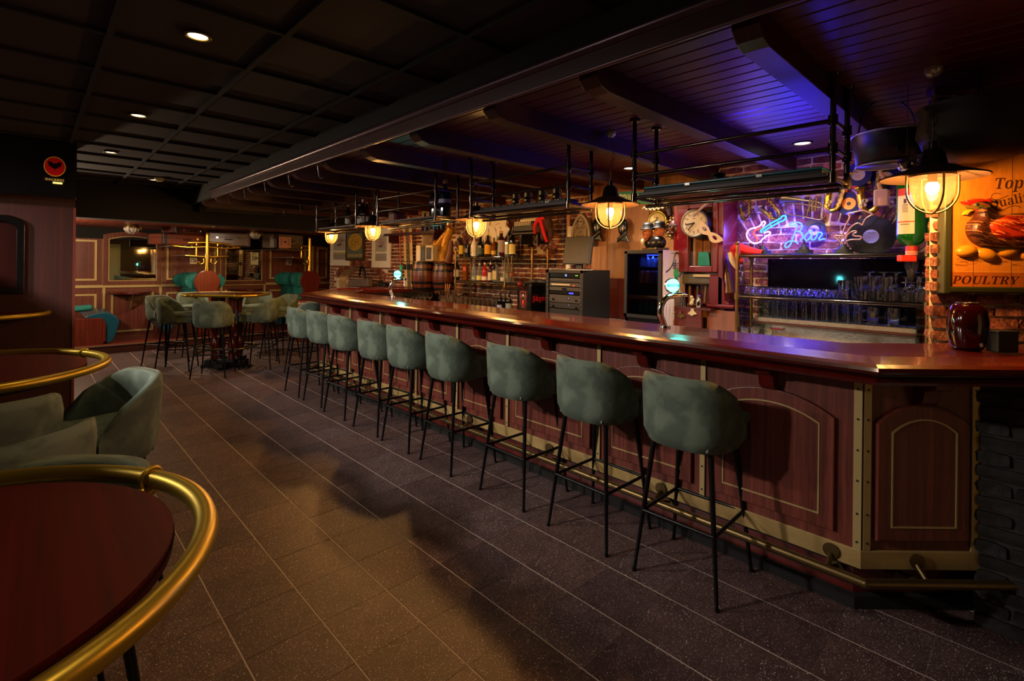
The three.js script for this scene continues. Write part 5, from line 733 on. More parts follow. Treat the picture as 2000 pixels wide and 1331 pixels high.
for (let r = 0; r < 2; r++) for (let i = 0; i < 9; i++) glassAt('tall', [4.05 + r * 0.085, WY, -5.15 + i * 0.085], true, 'upturned tall glass under the bottle rack', 'tall glasses under the bottle rack', 1.12);
for (let i = 0; i < 4; i++) glassAt('tall', [4.02 + (i % 2) * 0.09, WY, -5.5 + i * 0.075], false, 'very tall glass left of the glasses under the bottle rack', 'very tall glasses by the rack post', 1.55);
for (let r = 0; r < 2; r++) for (let i = 0; i < 6; i++) glassAt('goblet', [3.95 + r * 0.09, WY, -6.35 + i * 0.1], false, 'stemmed beer glass standing before the casks', 'stemmed glasses before the casks', 1.0);
for (let i = 0; i < 3; i++) one('wooden_stick', `slim wooden muddler leaning in the tall glasses, ${ord[i]} of three`, 'stick', [rod([4.04, WY + 0.1, -5.48 + i * 0.012], [4.1, 1.24, -5.56 + i * 0.05], 0.007)], M.ply);

// ================= WALL DECORATIONS =================
// placed on the back wall at depth X: c gives the middle, sizes in metres
const onW = (name, label, cat, px, py, X, group) => thing(name, label, cat, atX(px, py, X), FACE, group);
{ // framed prints
  const print = (flip) => canvasTex(256, 640, (c, w, h) => { c.fillStyle = '#9a968c'; c.fillRect(0, 0, w, h); c.fillStyle = '#8a8278'; c.fillRect(0, 480, w, 160); const r = (s) => hash(s, 3, flip ? 9 : 4); for (let i = 0; i < 90; i++) { c.fillStyle = ['#a88078', '#7a6a6a', '#c0a89c', '#6a6058'][i % 4]; c.globalAlpha = 0.5; c.beginPath(); c.ellipse(128 + (r(i) - 0.5) * 110, 110 + r(i + 100) * 190, 10 + 24 * r(i + 200), 8 + 22 * r(i + 300), r(i) * 3, 0, 7); c.fill(); } c.globalAlpha = 1; c.fillStyle = '#4a4240'; c.beginPath(); c.ellipse(118, 270, 42, 22, -0.5, 0, 7); c.fill(); c.fillStyle = '#d8d2c4'; for (let i = 0; i < 24; i++) { c.beginPath(); c.arc(20 + i * 9.5, 400 + 40 * r(i + 500), 14, 0, 7); c.fill(); } if (!flip) { c.fillStyle = '#a8a04a'; c.fillRect(40, 440, 180, 36); } else { c.strokeStyle = '#6a6458'; c.lineWidth = 5; for (let i = 0; i < 6; i++) { c.beginPath(); c.arc(30 + i * 40, 455, 16, 0, 7); c.stroke(); } } });
  [[646, 683, 447, 519, 'tall white-framed print behind the farthest lamp', false], [727, 763, 447, 523, 'tall white-framed print behind the second farthest lamp', true]].forEach(([a, b, y0, y1, l, f]) => { const X = XW - 0.02, w = spanZ(a, b, 490, X), h = spanY((a + b) / 2, y0, y1, X), t = onW('framed_print', l, 'picture', (a + b) / 2, (y0 + y1) / 2, X); part(t, 'frame', [box(0.12, h, 0.03, [-w / 2 + 0.06, 0, 0]), box(0.12, h, 0.03, [w / 2 - 0.06, 0, 0]), box(w - 0.24, 0.12, 0.03, [0, h / 2 - 0.06, 0]), box(w - 0.24, 0.12, 0.03, [0, -h / 2 + 0.06, 0])], M.white); part(t, 'print', [box(w - 0.2, h - 0.2, 0.01)], std({ map: print(f), roughness: 0.6 })); });
  const X = XW - 0.03, w = spanZ(677, 710, 480, X), h = spanY(693, 452, 506, X), t = onW('poster_board', 'dark framed poster with a golden disc and pale lettering between the white prints', 'picture', 693.5, 480, X);
  const g = canvasTex(256, 400, (c, W, H) => { c.fillStyle = '#55605c'; c.fillRect(0, 0, W, H); c.fillStyle = '#b08a28'; c.beginPath(); c.ellipse(130, 150, 105, 125, 0, 0, 7); c.fill(); c.fillStyle = '#8a6a20'; for (let i = 0; i < 30; i++) { c.beginPath(); c.ellipse(60 + hash(i, 1, 2) * 140, 60 + hash(i, 2, 2) * 180, 14, 8, i, 0, 7); c.fill(); } c.fillStyle = '#c8a848'; c.font = 'bold 52px serif'; c.textAlign = 'center'; c.fillText('THAI BATH', 128, 360, 230); });
  part(t, 'frame', [box(0.05, h + 0.05, 0.03, [-w / 2, 0, 0]), box(0.05, h + 0.05, 0.03, [w / 2, 0, 0]), box(w - 0.05, 0.05, 0.03, [0, h / 2, 0]), box(w - 0.05, 0.05, 0.03, [0, -h / 2, 0])], M.brassT); part(t, 'poster', [box(w, h, 0.012)], std({ map: g, roughness: 0.5 }));
}
{ // weathered block hung on a hook in the niche
  const t = onW('hanging_block', 'grey wooden bellows-shaped block hanging from an iron hook in the brick arch', 'ornament', 709, 550, XW - 0.08), w = spanZ(683, 732, 552, XW - 0.08), k = w / 0.49;
  part(t, 'block', [T(rb(w * 0.78, 0.15, 0.12, 0.03), [-0.05 * k, -0.03, 0], [0, 0, 0.03])], col(0x6a5a54, 0.75)); part(t, 'end_piece', [T(rb(w * 0.24, 0.09, 0.1, 0.02), [0.37 * k, -0.03, 0], [0, 0, -0.1])], M.black);
  part(t, 'hook', [tube([[0.02, 0.05, 0], [0.0, 0.18, 0], [-0.03, 0.24, 0], [-0.1, 0.27, 0], [-0.16, 0.2, 0], [-0.18, 0.1, 0]].map(([x, y, z]) => [x + 0.04, y, z]), 0.02, 40, 8), rod([0.1, 0.03, 0], [0.06, 0.2, 0], 0.018)], M.blackMetal);
}
// skis leaning by the casks
[[780, 784.5, 0xb04428, 'slim orange ski pole standing at the brick corner', 0.012], [789, 794, 0xc8b070, 'yellow-white ski with a red tip pattern, first from the brick corner', 0.045], [797, 800, 0x5a5044, 'grey ski between the two red-tipped yellow ones', 0.05], [801.5, 806, 0xc8b070, 'yellow-white ski with a red tip pattern, nearer the casks', 0.045]].forEach(([a, b, hex, l, w], i) => {
  const X = 4.5, p0 = atX(b, 566, X), p1 = atX(a, 440, X), d = p1.clone().sub(p0), L = d.length(), t = thing(i ? 'ski' : 'ski_pole', l, i ? 'ski' : 'ski pole', p0); t.quaternion.setFromUnitVectors(UP, d.normalize());
  if (!i) { part(t, 'shaft', [cyl(0.011, 0.011, L, [0, L / 2, 0])], col(hex, 0.4)); part(t, 'grip', [cyl(0.016, 0.014, 0.12, [0, L + 0.05, 0])], M.black); }
  else { const g = canvasTex(32, 512, (c) => { c.fillStyle = '#' + hex.toString(16).padStart(6, '0'); c.fillRect(0, 0, 32, 512); c.fillStyle = '#40382c'; if (i === 2) for (let k = 0; k < 6; k++) c.fillRect(10, 150 + k * 60, 12, 20); else { c.fillStyle = '#b82014'; c.beginPath(); c.moveTo(0, 40); c.lineTo(20, 140); c.lineTo(8, 140); c.lineTo(0, 110); c.fill(); c.fillStyle = '#302820'; for (let k = 0; k < 9; k++) c.fillRect(18, 10 + k * 11, 12, 5); } }); part(t, 'blade', [rb(0.012, L, w * 1.6, 0.004, [0, L / 2, 0])], std({ map: g, roughness: 0.4 })); part(t, 'tip', [rb(0.012, 0.14, w * 1.5, 0.005, [-0.02, L + 0.06, 0], [0, 0, 0.3])], std({ color: hex, roughness: 0.4 })); part(t, 'binding', [rb(0.03, 0.09, w * 1.2, 0.006, [-0.018, L * 0.35, 0])], M.black); }
});
{ // high dark shelf with bottles above the skis
  const X = 4.45, a = atX(762, 460, X), b = atX(862, 460, X), t = thing('wall_shelf', 'dark wooden wall shelf above the skis holding bottles', 'shelf', [X, a.y, (a.z + b.z) / 2]); part(t, 'board', wood([box(0.25, 0.035, b.z - a.z)]), M.beam); part(t, 'bracket', [box(0.2, 0.12, 0.03, [0.02, -0.075, -(b.z - a.z) / 2 + 0.1])], M.beam); part(t, 'bracket', [box(0.2, 0.12, 0.03, [0.02, -0.075, (b.z - a.z) / 2 - 0.1])], M.beam);
  [[830, 'dark square bottle with a white label, first on the high wall shelf', 'square', G.navy], [847, 'dark square bottle with a white label, second on the high wall shelf', 'square', G.navy], [868, 'slim dark bottle with a grey label on the high wall shelf', 'round', G.dark], [875, 'slim dark bottle with a pale glint at the end of the high wall shelf', 'round', G.dark]].forEach(([px, l, k, m]) => bottle(l, [X, a.y + 0.018, atX(px, 450, X).z - (px > 860 ? 0.15 : 0)], k, 0.05, 0.3, m, 0x181818, [0xc8c4bc, 0.28, 0.56]));
}
// casks on the counter's far end
function cask(label, p, r, h) {
  const t = thing('cask', label, 'barrel', p), n = 18, cv = (y) => r * (0.86 + 0.14 * Math.sin(Math.PI * y / h)), ph = rr(0, 1);
  const stave = [0, 1, 2].map(() => { const pts = [], A = Math.PI / n - 0.006, k = 8; const pos = [], idx = []; for (let i = 0; i <= k; i++) { const y = h * i / k, q = cv(y); for (const [aa, o] of [[-A, 0], [0, 0.0], [A, 0], [A, -0.02], [-A, -0.02]]) pos.push(Math.cos(aa) * (q + o), y, Math.sin(aa) * (q + o)); } for (let i = 0; i < k; i++) for (let j = 0; j < 5; j++) { const a = i * 5 + j, b = i * 5 + (j + 1) % 5, c = b + 5, d = a + 5; idx.push(a, d, c, a, c, b); } const g = new THREE.BufferGeometry(); g.setAttribute('position', new THREE.Float32BufferAttribute(pos, 3)); g.setIndex(idx); g.setAttribute('uv', new THREE.Float32BufferAttribute(new Float32Array(pos.length / 3 * 2), 2)); const f = plain(g); f.computeVertexNormals(); return muv(f, false, rr(0, 2), rr(0, 2)); });
  for (let i = 0; i < n; i++) { const m = part(t, 'stave', stave[i % 3], caskMats[(i * 5) % 3]); m.rotation.y = (i + ph) * 2 * Math.PI / n; }
  part(t, 'head', wood([cyl(r * 0.84, r * 0.84, 0.02, [0, h - 0.03, 0], null, 28), cyl(r * 0.84, r * 0.84, 0.02, [0, 0.03, 0], null, 28)]), caskMats[1]);
  for (const y of [0.035, 0.25, 0.72, 0.945]) { const yy = h * y, q = cv(yy); part(t, 'hoop', [lathe([[cv(yy - 0.018) + 0.001, yy - 0.018], [cv(yy - 0.018) + 0.005, yy - 0.018], [cv(yy + 0.018) + 0.005, yy + 0.018], [cv(yy + 0.018) + 0.001, yy + 0.018]], null, null, 36)], M.blackMetal); }
  return t;
}
let caskMats = [0x8a5c38, 0x7a4e2e, 0x966844].map((c) => phy({ map: rep(tPly, 2, 1), color: c, roughness: 0.35, clearcoat: 0.3 }));
cask('glossy brown wooden cask with dark hoops next to the skis', [4.12, 1.138, atX(827, 540, 4.12).z], 0.175, 0.4);
cask('darker wooden cask under the gilded carved figure', [4.28, 1.138, atX(867, 540, 4.28).z], 0.17, 0.38);
caskMats = [0xd8a058, 0xc88a40, 0xe0b070].map((c) => std({ map: rep(tPly, 2, 1), color: c, roughness: 0.55 }));
{ const q = atY(590, 640, 0.0).clone(), b = cask('big pale oak barrel with grey hoops behind the last stools', [3.78, 0, -9.5], 0.34, 0.8); b.children.filter((c) => c.name === 'hoop').forEach((c) => { c.material = M.steel; }); }
{ // accordion on the cask
  const q = atX(830, 494, 4.2), t = thing('accordion', 'old accordion with pearly sides and dark bellows standing on the cask', 'accordion', [4.12, 1.539, atX(834, 500, 4.12).z], FACE + 0.35), pearl = col(0xb8b0a0, 0.35); t.scale.setScalar(0.78);
  part(t, 'treble_side', [rb(0.1, 0.3, 0.17, 0.012, [-0.14, 0.152, 0])], pearl); part(t, 'bellows', Array.from({ length: 7 }, (_, i) => box(0.014, 0.27, 0.15 - (i % 2) * 0.012, [-0.078 + i * 0.015, 0.14, 0])), col(0x3a4448, 0.6)); part(t, 'bass_side', [rb(0.16, 0.3, 0.17, 0.012, [0.105, 0.152, 0])], pearl);
  part(t, 'button_plate', [box(0.11, 0.22, 0.008, [0.1, 0.15, 0.088]), ...Array.from({ length: 24 }, (_, i) => cyl(0.006, 0.006, 0.006, [0.06 + (i % 4) * 0.026, 0.07 + Math.floor(i / 4) * 0.032, 0.094], [Math.PI / 2, 0, 0], 8))], col(0x2a2a26, 0.4));
}
{ // gilded carved figure leaning on the second cask
  const X = 4.28, t = thing('carved_figure', 'gilded carved figure with one raised bent arm standing on the darker cask', 'statue', [X, 1.518, atX(863, 515, X).z]), L = (px, py) => { const p = atX(px, py, X); return [0, p.y - t.position.y, p.z - t.position.z]; }, gold = std({ color: 0xa87818, roughness: 0.42, metalness: 0.35, bumpMap: tBumpy, bumpScale: 0.01 });
  part(t, 'body', [taper([L(863, 517), L(865, 500), L(869, 486), L(872, 470), L(878, 452), L(881, 445)], 0.085, 0.05, 40, 14), taper([L(853, 482), L(858, 474), L(866, 462), L(876, 450)], 0.05, 0.03, 30, 12), taper([L(850, 480), L(857, 484), L(866, 482)], 0.05, 0.06, 20, 12), T(sph(0.06, null, [0.9, 1.2, 0.9]), L(852, 478))], gold);
  part(t, 'drape', [taper([L(875, 512), L(879, 495), L(881, 470)], 0.06, 0.03, 24, 10)], col(0x5a2a18, 0.5)); part(t, 'base', [cyl(0.13, 0.14, 0.03, [0, 0.015, 0], null, 24)], M.plyD);
  one('brass_rod', 'thin brass rod lying across the cask tops', 'rod', [rod([4.0, 1.535, -6.55], [4.05, 1.55, -5.78], 0.008)], M.brassT);
}
{ // fan of playing cards
  const X = 4.62, c0 = atX(965, 443, X), t = thing('card_fan', 'big fan of pale playing cards pinned above the bottle rack', 'playing cards', c0, FACE);
  const g = [0, 1, 2, 3].map((k) => canvasTex(64, 96, (c) => { c.fillStyle = '#d8ccb0'; c.fillRect(0, 0, 64, 96); c.strokeStyle = '#a89878'; c.strokeRect(2, 2, 60, 92); c.fillStyle = k % 2 ? '#a03020' : '#30281c'; c.font = '22px serif'; for (let i = 0; i < 6; i++) c.fillText('♠♥♣♦'[k], 10 + (i % 2) * 26, 30 + Math.floor(i / 2) * 26); })), ms = g.map((m) => std({ map: m, roughness: 0.6 }));
  const slots = [[0, 0.02, 0], [-0.13, 0.05, 0.3], [0.12, 0.06, -0.3], [-0.2, -0.02, 0.6], [0.2, 0.0, -0.5], [-0.06, -0.06, 0.15], [0.07, -0.05, -0.2], [0, 0.1, 0.05], [-0.24, -0.1, 0.75], [-0.12, -0.14, 0.4], [0.14, -0.13, -0.4], [0.03, -0.13, 0.5], [0.25, -0.08, -0.7], [-0.1, 0.12, -0.2], [0.12, 0.13, 0.2], [0.24, 0.08, -0.2]];
  slots.forEach(([x, y, a], i) => part(t, 'card', [T(box(0.14, 0.19, 0.003), [x, y, i * 0.0035], [0, 0, a])], ms[i % 4]));
  [[991, 443, 0xd05828, 'round orange beer mat on the bricks right of the playing cards', 0.065], [941, 451, 0xb83820, 'red tilted beer mat on the bricks left of the playing cards', 0.055]].forEach(([px, py, h, l, r]) => { const m = thing('beer_mat', l, 'beer mat', atX(px, py, 4.75), FACE); part(m, 'mat', [cyl(r, r, 0.006, null, [Math.PI / 2, 0, 0], 28)], col(h, 0.6)); part(m, 'printed_ring', [tor(r * 0.75, 0.003, [0, 0, 0.004]), box(r * 0.7, r * 0.3, 0.002, [0, 0, 0.005])], M.cream); });
}
{ // typewriter on a small bracket shelf
  const X = 4.45, q = atX(1033, 455, X), t = thing('typewriter', 'old typewriter with a pale paper and keys on a small bracket shelf above the rack', 'typewriter', q, FACE);
  part(t, 'body', [rb(0.34, 0.12, 0.22, 0.015, [0, 0.07, 0]), box(0.3, 0.1, 0.05, [0, 0.17, -0.06])], M.black); part(t, 'paper', [box(0.28, 0.16, 0.004, [0, 0.26, -0.03]), box(0.3, 0.03, 0.01, [0, 0.155, 0.0])], M.cream);
  part(t, 'keys', Array.from({ length: 30 }, (_, i) => cyl(0.009, 0.009, 0.006, [-0.13 + (i % 10) * 0.029, 0.09 + Math.floor(i / 10) * 0.018, 0.115 + 0.0 * i], [Math.PI / 2 - 0.3, 0, 0], 8)), M.cream); part(t, 'platen', [rod([-0.2, 0.23, -0.04], [0.2, 0.23, -0.04], 0.02)], M.blackMetal);
  const s = thing('bracket_shelf', 'small dark bracket shelf under the typewriter', 'shelf', q, FACE); part(s, 'board', [box(0.4, 0.02, 0.3, [0, -0.011, -0.05])], M.black); part(s, 'bracket', [box(0.02, 0.12, 0.2, [-0.14, -0.08, -0.1]), box(0.02, 0.12, 0.2, [0.14, -0.08, -0.1])], M.black);
  const d = thing('soft_toy', 'dark brown hanging soft toy with a red scarf beside the typewriter', 'soft toy', atX(1062, 440, 4.3), FACE), fur = col(0x3a2014, 0.95);
  part(d, 'body', [T(sph(0.075, null, [1, 1.25, 0.9]), [0.05, 0.0, 0]), T(sph(0.06), [-0.06, -0.03, 0]), T(sph(0.05, null, [0.7, 1.5, 0.7]), [0.11, -0.1, 0]), T(sph(0.045, null, [0.7, 1.4, 0.7]), [0.0, -0.12, 0.01])], fur); part(d, 'head', [sph(0.06, [0.06, 0.13, 0]), sph(0.02, [0.02, 0.185, 0]), sph(0.02, [0.1, 0.185, 0]), sph(0.025, [0.06, 0.115, 0.05])], fur);
  part(d, 'scarf', [taper([[0.06, 0.09, 0.05], [-0.02, 0.06, 0.07], [-0.08, 0.0, 0.06], [-0.12, -0.09, 0.02]], 0.03, 0.02, 24, 10), taper([[0.0, 0.07, 0.06], [0.04, 0.0, 0.08], [0.07, -0.1, 0.07], [0.09, -0.2, 0.04]], 0.025, 0.018, 24, 10)], M.redCloth);
}
{ // tombstone plaque, carved fish
  const X = 4.6, t = onW('plaque', 'grey gothic tombstone plaque with a skull above the word REST', 'plaque', 1139, 448, X), w = spanZ(1118, 1162, 450, X), h = spanY(1139, 412, 482, X), st = std({ color: 0x6a6054, roughness: 0.8, bumpMap: tBumpy, bumpScale: 0.006 }), stL = std({ color: 0x8a7c68, roughness: 0.75, bumpMap: tBumpy, bumpScale: 0.006 });
  const arch = (m) => { const s = new THREE.Shape(), a = w / 2 - m, b = -h / 2 + 0.07; s.moveTo(-a, b); s.lineTo(a, b); s.quadraticCurveTo(a * 1.1, h * 0.22, 0, h / 2 - m); s.quadraticCurveTo(-a * 1.1, h * 0.22, -a, b); return s; };
  part(t, 'slab', [ext(arch(0.03), 0.03, 0.006)], st); const o = arch(0.03); o.holes.push(arch(0.055)); part(t, 'rim', [ext(o, 0.05, 0.005)], stL); part(t, 'base', [rb(w * 1.05, 0.07, 0.08, 0.008, [0, -h / 2 + 0.05, 0.03])], st);
  part(t, 'skull', [T(sph(0.045, null, [0.9, 1.05, 0.7]), [0, h * 0.2, 0.04]), T(sph(0.025, null, [1, 0.9, 0.8]), [0, h * 0.2 - 0.045, 0.05])], stL); part(t, 'eye_sockets', [sph(0.011, [-0.018, h * 0.2, 0.067]), sph(0.011, [0.018, h * 0.2, 0.067])], M.black);
  const g = canvasTex(160, 200, (c) => { c.fillStyle = '#7a6c58'; c.fillRect(0, 0, 160, 200); c.fillStyle = '#2c241c'; c.textAlign = 'center'; c.font = 'bold 50px serif'; c.fillText('REST', 80, 52); c.font = 'bold 34px serif'; c.fillText('IN', 80, 105); c.fillText('PEACE', 80, 160); });
  part(t, 'inscription', [box(w * 0.52, h * 0.42, 0.02, [0, -0.04, 0.04])], std({ map: g, roughness: 0.8 }));
  one('notice', 'blank pale board behind the tombstone plaque', 'board', [box(spanZ(1109, 1124, 460, X), 0.24, 0.01)], M.cream, atX(1116, 462, X + 0.02), FACE);
  [[1168, 448, 'black carved fish hanging tail-down, nearer the tombstone plaque'], [1218.5, 450, 'black carved fish hanging tail-down, below the round gilt clock side']].forEach(([px, py, l]) => { const f = onW('carved_fish', l, 'carving', px, py, X, 'pair of carved fish'); const hh = spanY(px, 425, 472, X); part(f, 'body', [T(sph(0.062, null, [0.95, 1.55, 0.45]), [0, hh * 0.12, 0.02])], M.blackGloss); part(f, 'tail_fin', [ext([[-0.03, -hh * 0.2], [0.03, -hh * 0.2], [0.075, -hh * 0.5], [0.02, -hh * 0.42], [-0.02, -hh * 0.42], [-0.075, -hh * 0.48]], 0.018, 0.006), T(rb(0.15, 0.03, 0.025, 0.008), [0, -hh * 0.24, 0.03], [0, 0, 0.6])], M.blackGloss); part(f, 'side_fin', [T(sph(0.03, null, [0.5, 1.4, 0.3]), [0.045, hh * 0.1, 0.04])], M.blackGloss); });
}
const dial = (bg, ink, nums, brand) => canvasTex(256, 256, (c) => { c.fillStyle = bg; c.fillRect(0, 0, 256, 256); c.fillStyle = ink; c.strokeStyle = ink; c.textAlign = 'center'; c.textBaseline = 'middle'; for (let i = 0; i < 60; i++) { const a = i * Math.PI / 30; c.lineWidth = i % 5 ? 2 : 5; c.beginPath(); c.moveTo(128 + Math.sin(a) * 122, 128 - Math.cos(a) * 122); c.lineTo(128 + Math.sin(a) * (i % 5 ? 116 : 110), 128 - Math.cos(a) * (i % 5 ? 116 : 110)); c.stroke(); } if (nums) { c.font = 'bold 34px sans-serif'; for (let i = 1; i <= 12; i++) { const a = i * Math.PI / 6; c.fillText(String(i), 128 + Math.sin(a) * 92, 128 - Math.cos(a) * 92); } } c.font = 'bold 15px sans-serif'; c.fillText(brand, 128, 76); });
function clock(label, px, py, X, r, faceTex, rimM, hands, extra) {
  const t = onW('wall_clock', label, 'clock', px, py, X); part(t, 'case', [cyl(r * 1.18, r * 1.22, 0.06, [0, 0, 0.0], [Math.PI / 2, 0, 0], 40)], rimM[0]); part(t, 'rim', [tor(r * 1.06, r * 0.09, [0, 0, 0.032], null, 40)], rimM[1]); if (extra) part(t, 'inner_ring', [tor(r * 0.93, r * 0.035, [0, 0, 0.036], null, 40)], extra);
  part(t, 'dial', [faceUV(cyl(r, r, 0.004, [0, 0, 0.034], [Math.PI / 2, 0, 0], 40), r)], std({ map: faceTex, roughness: 0.5 })); hands.forEach(([a, L, w]) => part(t, 'hand', [T(box(w, L, 0.003), [Math.sin(a) * L * 0.4, Math.cos(a) * L * 0.4, 0.041], [0, 0, -a])], M.black)); return t;
}
clock('round gilt wall clock with a green ring and pale dial above the busts', 1287, 433, 4.6, 0.095, dial('#d8c888', '#3a3420', false, 'STATION'), [M.plyD, M.brassG], [[R(-95), 0.06, 0.006], [R(0), 0.045, 0.008], [R(-70), 0.03, 0.012]], col(0x1c5a34, 0.4));
clock('big white wall clock with black numerals on the red cabinet', 1359, 437, 4.22, 0.108, dial('#b8b0a0', '#1c1a18', true, 'TIME'), [M.black, col(0x7a7468, 0.4, { metalness: 0.5 })], [[R(222), 0.09, 0.009], [R(-98), 0.085, 0.014]]);
{ // carnival masks
  const t = onW('carnival_mask', 'brown carnival mask fringed with gilt beads between the two clocks', 'mask', 1318, 446, 4.3), r = 0.075; part(t, 'face', [T(sph(r, null, [0.85, 1.1, 0.5]), [0, 0, 0]), T(sph(0.018, null, [0.8, 1.4, 1.2]), [0, -0.005, 0.04]), T(sph(0.022, null, [1.2, 0.4, 0.6]), [0, -0.045, 0.03])], col(0x4a2010, 0.4)); part(t, 'eye_holes', [T(sph(0.014, null, [1.3, 0.6, 0.5]), [-0.027, 0.022, 0.036]), T(sph(0.014, null, [1.3, 0.6, 0.5]), [0.027, 0.022, 0.036])], M.black); part(t, 'collar', Array.from({ length: 14 }, (_, i) => { const a = i * Math.PI / 7; return T(sph(0.022, null, [1, 0.6, 0.4]), [Math.cos(a) * r * 1.05, Math.sin(a) * r * 1.25, -0.01]); }), M.brassT); part(t, 'beads', Array.from({ length: 14 }, (_, i) => { const a = (i + 0.5) * Math.PI / 7; return sph(0.009, [Math.cos(a) * r * 1.3, Math.sin(a) * r * 1.45, 0]); }), M.brassG);
  const m = onW('eye_mask', 'white paper eye mask slanting below the white clock', 'mask', 1386, 456, 4.16); m.rotation.order = 'YXZ'; m.rotation.z = -0.72; const s = new THREE.Shape(); s.moveTo(-0.13, 0.03); s.quadraticCurveTo(-0.06, 0.05, 0, 0.012); s.quadraticCurveTo(0.06, 0.05, 0.13, 0.03); s.quadraticCurveTo(0.1, -0.05, 0.04, -0.042); s.quadraticCurveTo(0, -0.02, 0, -0.02); s.quadraticCurveTo(0, -0.02, -0.04, -0.042); s.quadraticCurveTo(-0.1, -0.05, -0.13, 0.03); for (const k of [-1, 1]) { const h = new THREE.Path(); h.absellipse(k * 0.06, 0.0, 0.026, 0.015, 0, Math.PI * 2); s.holes.push(h); } part(m, 'mask', [ext(s, 0.004, 0.001)], col(0xc8b8a4, 0.6));
  const j = onW('jester_hat', 'dark jester hat with wavy gilt trim above the gilt clock', 'hat', 1290, 404, 4.45); part(j, 'cap', [T(sph(0.11, null, [1.25, 0.5, 0.6]), [0, 0.02, 0]), taper([[0.06, 0.0, 0], [0.1, -0.03, 0.02], [0.12, -0.1, 0.03]], 0.045, 0.02, 20, 10)], col(0x2a120c, 0.8)); part(j, 'gilt_trim', [tube(Array.from({ length: 13 }, (_, i) => [-0.16 + i * 0.022, -0.015 + (i % 2) * 0.022 - 0.02 * Math.sin(i / 12 * Math.PI), 0.06]), 0.01, 60, 8), taper([[0.05, 0.05, 0.05], [0.1, 0.02, 0.06], [0.13, 0.04, 0.05], [0.22, 0.05, 0.04]], 0.02, 0.008, 24, 8)], col(0xc0b488, 0.4, { metalness: 0.5 }));
  const f = onW('flute', 'pale wooden flute with ribbons stuck above the white clock', 'flute', 1375, 405, 4.15); part(f, 'stick', [rod([-0.1, -0.07, 0], [0.08, 0.07, 0.02], 0.009, 0.013)], col(0x9a8a80, 0.5)); part(f, 'ribbon', [taper([[0.05, 0.05, 0.01], [0.11, 0.03, 0.02], [0.14, 0.05, 0.02]], 0.008, 0.004, 16, 6), taper([[0.06, 0.06, 0.01], [0.09, 0.11, 0.02], [0.12, 0.15, 0.02]], 0.006, 0.003, 16, 6)], col(0x8a7ac8, 0.5));
}
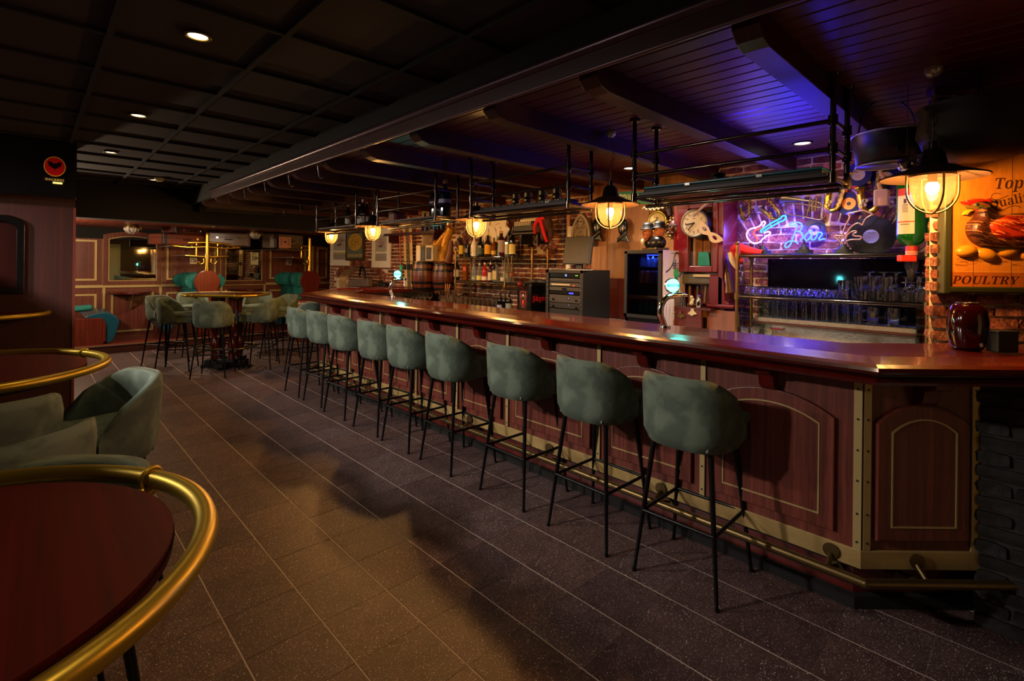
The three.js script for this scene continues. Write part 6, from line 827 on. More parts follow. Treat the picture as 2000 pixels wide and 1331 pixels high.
{ // red wooden cabinet with a window
  const X = 4.28, zL = atX(1325, 450, X).z, zR = atX(1404, 450, X).z, W = zR - zL, yT = atX(1364, 386, X).y, yS = atX(1364, 532, X).y, yB = atX(1402, 600, X).y, t = thing('red_cabinet', 'glossy red wooden booth cabinet with a small window and a curved lower body', 'cabinet', [X, 0, (zL + zR) / 2], FACE);
  const w0 = atX(1346, 500, X).z - (zL + zR) / 2, w1 = atX(1393, 500, X).z - (zL + zR) / 2, y0 = atX(1370, 520, X).y, y1 = yT - 0.1, fw = 0.06;
  part(t, 'door_frame', [rb(w0 + W / 2, yT - yS, 0.05, 0.008, [(w0 - W / 2) / 2, (yT + yS) / 2, 0]), rb(W / 2 - w1, yT - yS, 0.05, 0.008, [(W / 2 + w1) / 2, (yT + yS) / 2, 0]), rb(w1 - w0, yT - y1, 0.05, 0.008, [(w0 + w1) / 2, (yT + y1) / 2, 0]), rb(w1 - w0, y0 - yS, 0.05, 0.008, [(w0 + w1) / 2, (y0 + yS) / 2, 0])], M.red);
  part(t, 'window_pane', [box(w1 - w0, y1 - y0, 0.004, [(w0 + w1) / 2, (y0 + y1) / 2, -0.005])], M.glass); part(t, 'back_boards', [0, 1, 2].map((i) => wood([box((w1 - w0) / 3 - 0.006, y1 - y0, 0.01, [w0 + (w1 - w0) * (i + 0.5) / 3, (y0 + y1) / 2, -0.12])])), M.ply);
  part(t, 'teal_sign', [T(ext([[-0.05, 0], [0.06, 0], [0.045, 0.12], [-0.045, 0.12]], 0.01, 0.002), [w0 + 0.09, y0 + 0.005, -0.1])], col(0x10b8b0, 0.5));
  part(t, 'side_wall', [rb(0.05, yT - yB, 0.3, 0.01, [W / 2 + 0.02, (yT + yB) / 2, -0.14])], M.red); part(t, 'side_wall', [rb(0.05, yT - yB, 0.3, 0.01, [-W / 2 - 0.02, (yT + yB) / 2, -0.14])], M.red); part(t, 'top', [rb(W + 0.12, 0.05, 0.34, 0.01, [0, yT, -0.13])], M.red);
  part(t, 'lower_back', [box(W, yS - yB, 0.02, [0, (yS + yB) / 2, -0.22])], M.red); part(t, 'grey_ledge', [rb(W - 0.04, 0.1, 0.12, 0.02, [0, yS - 0.06, -0.1])], col(0x5a5a50, 0.5)); part(t, 'lamp_box', [rb(0.16, 0.025, 0.06, 0.005, [0.04, yS - 0.03, -0.02])], M.cream);
  part(t, 'skirt', [T(ext([[0, 0], [0.17, 0], [0.16, 0.03], [0.13, 0.05], [0.12, 0.2], [0.1, 0.25], [0.06, 0.27], [0, 0.27]], 0.2, 0.01), [W / 2 - 0.07, yB, -0.2])], M.red); part(t, 'skirt_rim', [rb(0.24, 0.03, 0.24, 0.012, [W / 2 + 0.02, yB + 0.01, -0.1])], M.red);
  for (const [i, h] of [0x6a5a40, 0x3a3a34, 0x7a6a50].entries()) part(t, 'stored_tool', [rod([-0.12 + i * 0.07, yB + 0.02, -0.1], [-0.14 + i * 0.08, yB + 0.24, -0.14], 0.012)], col(h, 0.5));
  const b = thing('drawer_box', 'brown wooden box front with three cast bottle openers under the red cabinet', 'cabinet', [4.2, 0, atX(1333, 630, 4.2).z], FACE), bw = spanZ(1290, 1364, 620, 4.2); part(b, 'front', wood([rb(bw, 0.2, 0.03, 0.004, [0, 1.03, 0])], true), M.drawer); part(b, 'ledge', wood([box(bw + 0.1, 0.02, 0.2, [0.03, 1.14, -0.08])], true), M.plyD); part(b, 'side_board', wood([box(0.26, 0.2, 0.02, [bw / 2 + 0.13, 1.03, -0.1])]), col(0x8a5a48, 0.4));
  [[1310, 608], [1331, 616], [1353, 611]].forEach(([px, py], i) => { const o = thing('bottle_opener', ['cream cast bottle opener beside the beer tap', 'brown cast bottle opener in the middle of the three', 'cream cast bottle opener farthest from the beer tap'][i], 'bottle opener', atX(px, py, 4.18), FACE, 'cast bottle openers'), m = i === 1 ? M.brassT : M.cream; part(o, 'body', [ext([[-0.035, -0.01], [-0.02, 0.005], [-0.008, 0.012], [-0.006, 0.032], [0.006, 0.032], [0.008, 0.012], [0.02, 0.005], [0.035, -0.01], [0.015, -0.016], [-0.015, -0.016]], 0.02, 0.003), T(sph(0.012, null, [1.4, 1, 0.8]), [0, -0.016, 0.016])], m); part(o, 'screw', [cyl(0.004, 0.004, 0.004, [0, 0.025, 0.026], [Math.PI / 2, 0, 0])], M.steel); });
  one('glass_bottle_pair', 'green drinking straw holder behind the bar by the drawer box', 'holder', [cyl(0.014, 0.012, 0.07, [0, 0, 0])], col(0x1c7a50, 0.4), atX(1336, 648, 3.2), 0);
  one('cone_cup', 'dark wicker beaker on the ledge under the red cabinet', 'beaker', [lathe([[0, 0], [0.035, 0], [0.045, 0.11], [0.04, 0.11], [0.03, 0.01]], null, null, 18)], col(0x5a5048, 0.6), atX(1322, 600, 4.22), 0); one('shaker', 'small steel shaker at the end of the ledge under the red cabinet', 'shaker', [lathe([[0, 0], [0.026, 0], [0.026, 0.06], [0.014, 0.08], [0.012, 0.11], [0, 0.115]], null, null, 18)], M.chrome, atX(1365, 601, 4.2), 0); one('flower_knob', 'yellowish carved knob on the ledge under the red cabinet', 'ornament', [sph(0.022, [0, 0.02, 0]), sph(0.018, [0.012, 0.05, 0.0]), sph(0.014, [-0.006, 0.075, 0])], M.cream, atX(1351, 597, 4.22), 0);
}
{ // street sign behind the lamp
  const X = 3.9, t = onW('street_sign', 'green street sign with cream letters half hidden by the hanging lamp', 'sign', 1240, 386, X), w = spanZ(1206, 1272, 386, X); const g = canvasTex(512, 128, (c) => { c.fillStyle = '#1c7a54'; c.fillRect(0, 0, 512, 128); c.fillStyle = '#e0d8a8'; c.font = 'bold 92px sans-serif'; c.fillText('BOURBON ST', 14, 98, 484); }); t.rotation.order = 'YXZ'; t.rotation.z = -0.1; part(t, 'plate', [box(w, 0.11, 0.006)], std({ map: g, roughness: 0.5 })); part(t, 'edge', [box(w, 0.008, 0.01, [0, 0.06, 0])], col(0xa83020, 0.5));
  const h = thing('long_horn', 'long brown wooden horn standing against the bricks beside the red cabinet', 'horn', atX(1421, 578, 4.35)), L = (px, py) => atX(px, py, 4.35).sub(h.position); part(h, 'tube', [taper([L(1409, 443), L(1412, 480), L(1417, 520), L(1421, 552), L(1423, 572)], 0.025, 0.075, 50, 18, 2.2)], phy({ color: 0x4a2c14, roughness: 0.35, clearcoat: 0.4 })); part(h, 'binding', [tor(0.032, 0.005, L(1414, 495), [Math.PI / 2, 0, 0]), tor(0.042, 0.005, L(1418, 530), [Math.PI / 2, 0, 0])], M.brassT);
  const s = thing('felt_hat', 'red felt hat with a white brim slumped at the end of the glass shelf', 'hat', atX(1452, 499, 4.26), FACE); part(s, 'crown', [taper([[-0.05, 0.05, 0], [0.0, 0.035, 0], [0.08, 0.02, 0], [0.15, 0.012, 0]], 0.06, 0.03, 24, 12), T(sph(0.06), [-0.05, 0.04, 0])], M.redCloth); part(s, 'brim', [taper([[-0.07, 0.02, 0.05], [-0.06, -0.05, 0.06], [-0.03, -0.11, 0.06]], 0.04, 0.012, 20, 10)], M.cream); part(s, 'red_flap', [taper([[-0.05, 0.04, 0.055], [-0.02, -0.02, 0.06], [0.01, -0.06, 0.06]], 0.04, 0.02, 20, 10)], M.redCloth);
  const k = thing('cable', 'black cable curling down beside the pipe shelf post', 'cable', [4.2, WY, -1.75]); part(k, 'cord', [tube([[0.1, 0.25, 0.0], [0.05, 0.2, 0.06], [0.0, 0.08, 0.08], [0, 0.015, 0.03], [0, 0.012, -0.06], [0.05, 0.014, 0.02], [0.0, 0.016, 0.1]], 0.006, 60, 8)], M.black);
}
// ---------- the angled wall and the counter's near end ----------
const onP = (px, py, D = DP - 0.01) => atD(px, py, D);
{ // poultry board: local x along the wall, 1 px of the photograph is about 2.6 mm
  const D = DP - 0.03, k = D / FOC, C = [1992, 445], o = onP(C[0], C[1], D), t = thing('poultry_sign', 'framed painted wooden sign with a carved hen above eggs and the word POULTRY', 'sign', o, ANG), x = (px) => (px - C[0]) * k, y = (py) => (C[1] - py) * k, x0 = 1846, x1 = 2140, y0 = 300, y1 = 562, W = (x1 - x0) * k, H = (y1 - y0) * k, cx = x((x0 + x1) / 2), cy = y((y0 + y1) / 2);
  const g = canvasTex(1176, 1048, (c) => { const X = (p) => (p - x0) * 4, Y = (p) => (p - y0) * 4; c.fillStyle = '#c87a24'; c.fillRect(0, 0, 1176, 1048); for (let i = 0; i < 500; i++) { c.fillStyle = i % 2 ? '#b86a1c' : '#d4882e'; c.globalAlpha = 0.25; c.fillRect(hash(i, 1, 5) * 1176, hash(i, 2, 5) * 1048, 6 + 30 * hash(i, 3, 5), 40 + 120 * hash(i, 4, 5)); } c.globalAlpha = 1; c.strokeStyle = '#d89a3c'; c.lineWidth = 4; c.beginPath(); c.moveTo(X(1846), Y(520)); c.lineTo(X(1850), Y(520)); c.quadraticCurveTo(X(1866), Y(521), X(1865), Y(532)); c.lineTo(X(2140), Y(532)); c.stroke();
    c.fillStyle = '#a85a1a'; c.fillRect(0, Y(533), 1176, 120); c.strokeStyle = '#3a1c0c'; c.lineWidth = 3; for (let i = 0; i < 90; i++) { const u = X(1862 + hash(i, 7, 1) * 250), v = Y(505 + hash(i, 8, 1) * 15); c.strokeStyle = i % 2 ? '#4a2410' : '#c88a34'; c.beginPath(); c.moveTo(u, v); c.quadraticCurveTo(u + 50, v + 14 - 28 * hash(i, 9, 1), u + 60 + 60 * hash(i, 6, 1), v - 12 + 24 * hash(i, 5, 1)); c.stroke(); }
    c.fillStyle = '#3a140a'; c.font = 'bold italic 92px serif'; c.save(); c.translate(X(1856), Y(556)); c.scale(1.15, 0.95); c.fillText('POULTRY', 0, 0); c.restore(); c.font = 'bold italic 120px serif'; c.fillStyle = '#4a2a14'; c.save(); c.translate(X(1936), Y(371)); c.rotate(-0.05); c.fillText('Top', 0, 0); c.restore(); c.save(); c.translate(X(1930), Y(410)); c.rotate(-0.22); c.font = 'bold 96px serif'; c.fillText('Quality', 0, 0); c.restore(); c.lineWidth = 5; c.strokeStyle = '#4a2a14'; c.beginPath(); c.moveTo(X(1965), Y(383)); c.quadraticCurveTo(X(1935), Y(398), X(1932), Y(386)); c.quadraticCurveTo(X(1934), Y(376), X(1950), Y(380)); c.moveTo(X(1955), Y(412)); c.quadraticCurveTo(X(1975), Y(398), X(1990), Y(406)); c.stroke(); c.fillStyle = '#1c0c06'; for (const p of [1898, 1972]) c.fillRect(X(p), Y(p < 1900 ? 510 : 300), 4, 1048); });
  part(t, 'painted_board', [box(W, H, 0.02, [cx, cy, 0])], std({ map: g, roughness: 0.36, bumpMap: tGrain, bumpScale: 0.0015 }));
  const fm = col(0x2a2c14, 0.35); part(t, 'frame', [rb(0.036, H + 0.07, 0.05, 0.008, [x(1841), cy, 0.01]), rb(W + 0.05, 0.03, 0.05, 0.008, [cx, y(567), 0.01]), rb(W + 0.05, 0.03, 0.05, 0.008, [cx, y(296), 0.01]), rb(0.036, H + 0.07, 0.05, 0.008, [x(2145), cy, 0.01])], fm);
  const feath = (a, b, c2) => canvasTex(256, 256, (c) => { c.fillStyle = a; c.fillRect(0, 0, 256, 256); c.lineWidth = 4; for (let i = 0; i < 220; i++) { c.strokeStyle = i % 3 ? b : c2; const u = hash(i, 1, 8) * 256, v = hash(i, 2, 8) * 256; c.beginPath(); c.moveTo(u, v); c.quadraticCurveTo(u + 18, v + 3, u + 30, v + 10); c.stroke(); } });
  const relief = (pts, d, m, n) => { const s = new THREE.Shape(); s.setFromPoints(new THREE.CatmullRomCurve3(pts.map(([a, b]) => V(x(a), y(b), 0)), true).getPoints(60).map((q) => new THREE.Vector2(q.x, q.y))); const e = new THREE.ExtrudeGeometry(s, { depth: 0.004, bevelEnabled: true, bevelThickness: d, bevelSize: d * 0.55, bevelOffset: -d * 0.55, bevelSegments: 7 }); e.translate(0, 0, 0.01); const f = plain(e), p = f.attributes.position, u = f.attributes.uv; for (let i = 0; i < p.count; i++) u.setXY(i, p.getX(i) * 3, p.getY(i) * 3); return part(t, n, [f], m); };
  relief([[1893, 408], [1905, 404], [1918, 414], [1940, 421], [1985, 417], [2050, 418], [2100, 430], [2110, 455], [2060, 478], [1990, 486], [1925, 484], [1895, 476], [1882, 456], [1884, 438], [1896, 425]], 0.05, std({ map: feath('#4a2414', '#1c0c06', '#9a5a34'), roughness: 0.35 }), 'hen_body');
  relief([[1905, 440], [1925, 426], [1975, 420], [2050, 422], [2095, 440], [2060, 455], [1985, 472], [1935, 474], [1912, 462]], 0.066, std({ map: feath('#b03010', '#701408', '#e08040'), roughness: 0.32 }), 'wing');
  relief([[1880, 403], [1892, 396], [1908, 396], [1920, 404], [1918, 413], [1905, 416], [1890, 414]], 0.045, std({ map: feath('#5a4a18', '#2a3a12', '#a02818'), roughness: 0.35 }), 'head');
  relief([[1870, 396], [1880, 398], [1892, 391], [1908, 390], [1924, 394], [1910, 399], [1890, 402], [1878, 403]], 0.03, phy({ color: 0xa81c14, roughness: 0.3, clearcoat: 0.4 }), 'comb');
  relief([[1874, 422], [1880, 413], [1890, 411], [1886, 418]], 0.02, col(0xc89020, 0.35), 'beak'); part(t, 'eye', [T(sph(0.009, null, [1, 1, 0.5]), [x(1889), y(404), 0.056])], M.black);
  [[1883, 492, 0.15], [1922, 498, -0.3], [1964, 491, 0.2], [2004, 497, 0.1], [2046, 494, -0.15]].forEach(([a, b, r]) => part(t, 'egg', [T(sph(0.05, null, [1.05, 0.62, 0.55]), [x(a), y(b), 0.012], [0, 0, r])], std({ color: 0xb87a18, roughness: 0.33 })));
}
{
  const q = atY(1889, 683, 1.14), v = thing('lidded_vase', 'dark red glossy barrel-shaped vase standing on the counter below the poultry sign', 'vase', q); part(v, 'body', [lathe([[0, 0.0], [0.05, 0.0], [0.062, 0.02], [0.074, 0.08], [0.075, 0.125], [0.068, 0.175], [0.054, 0.203], [0.042, 0.208]], null, null, 40)], phy({ color: 0x240303, roughness: 0.08, clearcoat: 0.8, clearcoatRoughness: 0.04 })); part(v, 'lip', [tor(0.039, 0.005, [0, 0.21, 0], [Math.PI / 2, 0, 0], 32), cyl(0.038, 0.038, 0.006, [0, 0.208, 0], null, 28)], M.blackGloss); part(v, 'price_sticker', [T(box(0.012, 0.016, 0.002), [-0.046, 0.03, 0.05], [0, -0.75, 0.4])], M.cream);
  const b = thing('black_box', 'plain black box standing on the counter right of the dark red vase', 'box', atY(1957, 690, 1.14), ANG); part(b, 'body', [rb(0.09, 0.09, 0.06, 0.006, [0, 0.05, 0])], M.black); part(b, 'lid', [rb(0.094, 0.012, 0.064, 0.004, [0, 0.094, 0])], M.black);
}
{ // things hung near the angled wall
  const q = atD(1735, 292, 2.75), b = thing('metal_bucket', 'dented grey metal tub hanging from the planks left of the nearest pendant', 'tub', q, -BEAR); b.rotation.order = 'YXZ'; b.rotation.z = 0.03; part(b, 'body', [lathe([[0.0, -0.085], [0.15, -0.085], [0.168, 0.085], [0.163, 0.085], [0.146, -0.08], [0.0, -0.08]], null, null, 36)], std({ color: 0x3a3634, roughness: 0.42, metalness: 0.8 })); part(b, 'rim', [tor(0.167, 0.006, [0, 0.085, 0], [Math.PI / 2, 0, 0], 40), tor(0.151, 0.005, [0, -0.085, 0], [Math.PI / 2, 0, 0], 40)], M.steel); part(b, 'handle', [tube([[-0.167, 0.08, 0], [-0.12, 0.22, 0], [0, 0.28, 0], [0.12, 0.22, 0], [0.167, 0.08, 0]], 0.004, 30, 6), rod([0, 0.28, 0], [0, SOFF - q.y, 0], 0.0025)], M.blackMetal); part(b, 'round_opening', [T(cyl(0.07, 0.07, 0.004, null, null, 28), [0.02, -0.02, 0.152], [Math.PI / 2 + 0.1, 0, 0], [1.3, 1, 0.62])], M.blackM);
  const p = atD(1915, 250, 2.3), c = thing('hanging_cauldron', 'big dark cauldron hanging in the gloom above the nearest pendant', 'cauldron', [p.x, 0, p.z]), y = atD(1915, 312, 2.3).y; part(c, 'pot', [lathe([[0, y], [0.12, y + 0.005], [0.2, y + 0.05], [0.235, y + 0.13], [0.22, y + 0.22], [0.24, y + 0.25], [0.225, y + 0.25], [0.205, y + 0.21], [0, y + 0.03]], null, null, 40)], std({ color: 0x1c120c, roughness: 0.6, metalness: 0.4 })); part(c, 'chain', [rod([0.2, y + 0.24, 0], [0, SOFF, 0], 0.004), rod([-0.2, y + 0.24, 0], [0, SOFF, 0], 0.004)], M.blackMetal);
  const d = thing('disco_ball', 'small mirrored ball with a violet glint behind the nearest pendant', 'disco ball', atD(1772, 320, 2.5)); part(d, 'ball', [T(new THREE.IcosahedronGeometry(0.042, 3).toNonIndexed(), null)].map((g) => { g.computeVertexNormals(); return g; }), std({ color: 0xc0c0cc, roughness: 0.08, metalness: 1 })); part(d, 'hanger', [rod([0, 0.04, 0], [0, SOFF - d.position.y, 0], 0.0015)], M.black);
  const l = thing('glass_lantern', 'small pale glass lantern on a knotted cord by the gold saxophone', 'lantern', atX(1722, 378, 4.1), FACE); part(l, 'jar', [rb(0.08, 0.11, 0.08, 0.012, [0, -0.03, 0])], phy({ color: 0xe0c8c8, transmission: 0.7, roughness: 0.2, thickness: 0 })); part(l, 'cord', [tube([[0, 0.02, 0], [-0.012, 0.06, 0.01], [0.01, 0.1, 0], [-0.006, 0.14, 0], [0, 0.2, 0]], 0.011, 40, 8)], col(0x9a7850, 0.9)); part(l, 'candle', [cyl(0.02, 0.02, 0.05, [0, -0.055, 0])], M.cream);
}
// coat hooks under the edge of the timber ceiling
[[445, 381], [476, 371], [516, 357], [563, 339], [620, 322], [553, 412], [585, 405]].forEach(([px, py], i) => { const p = atY(px, py, 2.31), h = thing('hook', i < 5 ? `thin metal hook under the moulding, ${ord[i]} from its far end` : `thin metal hook on the far dark beam, ${ord[i - 5]} of two`, 'hook', i < 5 ? V(1.8, 2.37, atX(px, py, 1.8).z) : V(p.x, 2.37, p.z)); part(h, 'shank', [rod([0, 0, 0], [0.015, -0.11, 0], 0.006)], M.chrome); part(h, 'tip', [tube([[0.015, -0.11, 0], [0.03, -0.125, 0], [0.05, -0.115, 0]], 0.004, 14, 6)], M.chrome); });
{ const p = atZ(465, 407, -8.98), a = thing('air_unit', 'black slatted air unit on the dark boarding above the booths', 'air conditioner', [p.x, p.y, -8.92]); part(a, 'body', [rb(1.15, 0.24, 0.14, 0.02)], M.blackPaint); for (let i = 0; i < 4; i++) part(a, 'slat', [box(1.0, 0.012, 0.02, [0, -0.08 + i * 0.03, 0.075])], M.black); }
// ---------- left pillar ----------
{
  const Zp = -6.19, p = atZ(107, 326, Zp), t = thing('drinks_sign', 'red oval sign with a black bat over the word BACARDI above the pillar', 'sign', [p.x, p.y, Zp]), h = Math.abs(atZ(107, 307, Zp).y - atZ(107, 346, Zp).y);
  const g = canvasTex(256, 256, (c) => { c.fillStyle = '#b01410'; c.fillRect(0, 0, 256, 256); c.strokeStyle = '#c89030'; c.lineWidth = 12; c.beginPath(); c.ellipse(128, 128, 122, 122, 0, 0, 7); c.stroke(); c.fillStyle = '#0c0606'; c.beginPath(); c.moveTo(128, 175); c.quadraticCurveTo(112, 140, 92, 150); c.quadraticCurveTo(86, 120, 60, 130); c.quadraticCurveTo(56, 80, 40, 70); c.quadraticCurveTo(90, 60, 118, 95); c.lineTo(122, 80); c.lineTo(128, 90); c.lineTo(134, 80); c.lineTo(138, 95); c.quadraticCurveTo(166, 60, 216, 70); c.quadraticCurveTo(200, 80, 196, 130); c.quadraticCurveTo(170, 120, 164, 150); c.quadraticCurveTo(144, 140, 128, 175); c.fill(); });
  const r = h / 2; part(t, 'disc', [T(faceUV(cyl(r, r, 0.03, null, [Math.PI / 2, 0, 0], 40), r), null, null, [0.82, 1, 1])], phy({ map: g, roughness: 0.2, clearcoat: 0.6 }));
  const w = canvasTex(256, 64, (c) => { c.fillStyle = '#060404'; c.fillRect(0, 0, 256, 64); c.fillStyle = '#c8b060'; c.font = 'bold 52px sans-serif'; c.textAlign = 'center'; c.fillText('BACARDI', 128, 50, 246); }); part(t, 'lettering', [box(r * 1.6, r * 0.36, 0.012, [0.0, -r * 1.32, 0.008])], std({ map: w, roughness: 0.4 })); part(t, 'backing', [rb(r * 2, r * 3.3, 0.02, 0.01, [0, -r * 0.4, -0.014])], M.blackGloss);
  const q = part(t, 'sign_lamp', [box(r * 0.7, 0.012, 0.02, [0.02, -r * 1.62, 0.012])], glowMat(0xffd060, 3)); areaL(t.position.clone().add(V(0.02, -r * 1.6, 0.03)), t.position.clone().add(V(0.02, 0, 0.02)), r * 0.7, 0.02, 0xffd060, 2);
  const Z2 = -6.35, a = atZ(0, 421, Z2), b = atZ(46, 572, Z2), W = 0.7, H = a.y - b.y, f = thing('framed_picture', 'dark framed picture with a rounded top on the left pillar', 'picture', [b.x - W / 2, (a.y + b.y) / 2, Z2]); const rs = (m) => { const s = new THREE.Shape(), ww = W / 2 - m, hh = H / 2 - m; s.moveTo(-ww, -hh); s.lineTo(ww, -hh); s.lineTo(ww, hh - 0.09); s.quadraticCurveTo(ww, hh - 0.02, ww - 0.1, hh); s.lineTo(-ww + 0.1, hh); s.quadraticCurveTo(-ww, hh - 0.02, -ww, hh - 0.09); s.closePath(); return s; }; const o = rs(0); o.holes.push(rs(0.045)); part(f, 'frame', [ext(o, 0.035, 0.005)], M.blackGloss); part(f, 'picture', [ext(rs(0.04), 0.01, 0)], std({ map: rep(tRed, 1, 1), color: 0x604030, roughness: 0.3 }));
}
// ================= BOOTHS =================
const BZ = -10.47, NZ = -11.68, bx = (px, py = 560, z = BZ) => atZ(px, py, z).x, by = (px, py, z = BZ) => atZ(px, py, z).y;
function bench(label, xb, dir, y0 = 0.14) { // dir -1: seat looks towards -x. profile in (along dir, y)
  const t = thing('booth_bench', label, 'bench', [xb, y0, 0]), L = BZ - NZ - 0.06, ex = (pts, m, n, z0 = NZ + 0.02, d = L, bev = 0.012) => part(t, n, [ext(pts.map(([a, b]) => [a * dir, b]), d, bev, [0, 0, z0])], m);
  const cur = (pts) => new THREE.CatmullRomCurve3(pts.map(([a, b]) => V(a, b, 0)), true, 'catmullrom', 0.5).getPoints(40).map((q) => [q.x, q.y]);
  ex(cur([[0.06, 0.42], [0.17, 0.44], [0.12, 0.62], [0.09, 0.85], [0.0, 0.86], [0.0, 0.6]]), M.teal, 'back_cushion');
  ex(cur([[0.0, 0.88], [0.1, 0.87], [0.14, 0.98], [0.13, 1.1], [0.02, 1.14], [-0.02, 1.0]]), M.teal, 'headrest');
  ex(cur([[0.1, 0.32], [0.45, 0.33], [0.6, 0.3], [0.64, 0.2], [0.56, 0.06], [0.52, 0.02], [0.47, 0.1], [0.4, 0.24], [0.1, 0.24]].map(([a, b]) => [a, b + 0.1])), M.tealSkin, 'seat_cushion');
  ex([[0.05, 0.0], [0.5, 0.0], [0.5, 0.1], [0.42, 0.32], [0.05, 0.34]], M.mahogD, 'seat_box', NZ + 0.02, L - 0.02, 0);
  for (const z of [BZ - 0.14, NZ + 0.06]) part(t, 'headrest_wing', [T(cyl(0.13, 0.13, 0.1, null, [Math.PI / 2, 0, 0], 28), [0.13 * dir, 1.0, z])], M.teal);
  return t;
}
function endPanel(label, x, h = 0) { const t = thing('bench_end', label, 'panel', [x, 0.14, BZ]); const s = new THREE.Shape(); s.moveTo(-0.16, 0); s.lineTo(0.16, 0); s.lineTo(0.15, 0.7); s.quadraticCurveTo(0.13, 0.82, 0.17, 0.88); s.absarc(0, 1.0, 0.2, -0.62, Math.PI + 0.62, false); s.quadraticCurveTo(-0.13, 0.82, -0.15, 0.7); s.closePath(); part(t, 'board', [muv(ext(s, 0.06, 0.008, [0, 0, -0.03], null, 24))], std({ map: rep(tMahog, 2, 0.8), color: 0xffb088, roughness: 0.28 })); return t; }
const xe1 = bx(404), xe2 = bx(606, 560);
bench('teal velvet railway bench with a low blue seat before the left mirror', xe1 - 0.06, -1);
bench('teal velvet railway bench back facing the second booth, behind the keyhole panel', xe1 + 0.06, 1);
endPanel('glossy brown keyhole-shaped bench end below the brass pole', xe1);
bench('teal velvet railway bench next to the end of the bar', xe2 - 0.06, -1);
endPanel('dark red keyhole-shaped bench end next to the end of the bar', xe2);
{ const x = bx(168, 640), t = thing('booth_bench', 'low brown seat box with a blue rolled cushion and teal arm pad beside the pillar', 'bench', [x, 0.14, 0]), L = BZ - NZ - 0.06; part(t, 'side_board', [muv(ext([[-0.4, 0], [0.2, 0], [0.24, 0.06], [0.24, 0.34], [0.2, 0.42], [-0.4, 0.44]], 0.05, 0.008, [0, 0, BZ - 0.06]))], M.drawer); const c = new THREE.CatmullRomCurve3([[0.0, 0.45], [0.2, 0.5], [0.33, 0.47], [0.41, 0.37], [0.39, 0.24], [0.33, 0.06], [0.27, 0.02], [0.26, 0.25], [0.18, 0.42]].map(([a, b]) => V(a, b, 0)), true).getPoints(48).map((q) => [q.x, q.y]); part(t, 'seat_cushion', [ext(c, L, 0.012, [0, 0, NZ + 0.02])], M.tealSkin); part(t, 'arm_pad', [T(rb(0.62, 0.1, 0.14, 0.045), [-0.22, 0.58, BZ - 0.1], [0, 0, 0.06])], M.teal); part(t, 'arm_post', [box(0.3, 0.1, 0.06, [-0.3, 0.5, BZ - 0.1])], M.mahogD); }
// small wall tables under the mirrors
[[255, 'small brown wall table under the left arched mirror'], [476, 'small brown wall table under the second arched mirror']].forEach(([px, l]) => { const x = atZ(px, 575, ZF).x, y = atZ(255, 572, ZF).y, t = thing('booth_table', l, 'table', [x, y, ZF + 0.02]); const s = new THREE.Shape(); s.moveTo(-0.32, 0); s.lineTo(0.32, 0); s.quadraticCurveTo(0.28, -0.55, 0, -0.6); s.quadraticCurveTo(-0.28, -0.55, -0.32, 0); part(t, 'table_top', [ext(s, 0.03, 0.004, [0, 0, 0]).rotateX(-Math.PI / 2)], M.counterV); part(t, 'strut', [rod([0, -0.28, 0.02], [0, -0.01, 0.3], 0.014)], M.brassP); });
// luggage racks on brass poles
function luggage(label, x, sides, h) {
  const t = thing('luggage_rack', label, 'luggage rack', [x, 0.14, BZ]), top = by(404, 452) - 0.14, y1 = by(404, 480) - 0.14, y2 = by(404, 500) - 0.14;
  part(t, 'pole', [rod([0, 1.18, 0], [0, 1.86, 0], 0.036, 0.032, 16), cyl(0.045, 0.045, 0.06, [0, 1.22, 0], null, 16), cyl(0.042, 0.042, 0.05, [0, y2, 0], null, 16), sph(0.036, [0, 1.87, 0])], M.brassG);
  for (const s of sides) { part(t, 'arched_bracket', [tube([[0, y1 + 0.06, 0], [0.3 * s, y1 + 0.04, 0], [0.55 * s, y1 - 0.02, 0]], 0.02, 24, 10), tube([[0, y1 - 0.02, 0], [0.3 * s, y1 - 0.04, 0], [0.55 * s, y1 - 0.02, 0]], 0.018, 20, 10), rod([0.17 * s, y1 - 0.0, 0], [0.17 * s, y1 + 0.055, 0], 0.016), rod([0.0, y2 - 0.02, 0], [0.34 * s, y2, 0], 0.018), rod([0.17 * s, y2, 0], [0.17 * s, y1 - 0.03, 0], 0.015)], M.brassG); part(t, 'hook', [tube([[0.06 * s, y2 - 0.05, 0.02], [0.06 * s, y2 - 0.12, 0.03], [0.11 * s, y2 - 0.15, 0.03], [0.15 * s, y2 - 0.1, 0.03]], 0.011, 24, 8)], M.brassG); part(t, 'slat', Array.from({ length: 6 }, (_, i) => rod([(0.04 + i * 0.1) * s, y1 - 0.02, 0], [(0.04 + i * 0.1) * s, y1 - 0.02, NZ - BZ + 0.03], 0.009)), M.steel); part(t, 'lower_slat', Array.from({ length: 4 }, (_, i) => rod([(0.04 + i * 0.1) * s, y2 - 0.0, 0], [(0.04 + i * 0.1) * s, y2, NZ - BZ + 0.03], 0.008)), M.steel); }
  return y1;
}
const yr = luggage('brass luggage rack on a pole above the keyhole panel', xe1, [-1, 1]) + 0.135; luggage('steel luggage rack on a pole above the bench by the bar', xe2 - 0.02, [-1]);
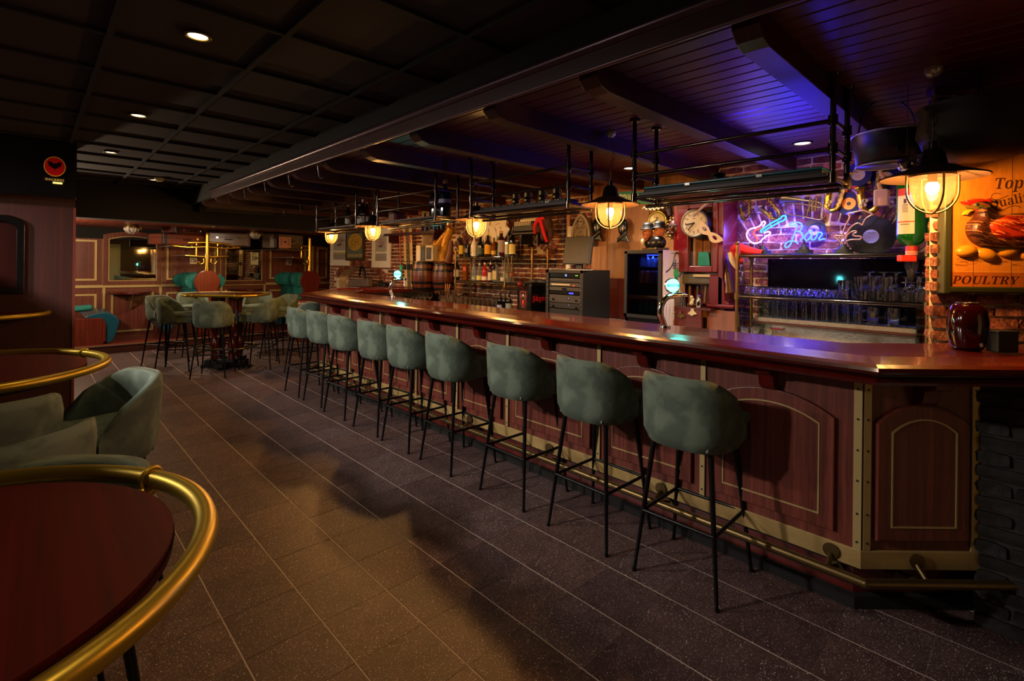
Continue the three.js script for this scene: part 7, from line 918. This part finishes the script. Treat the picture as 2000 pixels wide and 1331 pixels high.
function suitcase(label, x, y, z, w, h, d, mat, turn, tilt = 0) { const t = thing('suitcase', label, 'suitcase', [x, y, z], turn); t.rotation.order = 'YXZ'; t.rotation.z = tilt; part(t, 'body', [rb(w, h, d, 0.03, [0, h / 2, 0], null, 3)], mat); part(t, 'lid_seam', [rb(w + 0.004, 0.008, d + 0.004, 0.004, [0, h * 0.62, 0])], M.black); part(t, 'corner', [-1, 1].flatMap((a) => [-1, 1].map((b) => rb(0.07, h + 0.006, 0.07, 0.02, [a * (w / 2 - 0.033), h / 2, b * (d / 2 - 0.033)]))), std({ color: 0x2a1610, roughness: 0.5 })); part(t, 'lock', [rb(0.04, 0.035, 0.012, 0.004, [-w * 0.25, h * 0.6, d / 2 + 0.004]), rb(0.04, 0.035, 0.012, 0.004, [w * 0.25, h * 0.6, d / 2 + 0.004])], M.chrome); part(t, 'handle', [tube([[-0.06, h * 0.5, d / 2], [-0.05, h * 0.5, d / 2 + 0.03], [0.05, h * 0.5, d / 2 + 0.03], [0.06, h * 0.5, d / 2]], 0.008, 20, 8)], M.black); return t; }
const leather = (h) => phy({ color: h, roughness: 0.4, clearcoat: 0.3, clearcoatRoughness: 0.3 });
suitcase('brown leather suitcase with chrome locks on the left arm of the luggage rack', xe1 - 0.42, yr, BZ - 0.16, 0.82, 0.19, 0.42, leather(0x6a3422), 0.45);
suitcase('darker flat suitcase lying on top of the brown leather one', xe1 - 0.3, yr + 0.19, BZ - 0.22, 0.66, 0.13, 0.36, leather(0x4a241a), 0.5);
suitcase('big dark brown trunk-like suitcase on the right arm of the luggage rack', xe1 + 0.4, yr, BZ - 0.2, 0.74, 0.27, 0.42, leather(0x2e1a10), -0.25);
const scG = suitcase('grey canvas suitcase with a paper sticker on the rack next to the bar', bx(560, 480), yr, BZ - 0.2, 0.74, 0.28, 0.42, col(0x7a726a, 0.8), 0.42);
{ const s = one('travel_sticker', 'pale pink card with dark marks propped in front of the grey suitcase', 'card', [rb(0.24, 0.22, 0.01, 0.004, [0, 0.11, 0])], std({ roughness: 0.6, map: canvasTex(64, 64, (c) => { c.fillStyle = '#c89078'; c.fillRect(0, 0, 64, 64); c.fillStyle = '#3a2420'; c.beginPath(); c.moveTo(22, 30); c.lineTo(32, 22); c.lineTo(42, 30); c.lineTo(32, 34); c.fill(); for (let i = 0; i < 5; i++) { c.fillRect(8, 14 + i * 8, 7, 3); c.fillRect(48, 14 + i * 8, 7, 3); } }) }), [bx(551, 480), yr, BZ + 0.16], 0.1); }
// bulkhead lamps on the booth ceiling, switched off
[[257, 439, 'unlit caged glass ceiling lamp over the left booth'], [499, 452, 'unlit caged glass ceiling lamp over the booth by the bar']].forEach(([px, py, l]) => { const p = atZ(px, py, -10.3), t = thing('bulkhead_lamp', l, 'ceiling lamp', [p.x, 2.105, -10.3]); part(t, 'base', [cyl(0.09, 0.1, 0.04, [0, -0.02, 0], null, 24), cyl(0.11, 0.11, 0.02, [0, -0.05, 0], null, 24)], M.brassT); part(t, 'glass', [lathe([[0.095, -0.055], [0.09, -0.09], [0.06, -0.125], [0, -0.14]], null, null, 24)], phy({ color: 0xd8d4cc, roughness: 0.2, transmission: 0.5, thickness: 0 })); part(t, 'cage', [0, 1, 2].map((k) => T(tor(0.1, 0.006, null, null, 24, Math.PI), [0, -0.055, 0], [Math.PI, 0, 0]).translate(0, 0, 0).rotateY(k * Math.PI / 3)), M.steel); part(t, 'clip', [rb(0.03, 0.05, 0.02, 0.004, [0.12, -0.06, 0])], M.brassT); });
[[378, 510, 'small steel switch plate on the panel left of the brass pole'], [564, 513, 'small steel switch plate on the panel above the last bench']].forEach(([px, py, l]) => { const p = atZ(px, py, ZF), t = thing('switch', l, 'switch', [p.x, p.y, ZF + 0.012]); part(t, 'plate', [rb(0.13, 0.13, 0.02, 0.006)], M.steel); part(t, 'toggle', [rb(0.04, 0.05, 0.02, 0.005, [0, 0, 0.018])], M.chrome); });
// ---------- more stools ----------
const gT = 'green velvet stools round the oblong table', tb = atY(444, 574, 1.05), ringStool = (x, z, face, l) => dup(stool0, [x, 0, z], face, l, gT);
const look = (x, z, tx, tz) => Math.atan2(-(tz - z), tx - x);
[[1.49, -8.24, 'green stool at the table, its rounded side against the light, front of the left pair'], [1.45, -8.8, 'green stool mostly hidden behind the front stool of the left pair'], [1.93, -9.48, 'green stool on the far side of the table, below the teal bench'], [1.76, -7.5, 'green stool seen from behind in the middle, in front of the oblong table'], [2.4, -7.7, 'green stool in front at the right of the table, seat towards the table'], [2.85, -8.2, 'green stool half hidden behind the right front stool at the table'], [2.75, -9.0, 'green stool on the far right side of the oblong table']].forEach(([x, z, l]) => ringStool(x, z, look(x, z, tb.x, tb.z), l));
dup(stool0, [2.78, 0, -6.95], Math.PI * 0.62, 'olive-shadowed green stool tucked under the far corner of the bar', 'green velvet stools along the bar');
[[0.19, -2.78, Math.PI + 0.25, 'dark green stool seen from the side beside the round table by the pillar'], [-0.09, -2.16, 2.24, 'dark green stool with its back to the camera between the two round tables'], [-0.03, -1.5, -2.36, 'dark green stool whose curved back shows above the nearest brass rail'], [-0.14, -2.72, 1.9, 'dark green stool in shadow under the rail of the table by the pillar']].forEach(([x, z, a, l]) => dup(stool0, [x, 0, z], a, l, 'dark stools by the round tables'));
renderer.render(scene, camera);
